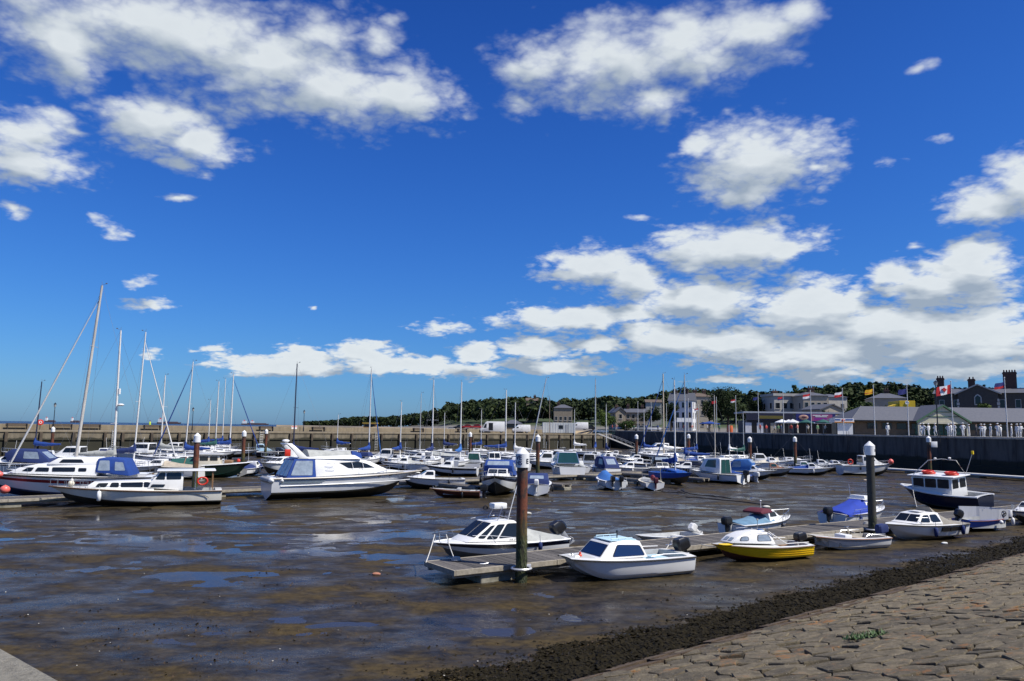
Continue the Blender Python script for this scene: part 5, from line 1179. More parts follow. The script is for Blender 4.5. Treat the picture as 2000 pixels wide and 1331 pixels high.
def L3():
    loc, hd, ln = place(((527, 977), (772, 968)), None, None); L = 11.3
    o = boat('motor_yacht', 'large white flybridge motor yacht with blue canopy and dark hull foot', 'boat', (loc[0] + .7, loc[1] + .6, 0), hd, zk=.86)
    HULLW = paint((.70, .71, .72), .22, .15, 1.2, streak=True)
    h = make_hull(o, L, 3.3, 1.72, 2.05, HULLW, ANTI_BLACK, None, stern=.90, fine=2.1, rake=.17, flare=.26, cz0=.55, ckp=(.03, .22), floor=.9, rub=paint((.45, .40, .33), .4, .2), keelrise=.5, boot=ANTI_BLACK)
    zd = 1.82
    for sg in (1, -1):                                           # moulded strake, louvre panel and portlights
        mb = MB(); mb.tube([(h.x(t), sg * (h.b(t) * .965), 1.12 + .25 * t) for t in [.05 + .85 * i / 12 for i in range(13)]], .035, 6); mb.build('spray_rail', WHITE, o)
        for k in range(4):
            mb = MB(); mb.tube([(h.x(t), sg * h.b(t) * .985, 1.58 - .075 * k) for t in (.05, .14, .24, .32 - .012 * k)], .02, 5); mb.build('louvre', paint((.08, .13, .17), .4, .2), o)
        for t in (.66, .74): 
            mb = MB(); mb.sphere((h.x(t), sg * (h.b(t) - .02), h.sz(t) - .10), (.16, .05, .055), 10, 5); mb.build('portlight', GLASS, o)
    cabin(o, [(-2.75, zd - .05), (4.1, zd + .22), (2.6, zd + .42), (1.25, zd + 1.12), (.2, zd + 1.32), (-2.75, zd + 1.36)], 1.36, 1.05, WHITE, taper=.30, bevel=.09,
          side=[[(.95, zd + .92), (1.55, zd + .60), (-.35, zd + .58), (-1.05, zd + 1.02), (.4, zd + 1.06)]], front=[(2, 3, -.9, -.05, .05, .92), (2, 3, .05, .9, .05, .92)], name='saloon')
    for sg in (1, -1):
        for x in (-.05, .72): mb = MB(); mb.tube([(x, sg * (1.17 - .02 * x), zd + .56), (x - .1, sg * 1.08, zd + 1.06)], .022, 4); mb.build('window_mullion', WHITE, o)
        for zz in (.52, .95): rail(o, [(-2.0, sg * 1.28, zd + zz), (-1.9, sg * 1.32, zd + zz + .06), (-1.5, sg * 1.32, zd + zz + .06), (-1.4, sg * 1.26, zd + zz)], .016, 'grab_rail')
    cabin(o, [(-4.75, zd - .1), (-2.7, zd - .05), (-2.75, zd + 1.30), (-4.15, zd + 1.34)], 1.42, 1.10, BLUEC, name='canopy', bevel=.06, glass=CLEAR, frame=NAVYC, side=[[(-4.42, zd + .12), (-2.98, zd + .10), (-2.92, zd + 1.2), (-4.02, zd + 1.22)]], back=[(0, 3, -.93, -.34, .10, .93), (0, 3, -.28, .28, .10, .93), (0, 3, .34, .93, .10, .93)])
    cabin(o, [(-3.9, zd + 1.34), (.6, zd + 1.30), (.1, zd + 1.62), (-3.9, zd + 1.48)], 1.12, .98, WHITE, name='flybridge', bevel=.07)
    tarp(o, -3.1, .1, zd + 2.05, zd + 1.95, 1.0, .9, zd + 1.5, GREYC, 'flybridge_cover', .05, 9, .35)
    cabin(o, [(-.1, zd + 1.45), (.75, zd + 1.35), (.65, zd + 1.75), (.0, zd + 1.95)], .82, .70, BLUEC, name='screen_cover', bevel=.07)
    mb = MB()
    for y in (-1.05, 1.05): mb.loft([[(-3.45 + dx, y + dy, zd + 1.36) for dx, dy in ((-.35, -.05), (.3, -.05), (.3, .05), (-.35, .05))], [(-4.1 + dx, y * .92 + dy, zd + 2.15) for dx, dy in ((-.2, -.05), (.2, -.05), (.2, .05), (-.2, .05))], [(-4.45 + dx, y * .8 + dy, zd + 2.5) for dx, dy in ((-.15, -.05), (.18, -.05), (.18, .05), (-.15, .05))]])
    mb.box(-4.62, -4.25, -.86, .86, zd + 2.44, zd + 2.54); mb.build('radar_arch', WHITE, o, bevel=.03)
    mb = MB(); mb.sphere((-4.45, .1, zd + 2.72), (.26, .26, .13), 12, 6); mb.build('radar_dome', WHITE, o)
    mb = MB(); mb.box(-4.75, -4.35, -.9, -.75, zd + 1.55, zd + 2.1); mb.build('life_jacket', REDB, o, bevel=.04)
    mb = MB(); mb.box(-5.55, -5.0, -1.2, 1.2, .82, .92); mb.build('bathing_platform', WHITE2, o, bevel=.03)
    # inflatable tender hauled up on the platform
    t = thing('inflatable_dinghy', 'grey inflatable tender with white cones on the yacht stern platform', 'dinghy', o.location + Matrix.Rotation(R(hd), 3, 'Z') @ Vector((-5.35, 0, .94)), hd + 90)
    GI = paint((.33, .34, .35), .55, .25, 3)
    for y in (-.32, .32):
        mb = MB(); mb.tube([(-1.35, y, .42), (-1.2, y, .40), (1.0, y, .40), (1.25, y * .6, .44)], [.10, .19, .19, .16], 10); mb.build('tube', GI, t, smooth=60)
        mb = MB(); mb.tube([(-1.62, y, .43), (-1.5, y, .42), (-1.33, y, .42)], [.05, .16, .20], 10); mb.build('cone_end', WHITE, t, smooth=60)
    mb = MB(); mb.box(-1.1, 1.0, -.3, .3, .26, .34); mb.build('floor', DECKG, t); mb = MB(); mb.box(-1.0, 1.0, -.28, .28, 0, .24); mb.build('cradle', DECKG, t)
    pulpit(o, h, .52, .60); rail(o, [(-5.3, -1.0, .95), (-5.25, -1.0, 1.9), (-4.9, -1.0, 2.0)], .02, 'stern_rail'); rail(o, [(-5.3, 1.0, .95), (-5.25, 1.0, 1.9), (-4.9, 1.0, 2.0)], .02, 'stern_rail')
    mb = MB(); mb.loft([[(4.9, -.15, 1.98), (5.15, -.1, 2.02), (5.15, .1, 2.02), (4.9, .15, 1.98)], [(4.9, -.15, 2.06), (5.3, -.08, 2.12), (5.3, .08, 2.12), (4.9, .15, 2.06)]]); mb.build('anchor_roller', STEEL, o)
L3()
# L4 green fishing boat with wooden wheelhouse
def L4():
    c = gp(432, 934); o = boat('fishing_boat', 'dark green hulled boat with varnished wooden wheelhouse', 'boat', (c.x - 1, c.y, 0), 12)
    h = make_hull(o, 7.4, 2.6, 1.45, 1.85, NAVYH, GREENH, None, stern=.75, fine=2.1, rub=WHITE, deckm=DECKG, ckp=(.05, .35), floor=.7, boot=GREENH)
    h.obj.data.materials[0] = paint((.01, .03, .022), .3, .3, 2)
    cabin(o, [(-1.1, 1.4), (.9, 1.55), (.8, 2.65), (-1.2, 2.7)], .8, .72, CREAM, side=[[(-.9, 2.0), (-.2, 2.0), (-.2, 2.5), (-.9, 2.5)], [(0, 2.02), (.65, 2.02), (.62, 2.5), (0, 2.5)]], front=[(1, 2, -.8, -.05, .5, .92), (1, 2, .05, .8, .5, .92)], frame=WOOD, name='wheelhouse')
    mb = MB(); mb.box(-1.4, 1.0, -.88, .88, 2.7, 2.78); mb.build('roof', WHITE2, o, bevel=.02)
    mb = MB(); mb.box(-1.15, -1.1, -.5, .5, 1.5, 2.5); mb.build('door', WOOD, o); rail(o, [(-2.2, -1.0, 1.6), (-2.2, 0, 2.4), (-2.2, 1.0, 1.6)], .03, 'gallows', COPPER)
    mb = MB(); mb.box(1.2, 1.9, -.5, .5, 1.7, 2.05); mb.build('fish_hold', WOOD, o, bevel=.03); buoy(o, 2.3, .8, 1.95, .18, REDB)
    tarp(o, -3.4, -1.5, 2.2, 2.3, .7, .8, 1.7, GREENC, 'net_cover', .0, 4)
L4()
def P(px, py): p = gp(px, py); return (p.x, p.y, 0)
def PD(px, D): return (xat(px, D), D, 0)
# sailing boats, left to right: mast position and height follow from the bearing and depth
def sail_at(label, px_mast, D, ytop, hd, L=7.5, mx=.06, **kw):
    zt = pd(px_mast, ytop, D).z; rz = kw.get('raise_', .35); z0 = rz + 1.1 + .3
    H = zt / .86 - z0; x, y = xat(px_mast, D), D
    a = R(hd); loc = (x - math.cos(a) * L * mx, y - math.sin(a) * L * mx, 0)
    return sailboat(label, loc, hd, L, H, mx=mx, **kw)
sail_at('sailing boat with the tallest mast and white furled foresail, far left', 152, 59, 556, 187, 10.5, mx=.04, mastc=paint((.55, .52, .47), .5, .5, 2, streak=True), r=.125, furl=ALUW, cover=GREYC, rake=.062, boom=False, spread=(.66,), tilt=(0, 0))
sail_at('sailing boat with radar dome on its white mast and grey sail cover', 227, 66, 645, 5, 9.5, r=.10, cover=GREYC, furl=None, radar=.44, spread=(.3,), rake=.012)
sail_at('sailing boat with furled white foresail crossing a leaning mast', 266, 74, 648, 8, 9, r=.08, furl=ALUW, cover=NAVYC, rake=-.022, spread=(.45,))
sail_at('white sailing boat with plain mast right of the furled foresail', 317, 88, 733, 175, 7.5, r=.08, cover=GREYC, spread=(.6,))
sail_at('sailing boat with blue furled foresail and radar reflector on mast', 365, 84, 706, 190, 7.5, r=.075, furl=BLUEC, cover=BLUEC, rake=.022, spread=(.55,))
sail_at('small sailing boat with the shortest mast behind the green hulled boat', 409, 118, 782, 10, 6.5, r=.07, cover=BLUEC, spread=(.5,))
sail_at('sailing boat with thin pale mast behind the wooden wheelhouse', 423, 104, 745, 20, 7, r=.075, cover=GREENC, spread=(.6,))
sail_at('sailing boat with slim mast and blue sail cover beside the rusty piling', 436, 128, 740, 5, 7, r=.075, cover=BLUEC, spread=(.5,))
sail_at('white sailing boat with blue furled foresail slanting right of its mast', 451, 109, 730, 8, 9.5, r=.10, furl=BLUEC, cover=BLUEC, spread=(.5,))
sail_at('sailing boat with dark navy mast behind the motor yacht', 575, 88, 710, 175, 8.5, r=.085, mastc=DARKMAST, cover=NAVYC, spread=(.52,))
sail_at('sailing boat with two close masts and royal blue sail', 722, 92, 720, 75, 8, r=.085, cover=BLUEC, furl=MIDBLUE, spread=(.45,), hood=NAVYC)
sail_at('little sailing boat with short twin spar and blue bow cover', 783, 95, 785, 70, 6, r=.07, cover=BLUEC, spread=())
sail_at('small white sailing boat with thin grey mast near the pier ladder', 821, 118, 768, 170, 6.5, r=.06, mastc=ALU, cover=WHITE2, spread=(.38,), boom=False)
sail_at('sailing boat with orange wheel board and dark stripe, blue sail cover', 845, 93, 742, 78, 7, r=.085, cover=NAVYC, spread=(.47,))
sail_at('white sailing boat showing its stern and blue mast cover', 900, 91, 746, 80, 7, r=.08, cover=MIDBLUE, spread=())
sail_at('sailing boat with white mast and blue sail bundle behind the cruiser', 988, 112, 762, 5, 9, r=.10, cover=BLUEC, radar=None, spread=(.5,))
sail_at('sailing boat with short thin mast behind the lettered piling', 1006, 100, 786, 170, 6.5, r=.07, cover=WHITE2, spread=())
sail_at('sailing boat heeled over with its mast leaning right', 1036, 108, 738, 195, 7.0, r=.085, mastc=ALU, cover=None, boom=False, tilt=(0, 0), rake=.185, spread=(.4,))
sail_at('small sailing boat with bare wooden mast by the mobile cabin', 1073, 122, 776, 10, 6, r=.06, mastc=WOODMAST, cover=None, boom=False, spread=())
sail_at('blue and white sailing boat with crosstrees left of the gangway', 1163, 118, 741, 80, 7.5, r=.085, cover=BLUEC, mastc=ALU, spread=(.4,))
sail_at('sailing boat with tall buff mast below the stone cottage', 1296, 116, 730, 185, 9, r=.12, mastc=paint((.6, .5, .36), .5, .3), cover=WHITE2, furl=BLUEC, spread=(.25,))
sail_at('blue hulled sailing boat with royal blue sail cover at the finger end', 1318, 72, 742, 292, 6.2, r=.075, top=BLUEH, bottom=paint((.16, .10, .05), .6, .5), stripe=None, cover=BLUEC, furl=None, spread=(), raise_=.15)
sail_at('navy sailing boat with dark topped mast beside the blue hull', 1338, 88, 732, 175, 8, r=.085, top=NAVYH, cover=BLUEC, mastc=ALU, furl=MIDBLUE, spread=(.3,))
sail_at('sailing boat with slim buff mast behind the white wheelhouse boat', 1396, 96, 772, 5, 7, r=.075, mastc=paint((.55, .5, .42), .5, .3), cover=WHITE2, boom=False, spread=())
sail_at('small sailing boat with turquoise cover near the quay wall', 1452, 110, 804, 15, 6, r=.06, cover=GREENC, mastc=ALU, spread=())
sail_at('little sailing boat with green mast before the quay wall', 1549, 104, 850, 350, 5.5, r=.06, mastc=GREENC, cover=None, boom=False, spread=())
sail_at('sailing boat with black mast and blue sail cover at the far left edge', 72, 92, 745, 185, 8.5, r=.085, mastc=DARKMAST, cover=BLUEC, spread=(), stripe=NAVYH, rake=.02)
# motor boats and the rest
motorboat('small boat under a navy blue tarpaulin with outboard facing us', P(491, 929), 80, 4.4, cover=NAVYC, tarpx=.25, rails=False)
motorboat('navy topped motor boat with blue canopy at the far left edge', PD(35, 72), 190, 7.5, stripe=NAVYH, canopy=NAVYC, motor=None, zs=1.2)
motorboat('white cabin cruiser under a beige cockpit cover, left', PD(322, 70), 185, 7.0, cover=BEIGEC, tarpx=.05, motor=None, zs=1.15)
motorboat('white cruiser with flat hard top behind the red banded cruiser', PD(285, 92), 178, 8.5, hard=True, motor=None, zs=1.5)
motorboat('small pale blue cabin boat beyond the second slim piling', PD(512, 124), 10, 5.5, top=paint((.4, .55, .65), .4, .3), hard=True, motor=None)
motorboat('white boat bow showing behind the motor yacht stern', PD(553, 78), 250, 6.5, motor=None, zs=1.1)
motorboat('white cabin dory with oval windows and blue seats right of the yacht', P(842, 955), 192, 5.3, hard=False, motor=None, zs=.85, z0=0)
motorboat('small dark red open boat with clutter beside the finger pontoon', P(888, 973), 178, 3.6, top=paint((.10, .02, .015), .5, .5, 3), bottom=ANTI_RED, cab=False, rails=False, motor=BLACK, zs=.55, rub=WOOD)
o, h = motorboat('white cruiser facing us with bright blue canopy', P(973, 966), 266, 7.0, stripe=NAVYH, canopy=BLUEC, motor=None, zs=1.30, B=2.75)
motorboat('boat fully hooded in navy canvas with white outboard', P(1050, 964), 86, 5.2, canopy=NAVYC, motor=WHITE2, cab=False, rails=False, zs=.85, B=2.15)
o, h = motorboat('white express cruiser with arched clear screen, stern towards us', PD(1104, 80), 98, 7.2, zs=1.3, motor=None, B=3.0, cab=True)
cabin(o, [(-1.6, 1.5), (1.0, 1.8), (-.1, 2.75), (-1.3, 2.8)], 1.25, .95, WHITE, name='screen', bevel=.15, glass=GGLASS, frame=STEEL, side=[[(-1.3, 1.85), (.4, 1.95), (-.3, 2.55), (-1.2, 2.6)]], front=[(1, 2, -.9, .9, .1, .9)], back=[(0, 3, -.9, .9, .1, .92)])
motorboat('boat under a mid blue tarpaulin with two black outboards', P(1189, 954), 97, 4.9, cover=MIDBLUE, tarpx=.30, twin=True, rails=False, zs=.8, bottom=ANTI_RED, cab=False, B=2.1)
o, h = motorboat('open angling boat with buff seats, frame and maroon outboard', P(1268, 955), 92, 4.6, cab=False, rails=False, motor=MAROONC, zs=.68, deckm=CREAM)
rail(o, [(-.9, -.8, .7), (-.9, -.75, 1.9), (-.9, .75, 1.9), (-.9, .8, .7)], .025, 'frame', CREAM)
buoy(o, -.5, -.2, 1.0, .22, paint((.2, .02, .03), .5, .2), 'fuel_can')
o, h = motorboat('white wheelhouse boat with tall green glazed doors facing us', P(1398, 943), 128, 6.3, hard=True, motor=BLACK, zs=.95, B=2.4, cab=False, rails=True)
cabin(o, [(-1.2, .95), (1.4, 1.2), (.6, 2.45), (-.9, 2.55), (-1.15, 2.45)], .95, .80, WHITE, name='wheelhouse', bevel=.12, glass=GGLASS, frame=STEEL, side=[[(-.7, 1.55), (.6, 1.6), (.25, 2.3), (-.7, 2.35)]], front=[(1, 2, -.9, -.05, .15, .9), (1, 2, .05, .9, .15, .9)], back=[(0, 4, -.78, -.03, .05, .92), (0, 4, .03, .78, .05, .92)])
motorboat('low boat under a bright blue tarpaulin beside the wheelhouse boat', P(1433, 940), 135, 4.4, top=NAVYH, cover=BLUEC, tarpx=.2, zs=.6, rails=False, cab=False, motor=WHITE2)
motorboat('white speedboat with mid blue bimini pointing right', P(1467, 937), 330, 5.2, canopy=MIDBLUE, motor=None, zs=.85, B=2.0)
o, h = motorboat('grey hulled cabin boat with copper coloured window frames', P(1507, 931), 348, 4.8, top=GREYHULL, cabm=COPPER, motor=None, zs=.85, glass=GGLASS, hard=False)
motorboat('cream topped boat behind the copper framed cabin boat', PD(1502, 97), 350, 5.0, cover=CREAM, tarpx=.2, motor=None, zs=1.15)
o, h = motorboat('white speedboat with green tinted screen and rounded bow', P(1568, 926), 335, 5.6, motor=None, zs=.85, glass=GREENC, hard=False, B=2.1)
motorboat('white boat with dark slate cockpit cover near the quay wall', PD(1598, 97), 345, 5.6, cover=paint((.05, .075, .10), .8, .4, 3), tarpx=.18, motor=None, zs=.95)
o, h = motorboat('white fishing boat with tall cabin and red ball fender by quay wall', PD(1690, 91), 2, 6.4, hard=True, motor=None, zs=1.2, B=2.4, top=WHITE2, deckm=WHITE)
buoy(o, 2.6, -.6, 1.75, .30, PINKB); ringbuoy(o, (-2.4, -1.0, 1.7), .28, .07, 'y', REDB)
motorboat('large white cruiser with square grey screen below the stone cottage', PD(1290, 126), 182, 9.5, hard=True, motor=None, zs=1.7, B=3.4)
motorboat('white speedboat with dark hood beside the blue hulled yacht', PD(1292, 82), 265, 6.0, canopy=BLACK, motor=None, zs=.95)
motorboat('small white runabout on the mud below the gangway', PD(1252, 97), 175, 5.2, motor=None, zs=.8, stripe=NAVYH)
motorboat('white cabin boat with square windows left of the blue canopied cruiser', PD(966, 84), 275, 6.4, hard=True, motor=None, zs=1.2, B=2.4)
motorboat('white boat with dark green glazed shelter near the slim brown piling', PD(928, 92), 85, 6.2, hard=True, motor=None, zs=.9, glass=GREENC, B=2.4)
motorboat('white pilot boat with roof gear behind the red piling', PD(1068, 96), 185, 5.6, hard=True, motor=None, zs=.9)
motorboat('white open boat beyond the wheelhouse boat', PD(1440, 92), 352, 5.4, cab=True, motor=None, zs=.95, bottom=ANTI_BLUE)
motorboat('pale cabin boat behind the small twin spar sailing boat', PD(826, 104), 170, 5.6, motor=None, cab=True, zs=.9)
motorboat('covered boat with pale peaked tarpaulin near the pier', PD(873, 112), 175, 6.5, cover=GREYC, tarpx=.3, motor=None, zs=.9, cab=False)
motorboat('white motor boat moored by the gangway foot', PD(1205, 128), 175, 5.5, motor=None, zs=.85)
motorboat('dark blue boat at the far pontoon left of the navy mast', PD(545, 118), 10, 6.0, top=NAVYH, deckm=WHITE, motor=None, zs=.9)
# mooring ropes from the near boats to the pontoon
for lab, pts in [('pale mooring rope from the fishing boat bow to the pontoon end', [(-2.7, 28.4, 1.12), tuple(Vector(behindA(-.2, 1.6)) + Vector((0, 0, .52)))]),
                 ('second pale mooring rope at the fishing boat bow', [(-2.3, 28.6, 1.1), tuple(Vector(behindA(.9, 1.6)) + Vector((0, 0, .52)))]),
                 ('rope slung from the workboat bow to the pontoon', [tuple(pd(1782, 951, 54)), tuple(Vector(behindA(30.5, 1.7)) + Vector((0, 0, .52)))])]:
    c0 = Vector(pts[-1]); mb = rope(lab, [tuple(Vector(p) - c0) for p in pts], .10, .018); q = mb.build('mooring_rope', ROPE); q.location = c0; tag(q, lab, 'rope', 'mooring ropes')
motorboat('white boat with slate cover right of the express cruiser', PD(1128, 88), 95, 5.5, cover=GREYC, tarpx=.2, motor=None)
motorboat('white cabin boat directly below the crosstrees mast', PD(1152, 97), 80, 6, hard=True, motor=None)
motorboat('small white cabin boat above the open angling boat', PD(1232, 86), 185, 5.2, motor=None)
motorboat('white cruiser with navy stripe near the gangway foot', PD(1246, 104), 178, 6.2, stripe=NAVYH, motor=None, zs=1.0)
motorboat('navy hulled cruiser with white cabin behind the blue sailing boat', PD(1345, 84), 170, 6, top=NAVYH, deckm=WHITE, cabm=WHITE, motor=None, zs=.95)
motorboat('white cruiser with blue cover behind the wheelhouse boat', PD(1362, 103), 5, 6.5, cover=BLUEC, tarpx=.05, motor=None, zs=1.0)
motorboat('white open boat with grey seats behind the wheelhouse roof', PD(1378, 92), 355, 5.6, cab=False, motor=None, zs=.9)
motorboat('white cabin boat with red stripe before the quay wall', PD(1412, 106), 8, 6, stripe=REDSTR, motor=None, zs=1.0)
motorboat('small boat with teal tarpaulin left of the brown piling', PD(1428, 99), 350, 5.2, cover=TEALC, tarpx=.2, motor=None)
motorboat('white cabin boat immediately right of the left brown piling', PD(1482, 104), 352, 5.8, hard=True, motor=None, zs=.9)
motorboat('white runabout with blue stripe left of the green mast', PD(1532, 106), 350, 5.6, stripe=BLUEH, motor=None)
motorboat('small white boat with blue bow cover near the white speedboat', PD(1580, 90), 340, 5.0, cover=BLUEC, tarpx=.1, motor=None)
motorboat('low white boat with navy cover left of the red ball boat', PD(1625, 100), 350, 5.0, cover=NAVYC, tarpx=.15, motor=None)
motorboat('white cabin boat with navy stripe above the small red boat', PD(882, 80), 175, 5.6, stripe=NAVYH, motor=None, zs=.9)
motorboat('white cruiser with royal blue cover behind the lettered piling', PD(1012, 90), 100, 6.0, cover=BLUEC, tarpx=.1, motor=None, zs=1.0)
motorboat('white hard topped boat below the mobile cabin', PD(1090, 104), 175, 6.4, hard=True, motor=None, zs=1.0)
motorboat('white boat with grey cover right behind the motor yacht bow', PD(795, 86), 185, 5.6, cover=GREYC, tarpx=.15, motor=None, zs=.95)
motorboat('white hard topped boat behind the motor yacht foredeck', PD(757, 101), 178, 6.2, hard=True, motor=None, zs=.95)
motorboat('white cruiser behind the flybridge of the motor yacht', PD(640, 106), 5, 6.5, motor=None, zs=1.0)
motorboat('white boat with navy canopy above the twin outboard boat', PD(1176, 86), 110, 5.4, canopy=NAVYC, motor=None)
motorboat('white cruiser with tan cover between the tall masts', PD(1318, 96), 178, 6.4, cover=BEIGEC, tarpx=.05, motor=None, zs=1.1)
motorboat('white open boat by the far pontoon left of the piling', PD(930, 104), 182, 5.6, motor=None)
motorboat('white cruiser behind the mast with furled sail', PD(150, 82), 185, 7.5, hard=True, motor=None, zs=1.3)
motorboat('white cabin boat with grey cover behind the radar mast', PD(208, 96), 5, 7.5, cover=GREYC, tarpx=.1, motor=None, zs=1.2)
motorboat('white cruiser by the far pontoon left of the red brown piling', PD(345, 112), 180, 7, hard=True, motor=None, zs=1.1)
sail_at('small sailing boat with short bare mast right of the mobile cabin', 1122, 132, 800, 175, 6, cover=WHITE2, r=.06, spread=())
sail_at('little sailing boat with thin mast left of the gangway rail', 1184, 110, 790, 95, 6, cover=NAVYC, r=.06, spread=())
sail_at('sailing boat with short mast right of the slim gangway piling', 1258, 124, 800, 178, 6, cover=BLUEC, r=.06, spread=())
sail_at('sailing boat with short mast below the white sign board', 1360, 112, 800, 5, 6.5, cover=BLUEC, r=.06, spread=(.5,))
sail_at('sailing boat with stumpy mast before the orange barrel', 1424, 112, 830, 170, 6, cover=WHITE2, r=.06, spread=())
sail_at('small sailing boat with short mast by the far pontoon', 868, 122, 806, 178, 6, cover=NAVYC, r=.06, spread=())
sail_at('small sailing boat with low mast below the white van', 940, 126, 800, 5, 6, cover=BLUEC, r=.06, spread=())
sail_at('small sailing boat with low mast behind the motor yacht', 660, 120, 810, 175, 6, cover=BLUEC, r=.06, spread=())
# ------------------------------------------------------------------ trees
def leaf_mat(name, a, b, sc=.35):
    m, nt, bs = _nodes(name); N = nt.nodes; L = nt.links
    g = N.new('ShaderNodeNewGeometry'); n = N.new('ShaderNodeTexNoise'); n.inputs['Scale'].default_value = sc; n.inputs['Detail'].default_value = 7; L.new(g.outputs['Position'], n.inputs['Vector'])
    c = N.new('ShaderNodeValToRGB'); e = c.color_ramp.elements; e[0].position = .35; e[1].position = .68; e[0].color = (*a, 1); e[1].color = (*b, 1); L.new(n.outputs[0], c.inputs[0])
    L.new(c.outputs[0], bs.inputs['Base Color']); bs.inputs['Roughness'].default_value = .75; bs.inputs['Specular IOR Level'].default_value = .15
    return m
LEAF_D = leaf_mat('leaf_dark', (.010, .018, .006), (.028, .045, .013)); LEAF_M = leaf_mat('leaf_mid', (.016, .030, .008), (.050, .078, .018)); LEAF_L = leaf_mat('leaf_light', (.035, .062, .012), (.095, .13, .028))
WOODL = leaf_mat('wood_leaf', (.009, .017, .006), (.046, .064, .020), .09); BARK = paint((.06, .045, .03), .9, .5, 4)
def crown_pts(rnd, H, Wd, kind, n):
    blobs = []
    for k in range(9 if kind == 'round' else 12):
        if kind == 'round': z = H * rnd.uniform(.38, .82); r = Wd * .5 * math.sqrt(max(.05, 1 - ((z / H - .58) / .46) ** 2)); a = rnd.uniform(0, 6.28); q = r * rnd.uniform(.2, .62); blobs.append((q * math.cos(a), q * math.sin(a), z, Wd * rnd.uniform(.17, .27)))
        elif kind == 'cedar': z = H * (.30 + .68 * k / 12); q = Wd * .42 * (1 - k / 13) * rnd.uniform(.6, 1); a = rnd.uniform(0, 6.28); blobs.append((q * math.cos(a), q * math.sin(a), z, Wd * (.20 - .008 * k)))
        else: z = H * (.2 + .75 * k / 12); q = Wd * .15 * (1 - k / 14); a = rnd.uniform(0, 6.28); blobs.append((q * math.cos(a), q * math.sin(a), z, Wd * (.42 - .024 * k)))
    out = []
    for i in range(n):
        b = blobs[i % len(blobs)]; d = Vector((rnd.gauss(0, 1), rnd.gauss(0, 1), rnd.gauss(0, 1))).normalized(); rr = b[3] * (rnd.uniform(.55, 1.12))
        out.append((Vector((b[0], b[1], b[2])) + Vector((d.x * rr, d.y * rr, d.z * rr * .78)), d))
    return out
def add_leaves(mb, pts, size, rnd, o=Vector()):
    for p, d in pts:
        u = Vector((rnd.gauss(0, 1), rnd.gauss(0, 1), rnd.gauss(0, 1))); n = (d + u * .45).normalized(); t = n.cross(Vector((0, 0, 1)) if abs(n.z) < .9 else Vector((1, 0, 0))).normalized(); b = n.cross(t); s_ = size * rnd.uniform(.6, 1.3); q = o + p
        mb.add([q + t * s_, q + b * s_ * .8, q - t * s_ * .9, q - b * s_ * .75], [(0, 1, 2, 3)])
def tree(label, px, D, ytop, width_px, kind='round', mat=LEAF_D, n=2600, group='single trees on the town side', size=None, zg=None):
    zg = ground_z(px, D) if zg is None else zg; top = pd(px, ytop, D); H = top.z - zg; Wd = width_px / FPX * D; rnd = random.Random(px)
    o = thing('pine_tree' if kind in ('cedar', 'cone') else 'broadleaf_tree', label, 'tree', (top.x, D, zg), 0, group)
    mb = MB(); tr = H * .03; mb.tube([(0, 0, -.3), (.05 * H * .2, 0, H * .3), (0, .02 * H, H * .75)], [tr, tr * .75, tr * .25], 7)
    for k in range(5): a = k * 1.3; mb.tube([(0, 0, H * (.3 + .07 * k)), (Wd * .3 * math.cos(a), Wd * .3 * math.sin(a), H * (.48 + .08 * k))], [tr * .45, tr * .12], 5)
    mb.build('trunk', BARK, o)
    mb = MB(); add_leaves(mb, crown_pts(rnd, H, Wd, kind, n), size or max(.22, .9 / FPX * D * 1.6), rnd); mb.build('crown', mat, o, smooth=0, fix=False)
    return o
# the wooded hill: reads as one mass
wood = MB(); rnd = random.Random(3); px = 606.0
while px < 2120:
    Di, Dr = land_in(px), ridge_D(px)
    for row in range(5):
        t = 1 - row * .17 + rnd.uniform(-.05, .05); D0 = max(Di + 30, 250 if px > 1180 else Di + 22); D = D0 + (Dr - D0) * max(t, .12)
        if px > 1260 and t < .45 and not 1362 < px < 1505: continue
        q = px + rnd.uniform(-14, 14); zg = ground_z(q, D); ztop = EYE + (hor(q) - interp(TOPS, q)) / FPX * D + rnd.uniform(-1.3, 1.3)
        H = min(max(ztop - zg, 4.5), rnd.uniform(9, 15)); Wd = H * rnd.uniform(.75, 1.15) if px > 700 else H * 1.3
        add_leaves(wood, crown_pts(rnd, H, Wd, 'round' if rnd.random() < .85 else 'cone', 190), .50 + D * .0011, rnd, Vector((xat(q, D), D, zg - H * .12)))
    px += 9 if px < 900 else 11
tag(wood.build('woodland', WOODL, None, smooth=0, fix=False), 'dark wooded hillside across the skyline', 'woodland', kind='stuff')
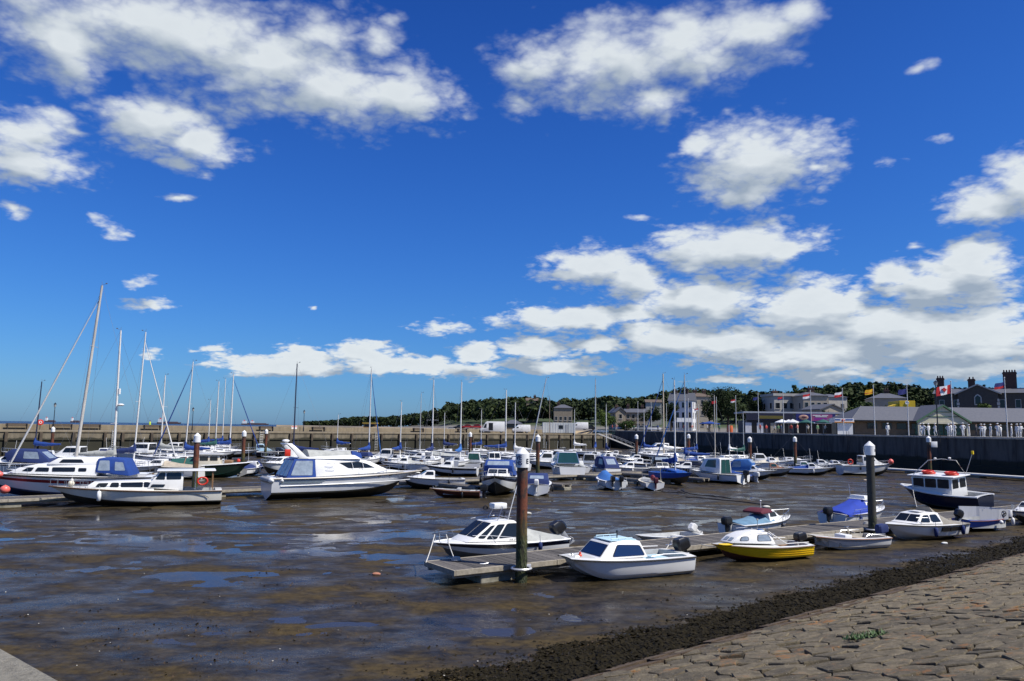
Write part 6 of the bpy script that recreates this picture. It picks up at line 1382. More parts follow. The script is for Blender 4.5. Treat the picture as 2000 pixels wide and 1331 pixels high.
for a in [('large dark round tree left of the red flag', 1420, 225, 753, 80, 'round', LEAF_D, 5200), ('dark tree right of the large round tree', 1478, 232, 766, 66, 'round', LEAF_D, 3200), ('dark tree between white house and large round tree', 1384, 240, 775, 44, 'round', LEAF_D, 2200),
          ('tall conifer rising on the skyline above the yellow flag', 1698, 300, 739, 22, 'cone', LEAF_D, 1500), ('spreading cedar on the skyline right of the tall conifer', 1741, 300, 748, 40, 'cedar', LEAF_D, 1300), ('pointed conifer above the cream hotel', 1552, 300, 747, 34, 'cone', LEAF_M, 1600),
          ('thin lone pine on the skyline left of the cream hotel', 1505, 320, 756, 12, 'cedar', LEAF_D, 500), ('bright green tree left of the stone cottage', 1183, 225, 804, 48, 'round', LEAF_L, 2600), ('dark tree right of the stone cottage', 1270, 235, 790, 46, 'round', LEAF_D, 2600),
          ('green bushy tree behind the slate roofed pavilion', 1680, 150, 780, 62, 'round', LEAF_M, 3200), ('dark bush behind the pavilion ridge', 1722, 155, 786, 36, 'round', LEAF_D, 1700), ('light green shrub in front of the dark stone building', 1922, 150, 779, 42, 'round', LEAF_L, 2000),
          ('shrub beside the cream hotel wall', 1612, 190, 790, 26, 'round', LEAF_D, 1200), ('tall bushy tree on the ridge above the mobile cabin', 1012, 330, 771, 34, 'round', LEAF_M, 1500), ('rounded tree on the ridge above the white van', 1040, 335, 770, 28, 'round', LEAF_D, 1300), ('low shrub under the stone cottage', 1225, 215, 822, 40, 'round', LEAF_M, 1500), ('dark tree behind the stone cottage chimney', 1310, 250, 782, 40, 'round', LEAF_D, 1900), ('dark tree behind the yellow hoarding', 1800, 170, 783, 60, 'round', LEAF_D, 2600)]:
    tree(*a)
# ------------------------------------------------------------------ buildings
CREAMW = paint((.40, .35, .27), .8, .3, .8); PALEW = paint((.46, .44, .39), .8, .3, .8); WHITEW = paint((.74, .74, .74), .7, .25, .8); STONEW = paint((.075, .068, .060), .9, .5, 2, dirtcol=(.03, .028, .026)); COTT = paint((.30, .25, .18), .9, .4, 1.5)
SLATE = paint((.085, .09, .105), .6, .5, 2.5, dirtcol=(.14, .14, .15)); TILE = paint((.13, .095, .07), .8, .5, 2); BROWNW = paint((.20, .14, .085), .8, .4, 1.2); BRICKC = paint((.085, .05, .04), .9, .5, 3); SILL = paint((.5, .48, .44), .7, .2)
def house(name, label, px0, px1, D, ye, yr, wall, roof, cols=3, rows=2, yaw=0.0, depth=8.0, style='hip', chim=(), trim=None, zb=None, wsize=(.9, 1.4), side_cols=2, door=False):
    pc = (px0 + px1) / 2; az_ = math.degrees(math.atan((pc - 1000) / FPX)); a = pd(px0, 800, D); b = pd(px1, 800, D); w = (b.x - a.x)
    zg = ground_z(pc, D) - .05 if zb is None else zb; he = pd(pc, ye, D).z - zg; hr = pd(pc, yr, D).z - zg
    o = thing(name, label, 'building', ((a.x + b.x) / 2, D, zg), -az_ * .6 + yaw, 'town buildings'); x = w / 2
    mb = MB(); mb.box(-x, x, 0, depth, -2, he)
    if style == 'gable': mb.slab([(-x, 0, he), (x, 0, he), (0, 0, hr - .1)], (0, depth, 0))
    mb.build('wall', wall, o, smooth=0); mb = MB(); e = .35
    if style == 'hip':
        i = min(x * .8, depth / 2); mb.add([(-x-e, -e, he), (x+e, -e, he), (x+e, depth+e, he), (-x-e, depth+e, he), (-x + i, depth/2, hr), (x - i, depth/2, hr)], [(0,1,5,4),(1,2,5),(2,3,4,5),(3,0,4),(3,2,1,0)])
    elif style == 'gable': mb.slab([(-x-e, -e, he - .2), (0, -e, hr), (x+e, -e, he - .2), (x+e, -e, he + .05), (0, -e, hr + .25), (-x-e, -e, he + .05)], (0, depth + 2*e, 0))
    elif style == 'side': mb.slab([(-x-e, -e, he), (-x-e, depth/2, hr), (-x-e, depth+e, he)], (w + 2*e, 0, 0))
    else: mb.box(-x-e, x+e, -e, depth+e, he, hr)
    rf = mb.build('roof', roof, o, smooth=0)
    for (cx, cw, ch) in chim:
        mb = MB(); mb.box(cx*x - cw/2, cx*x + cw/2, depth/2 - .5, depth/2 + .5, hr - 1.6, hr + ch); mb.box(cx*x - cw/2 - .1, cx*x + cw/2 + .1, depth/2 - .6, depth/2 + .6, hr + ch - .45, hr + ch - .15); c_ = mb.build('chimney', BRICKC, rf, smooth=0)
        c_.parent = o; n_ = max(2, int(cw / .5))
        for k in range(n_): mb = MB(); mb.tube([(cx*x - cw/2 + (k+.5)*cw/n_, depth/2, hr + ch), (cx*x - cw/2 + (k+.5)*cw/n_, depth/2, hr + ch + .5)], [.17, .13], 7); mb.build('chimney_pot', BRICKC, c_)
    ww, wh = wsize; fm = MB(); fm.box(-ww/2-.09, ww/2+.09, -.05, .0, -.09, wh+.09); fmm = fm.mesh(trim or SILL, 0); gm = MB(); gm.box(-ww/2, ww/2, -.06, -.01, 0, wh); gmm = gm.mesh(GLASS, 0); sm = MB(); sm.box(-ww/2-.16, ww/2+.16, -.16, .0, -.2, -.09); smm = sm.mesh(SILL, 0)
    def win(x_, y_, z_, rz):
        q = inst('window', fmm, o); q.location = (x_, y_, z_); q.rotation_euler = (0, 0, rz); inst('pane', gmm, q); inst('sill', smm, q)
    for r_ in range(rows):
        z_ = he * (r_ + .32) / rows
        if z_ + wh > he - .1: z_ = he - wh - .25
        for c in range(cols): win(-x + w * (c + .5) / cols, 0, z_, 0)
        for c in range(side_cols):
            win(x, depth * (c + .5) / side_cols, z_, R(90)); win(-x, depth * (c + .5) / side_cols, z_, R(-90))
    if door: mb = MB(); mb.box(-.5, .5, -.06, 0, 0, 2.1); mb.build('door', GREENC, o, smooth=0)
    return o
house('white_house', 'tall white house with shaded bay front and sunlit side wall', 1306, 1352, 262, 783, 767, WHITEW, SLATE, 4, 3, -16, 7, 'side', [(.3, 1.6, 1.2), (-.6, 1.2, 1.0)], wsize=(.9, 1.7))
house('stone_house', 'buff house with brown roof behind the tall white house', 1352, 1392, 275, 775, 767, CREAMW, TILE, 3, 3, 10, 9, 'hip', [(-.4, 1.2, 1.0), (.5, 1.2, 1.0)])
house('cottage', 'stone cottage with pale gable left of the dark tree', 1202, 1222, 250, 806, 797, COTT, SLATE, 1, 2, 12, 9, 'gable', [(-.1, 1.0, .8)])
house('cottage', 'long slate roofed stone cottage beside the pale gable', 1222, 1262, 256, 806, 798, COTT, SLATE, 4, 2, 0, 8, 'side', [(-.7, .9, 1.2), (.7, .9, 1.0)])
house('hotel', 'pale flat roofed hotel wing with railings above the arcade', 1512, 1568, 222, 774, 769, PALEW, PALEW, 4, 2, 14, 10, 'flat', [(-.5, 1.4, 1.0)], wsize=(1.2, 1.6))
house('hotel', 'cream hotel with hipped roof behind the arcade', 1570, 1618, 212, 773, 764, CREAMW, SLATE, 4, 2, 10, 12, 'hip', [(.2, 1.6, 1.2)], wsize=(.9, 1.6))
house('hotel', 'white walled end block of the cream hotel', 1618, 1656, 216, 776, 769, PALEW, SLATE, 2, 2, 20, 10, 'hip', wsize=(.9, 1.6))
house('house', 'grey roofed villa among trees above the yellow hoarding', 1708, 1768, 205, 778, 766, CREAMW, SLATE, 4, 1, 0, 12, 'hip', [(.1, 1.2, .9)], wsize=(1, 1.8))
house('house', 'brown roofed house half hidden by trees on the ridge', 1028, 1050, 330, 783, 777, COTT, TILE, 3, 1, 0, 8, 'side', [(.5, 1, 1)])
house('house', 'long low roofed house among trees above the mobile cabin', 1082, 1118, 300, 797, 790, COTT, SLATE, 4, 1, 0, 8, 'hip', [(-.5, 1, .8)])
house('house', 'small pale house low in the trees right of the gangway', 1262, 1292, 300, 786, 780, PALEW, TILE, 3, 1, 0, 8, 'side')
house('house', 'little dark roofed building behind the white van', 985, 1020, 232, 828, 820, BROWNW, SLATE, 3, 1, 0, 8, 'hip', wsize=(.9, 1.0))
house('house', 'small house with pale roof edge at the tree line right', 1600, 1650, 190, 800, 791, CREAMW, SLATE, 3, 1, 25, 8, 'gable')
sb = house('stone_building', 'dark stone mansion with tall chimneys at the right edge', 1842, 2075, 168, 768, 756, STONEW, SLATE, 9, 2, -14, 12, 'side', [(-.93, 1.5, 2.6), (-.45, 1.4, 2.2), (.12, 2.6, 3.6), (.45, 2.6, 3.6), (.95, 1.6, 2.8)], wsize=(.9, 1.7))
w_ = 9.0                                                          # projecting gabled bay with pale quoins
cx = pd(1922, 768, 168).x - sb.location.x; he = pd(1922, 768, 168).z - sb.location.z; hr = pd(1922, 753, 168).z - sb.location.z
mb = MB(); mb.box(cx - 4.4, cx + 3.2, -1.5, 0.5, -2, he); mb.slab([(cx - 4.4, -1.5, he), (cx + 3.2, -1.5, he), (cx - .6, -1.5, hr)], (0, 2.0, 0)); mb.build('gabled_bay', STONEW, sb, smooth=0)
mb = MB(); mb.slab([(cx - 5.0, -1.75, he - .3), (cx - .6, -1.75, hr + .1), (cx + 3.8, -1.75, he - .3), (cx + 3.8, -1.75, he), (cx - .6, -1.75, hr + .4), (cx - 5.0, -1.75, he)], (0, 4, 0)); mb.build('bay_roof', SILL, sb, smooth=0)
for sx in (cx - 4.4, cx + 3.2):
    for k in range(11): mb = MB(); l = .55 if k % 2 else .35; mb.box(sx - l/2, sx + l/2, -1.56, -1.4, k * .75, k * .75 + .6); mb.build('quoin', SILL, sb, smooth=0)
mb = MB(); mb.slab([(cx - 1.3, -1.6, he - 2.6), (cx + .1, -1.6, he - 2.6), (cx + .1, -1.6, he - .9), (cx - .25, -1.6, he - .4), (cx - .6, -1.6, he - .2), (cx - .95, -1.6, he - .4), (cx - 1.3, -1.6, he - .9)], (0, .12, 0)); aw = mb.build('arched_window', SILL, sb, smooth=0)
mb = MB(); mb.slab([(cx - 1.1, -1.64, he - 2.4), (cx - .1, -1.64, he - 2.4), (cx - .1, -1.64, he - .9), (cx - .6, -1.64, he - .45), (cx - 1.1, -1.64, he - .9)], (0, .05, 0)); mb.build('pane', GLASS, aw, smooth=0)
# waterside pavilion with slate roof and green gabled porch
PVD = 126.0; pv = thing('pavilion', 'long slate roofed pavilion with green gabled porch on the right quay', 'building', (pd(1830, 850, PVD).x, PVD, QZ), 0, 'town buildings')
ez = pd(1830, 823, PVD).z - QZ; rz_ = pd(1830, 794, PVD).z - QZ; xl = pd(1668, 800, PVD).x - pv.location.x; xr = pd(2075, 800, PVD).x - pv.location.x; dp = 9.0
mb = MB(); mb.box(xl, xr, 0, dp, 0, ez); mb.build('wall', BROWNW, pv, smooth=0)
mb = MB(); e = .9; mb.add([(xl-e, -e, ez), (xr+e, -e, ez), (xr+e, dp+e, ez), (xl-e, dp+e, ez), (xl + 3.2, dp/2, rz_), (xr - 3.2, dp/2, rz_)], [(0,1,5,4),(1,2,5),(2,3,4,5),(3,0,4),(3,2,1,0)]); rf = mb.build('roof', SLATE, pv, smooth=0)
for x_, z0, y0, z1, y1, xx2 in ((xl - e, ez, -e, rz_, dp/2, xl + 3.2),): mb = MB(); mb.tube([(x_, y0, z0 + .04), (xx2, y1, z1 + .04)], .07, 5); mb.build('ridge_tile', SLATE, rf)
mb = MB(); mb.box(xl - e - .02, xr + e + .02, -e - .08, -e, ez - .16, ez + .02); mb.build('gutter', BLACK, pv, smooth=0)
GRN = paint((.07, .16, .085), .6, .3); CRM = paint((.62, .58, .42), .7, .25, 1.5); gz = rz_ - .1; gw_ = 3.9
mb = MB(); mb.slab([(-gw_, -2.0, ez - .1), (gw_, -2.0, ez - .1), (0, -2.0, gz)], (0, .12, 0)); mb.build('pediment', CRM, pv, smooth=0)
for zq in (.3, .62): mb = MB(); wq = gw_ * (1 - zq) - .2; mb.box(-wq, wq, -2.07, -1.99, ez + (gz - ez) * zq - .05, ez + (gz - ez) * zq + .05); mb.build('pediment_rail', GRN, pv, smooth=0)
for sg in (-1, 1):
    mb = MB(); mb.slab([(sg * (gw_ + .5), -2.3, ez - .35), (0, -2.3, gz + .05), (0, -2.3, gz + .32), (sg * (gw_ + .5), -2.3, ez - .05)], (0, .25, 0)); mb.build('barge_board', GRN, pv, smooth=0)
    mb = MB(); mb.add([(sg * (gw_ + .5), -2.25, ez - .04), (0, -2.25, gz + .34), (0, dp/2, gz + .34), (sg * (gw_ + .5), 1.5, ez - .04)], [(0, 1, 2, 3)]); mb.build('porch_roof', SLATE, pv, smooth=0)
    mb = MB(); mb.box(sg * gw_ - .15, sg * gw_ + .15, -2.0, -1.7, 0, ez); mb.build('porch_post', CRM, pv, smooth=0)
mb = MB(); mb.box(-gw_, gw_, -2.04, -1.86, ez - .45, ez - .1); mb.build('porch_beam', CRM, pv, smooth=0)
for k in range(8): mb = MB(); x_ = -gw_ + .3 + k * .95; mb.box(x_, x_ + .8, -.10, .0, .1, ez - .5); w1 = mb.build('glazed_door', GRN, pv, smooth=0); mb = MB(); mb.box(x_ + .1, x_ + .7, -.13, -.08, .7, ez - .65); mb.build('pane', GGLASS, w1, smooth=0)
for x_ in [xl + 2 + 2.4 * k for k in range(4)] + [gw_ + 1.5 + 2.4 * k for k in range(5)]: mb = MB(); mb.box(x_, x_ + 1.7, -.06, 0, .9, ez - .35); w1 = mb.build('window', paint((.12, .085, .05), .6, .3), pv, smooth=0); mb = MB(); mb.box(x_ + .1, x_ + 1.6, -.09, -.04, 1.0, ez - .45); mb.build('pane', GLASS, w1, smooth=0)
# arcade with painted fascias
AD = 152.0; ar = thing('amusement_arcade', 'low arcade building with dark fascia and pink banner sign on the quay', 'building', (pd(1560, 848, AD).x, AD, QZ), -6, 'town buildings')
ax = lambda px: pd(px, 820, AD).x - ar.location.x; azz = lambda y: pd(1560, y, AD).z - QZ
mb = MB(); mb.box(ax(1462), ax(1662), 0, 10, 0, azz(822)); mb.build('wall', paint((.035, .035, .045), .7, .4), ar, smooth=0)
mb = MB(); mb.box(ax(1455), ax(1668), -.3, 10.3, azz(808), azz(805)); mb.build('flat_roof', paint((.45, .47, .5), .6, .3), ar, smooth=0)
mb = MB(); mb.box(ax(1460), ax(1548), -.35, 0, azz(822), azz(808.5)); mb.build('fascia', paint((.015, .015, .04), .5, .3), ar, smooth=0)
mb = MB(); mb.box(ax(1484), ax(1530), -.40, -.36, azz(819), azz(813)); mb.build('name_board', paint((.16, .13, .02), .5, .4, 6), ar, smooth=0)
mb = MB(); mb.box(ax(1554), ax(1628), -.45, 0, azz(825), azz(808.5)); sg_ = mb.build('banner_sign', paint((.02, .025, .16), .5, .2), ar, smooth=0)
mb = MB(); mb.box(ax(1588), ax(1612), -.50, -.46, azz(820.5), azz(816)); mb.build('purple_panel', paint((.30, .03, .30), .5, .2), sg_, smooth=0)
mb = MB(); mb.box(ax(1582), ax(1622), -.49, -.46, azz(822), azz(809.5)); mb.build('pink_panel', paint((.42, .10, .22), .5, .5, 5), sg_, smooth=0)
for k, (a, b, y) in enumerate(((1585, 1600, 811.5), (1602, 1614, 811.5), (1590, 1612, 814))): mb = MB(); mb.box(ax(a), ax(b), -.52, -.48, azz(y + .8), azz(y - .8)); mb.build('lettering_band', WHITE, sg_, smooth=0)
mb = MB(); mb.sphere((ax(1568), -.5, azz(815.5)), (.95, .06, .5), 14, 6); mb.build('oval_emblem', paint((.55, .32, .22), .5, .2), sg_)
mb = MB(); mb.sphere((ax(1569), -.56, azz(815)), (.5, .05, .2), 12, 6); mb.build('emblem_centre', paint((.12, .03, .05), .5, .2), sg_)
mb = MB(); mb.box(ax(1556), ax(1632), -.6, -.46, azz(827), azz(825)); mb.build('awning_edge', paint((.55, .6, .7), .5, .2), ar, smooth=0)
for a, b, c in ((1458, 1470, WHITEW), (1471, 1479, BLACK), (1480, 1492, WHITEW), (1506, 1517, paint((.45, .4, .3), .6, .5, 4)), (1522, 1550, BLACK), (1556, 1590, BLACK), (1594, 1628, BLACK)): mb = MB(); mb.box(ax(a), ax(b), -.12, 0, 0, azz(827)); mb.build('shutter', c, ar, smooth=0)
KD = 122.0; ki = thing('kiosk', 'white shuttered kiosk with orange and blue fascia on the quay edge', 'kiosk', (pd(1650, 848, KD).x, KD, QZ), -4)
mb = MB(); mb.box(-1.25, 1.25, 0, 2.2, 0, 1.85); mb.build('cabin', BLACK, ki, smooth=0); mb = MB(); mb.box(-1.1, 1.25, -.04, 0, .02, 1.8); mb.build('shutter', WHITE, ki, smooth=0)
mb = MB(); mb.box(-1.6, 1.4, -.3, 2.3, 1.85, 2.5); mb.build('fascia', WHITE, ki, smooth=0, bevel=.03); mb = MB(); mb.box(-1.62, 1.42, -.34, -.3, 1.85, 2.0); mb.build('orange_strip', paint((.7, .3, .08), .5, .2), ki, smooth=0)
mb = MB(); mb.sphere((-.3, -.33, 2.22), (.25, .05, .22), 10, 6); mb.build('red_emblem', REDB, ki); mb = MB(); mb.box(-1.5, -.7, -.34, -.3, 2.28, 2.42); mb.box(.1, 1.2, -.34, -.3, 2.28, 2.42); mb.build('blue_lettering_band', BLUEH, ki, smooth=0)
# yellow hoarding and its truck body above the pavilion roof
yh = thing('yellow_hoarding', 'yellow box van body with round emblem behind the pavilion roof', 'van', (pd(1764, 800, 140).x, 140, QZ), -8)
a0 = pd(1764, 793, 140).z - QZ; a1 = pd(1764, 783, 140).z - QZ; YB = paint((.75, .50, .01), .5, .2); hw = 2.0
mb = MB(); mb.box(-.6, hw + .1, 0, 6, .9, a1); mb.build('box_body', YB, yh, smooth=0, bevel=.03); mb = MB(); mb.torus((.7, -.03, (a0 + a1) / 2 + .1), .28, .07, 'y', 14, 5); mb.sphere((.7, -.02, (a0 + a1) / 2 + .1), (.2, .03, .2), 10, 5); mb.build('round_emblem', WHITE, yh)
mb = MB(); mb.loft([[(-2.2, .2, .9), (-.65, .2, .9), (-.65, 2.0, .9), (-2.2, 2.0, .9)], [(-2.1, .2, a1 - 1.0), (-.65, .2, a1 - .5), (-.65, 2.0, a1 - .5), (-2.1, 2.0, a1 - 1.0)]]); mb.build('cab', YB, yh, smooth=0)
for x_ in (-1.6, 1.2):
    for y_ in (.2, 1.8): mb = MB(); mb.torus((x_, y_, .45), .32, .14, 'y', 12, 6); mb.build('wheel', RUBBER, yh)
# site cabin and shelters at the pier root
cb = thing('mobile_cabin', 'white mobile cabin with a small window on the pier root', 'cabin', tuple(pd(1092, 847, 205)), 0); cb.location.z = PZ; cb.location.y = 198; cb.location.x = xat(1092, 198)
mb = MB(); mb.box(-4.2, 4.2, 0, 2.6, .15, 2.75); mb.build('body', paint((.68, .70, .66), .5, .3, 1), cb, smooth=0, bevel=.03)
for k in range(13): mb = MB(); mb.box(-4.15 + k * .66, -4.05 + k * .66, -.04, 0, .2, 2.65); mb.build('wall_rib', WHITE2, cb, smooth=0)
mb = MB(); mb.box(-.1, 1.0, -.06, 0, 1.2, 2.1); w1 = mb.build('window', BLACK, cb, smooth=0); mb = MB(); mb.box(0, .9, -.08, -.05, 1.3, 2.0); mb.build('pane', GLASS, w1, smooth=0)
mb = MB(); mb.box(1.6, 2.6, -.06, 0, .2, 2.3); mb.build('door', paint((.45, .46, .45), .5, .3), cb, smooth=0); mb = MB(); mb.box(-4.0, 4.0, .3, 2.3, 0, .15); mb.build('skid', RUBBER, cb, smooth=0)
# ------------------------------------------------------------------ vehicles
def van(label, px, D, hd, L=5.2, H=2.4, z=PZ, door=True):
    o = thing('van', label, 'van', (xat(px, D), D, z), hd, 'vans on the pier root'); mb = MB()
    prof = [(-L/2, .35), (L/2, .35), (L/2, .95), (L/2 - .55, 1.15), (L/2 - 1.25, H - .25), (L/2 - 1.6, H), (-L/2 + .05, H)]
    mb.slab([(x, -.95, zz) for x, zz in prof], (0, 1.9, 0)); b = mb.build('body', WHITE, o, smooth=30, bevel=.07)
    for sg in (-1, 1):
        mb = MB(); mb.slab([(x, sg * .955, zz) for x, zz in ((L/2 - .75, 1.2), (L/2 - 1.55, 1.2), (L/2 - 1.55, H - .55), (L/2 - 1.25, H - .55))], (0, sg * .012, 0)); mb.build('side_window', GLASS, o, smooth=0)
        if door and sg == (1 if abs(hd) > 90 else -1): mb = MB(); mb.box(-.1, .95, sg * .955 - .006, sg * .955 + .006, .6, H - .35); mb.build('open_side_door', BLACK, o, smooth=0)
        for x in (-L/2 + .9, L/2 - .85): mb = MB(); mb.torus((x, sg * .85, .34), .24, .10, 'y', 14, 6); w = mb.build('wheel', RUBBER, o); mb = MB(); mb.tube([(x, sg * .78, .34), (x, sg * .93, .34)], .17, 10); mb.build('hub', ALU, w)
        mb = MB(); mb.box(L/2 - .02, L/2 + .02, sg * .72 - .12, sg * .72 + .12, .70, .86); mb.build('headlight', STEEL, o, smooth=0)
    A = Vector((L/2 - .55, 0, 1.15)); C = Vector((L/2 - 1.25, 0, H - .25)); mb = MB(); d = (C - A); n_ = Vector((d.z, 0, -d.x)).normalized()
    mb.slab([A + d * v + Vector((0, u, 0)) + n_ * .004 for u, v in ((-.8, .1), (.8, .1), (.75, .95), (-.75, .95))], n_ * .012); mb.build('windscreen', GLASS, o, smooth=0)
    mb = MB(); mb.box(L/2 - .03, L/2 + .07, -.9, .9, .35, .55); mb.build('bumper', RUBBER, o, smooth=0, bevel=.02); return o
van('large white van with its side door open on the pier', 962, 188, 182, 6.0, 2.75)
van('smaller white van right of the open van', 1018, 196, 185, 4.6, 2.1, door=False)
van('white van parked far right of the mobile cabin', 1132, 212, 182, 4.6, 2.1, QZ, False)
def car_mesh(col):
    mb = MB(); mb.slab([(x, -.85, z) for x, z in ((-2.1, .3), (2.1, .3), (2.15, .7), (1.2, .9), (-1.95, .95), (-2.15, .75))], (0, 1.7, 0), 0)
    mb.slab([(x, -.72, z) for x, z in ((-1.6, .92), (1.15, .9), (.45, 1.42), (-1.1, 1.44))], (0, 1.44, 0), 1); return mb.mesh([col, GLASS], 30, .05)
whl = MB(); whl.torus((0, 0, .31), .22, .09, 'y', 12, 6); WH = whl.mesh(RUBBER)
ccols = [paint(c, .25, .1) for c in ((.6, .6, .6), (.02, .02, .025), (.3, .02, .02), (.05, .09, .2), (.7, .7, .68), (.2, .21, .22))]; cms = [car_mesh(c) for c in ccols]
cn = ['silver', 'black', 'dark red', 'navy', 'white', 'grey']; rf_ = MB(); rf_.box(-1.05, .4, -.68, .68, 1.435, 1.465); rfm = [rf_.mesh(c, 0, .01) for c in ccols]
pos = [(782, 345), (800, 335), (815, 326), (831, 318), (848, 309), (864, 300), (880, 292), (897, 285), (912, 281), (1212, 222), (1232, 221), (1252, 219), (1276, 216), (1150, 231), (930, 276)]
od = ['first', 'second', 'third', 'fourth', 'fifth', 'sixth', 'seventh', 'eighth', 'ninth']
for k, (px, D) in enumerate(pos):
    o = thing('parked_car', '%s car parked on the shore road, %s from the left' % (cn[k % 6], od[k]) if k < 9 else '%s car parked behind the quay, bearing towards the %s' % (cn[k % 6], ['bright green tree', 'stone cottage gable', 'long stone cottage', 'dark tree by the cottage', 'gap right of the mobile cabin', 'white van'][k - 9]), 'car', (xat(px, D), D, ground_z(px, D)), 175 + 4 * (k % 3), 'parked cars')
    b = inst('body', cms[k % 6], o); inst('roof', rfm[k % 6], b)
    for x in (-1.3, 1.3):
        for y in (-.75, .75): w = inst('wheel', WH, o); w.location = (x, y, 0)
# ------------------------------------------------------------------ people
def person_mesh(pose, cloth, legs, hat, skin=(.42, .25, .17)):
    V = [(0,0,.95),(0,0,1.15),(0,-.01,1.38),(0,0,1.48),(0,-.01,1.56),(0,-.02,1.66),(0,-.01,1.74)]; Rr = [.15,.15,.17,.07,.085,.105,.07]; E = [(0,1),(1,2),(2,3),(3,4),(4,5),(5,6)]
    def chain(root, pts, rs):
        prev = root
        for p, r in zip(pts, rs): V.append(p); Rr.append(r); E.append((prev, len(V) - 1)); prev = len(V) - 1
    st = .10 if pose != 1 else .2
    chain(0, [(-.10, 0, .85), (-.11, -st * .6, .48), (-.11, -st * .2 + .05, .08), (-.11, -st * .2 - .1, .04)], [.10, .07, .05, .04])
    chain(0, [(.10, 0, .85), (.11, st * .6, .48), (.11, st * .8 + .02, .08), (.11, st * .8 - .13, .04)], [.10, .07, .05, .04])
    if pose == 0: arms = [[(-.20, 0, 1.38), (-.26, .02, 1.12), (-.25, -.06, .88), (-.24, -.09, .80)], [(.20, 0, 1.38), (.26, .02, 1.12), (.25, -.06, .88), (.24, -.09, .80)]]
    elif pose == 1: arms = [[(-.20, 0, 1.38), (-.27, -.05, 1.12), (-.12, -.28, 1.12), (-.04, -.33, 1.14)], [(.20, 0, 1.38), (.27, -.05, 1.12), (.12, -.28, 1.10), (.04, -.33, 1.12)]]
    else: arms = [[(-.20, 0, 1.38), (-.38, .0, 1.18), (-.18, .02, .98), (-.14, .0, .95)], [(.20, 0, 1.38), (.38, .0, 1.18), (.18, .02, .98), (.14, 0, .95)]]
    for a in arms: chain(2, a, [.075, .055, .042, .04])
    me = bpy.data.meshes.new('p'); me.from_pydata(V, E, []); o = bpy.data.objects.new('p', me); COL.objects.link(o)
    md = o.modifiers.new('s', 'SKIN'); sv = me.skin_vertices[0].data
    for i, r in enumerate(Rr): sv[i].radius = (r, r * (.75 if i in (0, 1, 2) else 1)); sv[i].use_root = (i == 0)
    o.modifiers.new('u', 'SUBSURF').levels = 1
    dg = bpy.context.evaluated_depsgraph_get(); res = bpy.data.meshes.new_from_object(o.evaluated_get(dg)); bpy.data.objects.remove(o)
    res.materials.clear()
    for c in (cloth, legs, skin, hat): res.materials.append(paint(c, .8, .2, 4))
    for p in res.polygons:
        c = p.center; p.use_smooth = True
        p.material_index = 3 if c.z > 1.665 else 2 if c.z > 1.46 else 1 if c.z < .93 and abs(c.x) < .19 else 2 if (c.z < .86 and abs(c.x) >= .19) else 0
    return res
WU, NV = (.78, .78, .76), (.03, .035, .06)
pm = {}
def pers(key, pose, *a): pm[key] = person_mesh(pose, *a); return pm[key]
for k in range(3): pers('w%d' % k, k, WU, WU, WU)
cols = [((.55, .06, .05), (.05, .06, .1), (.05, .03, .02)), ((.7, .68, .62), (.2, .17, .13), (.12, .08, .05)), ((.06, .1, .25), (.1, .1, .12), (.3, .22, .1)), ((.15, .3, .16), (.25, .22, .18), (.04, .03, .02)), ((.75, .3, .25), (.7, .68, .6), (.5, .4, .2))]
for k, c in enumerate(cols): pers('c%d' % k, (0, 1, 2, 0, 1)[k], *c)
pers('hv', 0, (.55, .75, .05), (.03, .035, .05), (.03, .03, .03)); pers('dk', 1, (.05, .05, .06), (.04, .04, .05), (.03, .02, .02))
hatm = MB(); hatm.tube([(0, -.01, 1.70), (0, -.01, 1.715), (0, -.01, 1.72), (0, -.01, 1.80)], [.17, .17, .115, .09], 12); HATM = hatm.mesh(paint(WU, .8, .1))
def person(label, me, px, D, z, rz=0, group='people on the quay', hat=False):
    o = inst('person', me); o.location = (xat(px, D), D, z); o.rotation_euler = (0, 0, R(rz)); tag(o, label, 'person', group)
    v_ = .93 + .12 * ((px * 37) % 17) / 17; o.scale = (v_, v_, v_)
    if hat: inst('hat', HATM, o)
    return o
wl_ = [(1734, 'person in white bending beside the quay railing left of the porch'), (1798, 'person in white standing at the left porch post'), (1804, 'person in white low in front of the left porch post'), (1814, 'person in white in front of the left glazed doors'), (1827, 'person in white standing centrally in the porch'), (1853, 'person in white at the right side of the porch'), (1858, 'person in white just left of the flagpole by the porch'), (1864, 'person in white just right of the flagpole by the porch'),
       (1881, 'first person in white right of the porch'), (1893, 'second person in white right of the porch'), (1917, 'person in white beside the dark clothed person'), (1923, 'person in white with bent arms left of a pair'), (1935, 'lone person in white between two pairs'), (1949, 'left person of the pair in white near the last flagpole'), (1955, 'right person of the pair in white near the last flagpole'), (1987, 'left of the two people in white at the right edge'), (1994, 'right of the two people in white at the right edge'), (1976, 'person in white just right of the last flagpole')]
for k, (px, lab) in enumerate(wl_): person(lab, pm['w%d' % (k % 3)], px, 104 + (k * 7 % 5), QZ, (k * 67) % 360, 'people in white on the right quay', True)
person('person in dark clothes among the people in white', pm['dk'], 1907, 105, QZ, 40, 'people in white on the right quay')
person('person in hi-vis yellow vest walking on the pier', pm['hv'], 293, 136, PZ, 90)
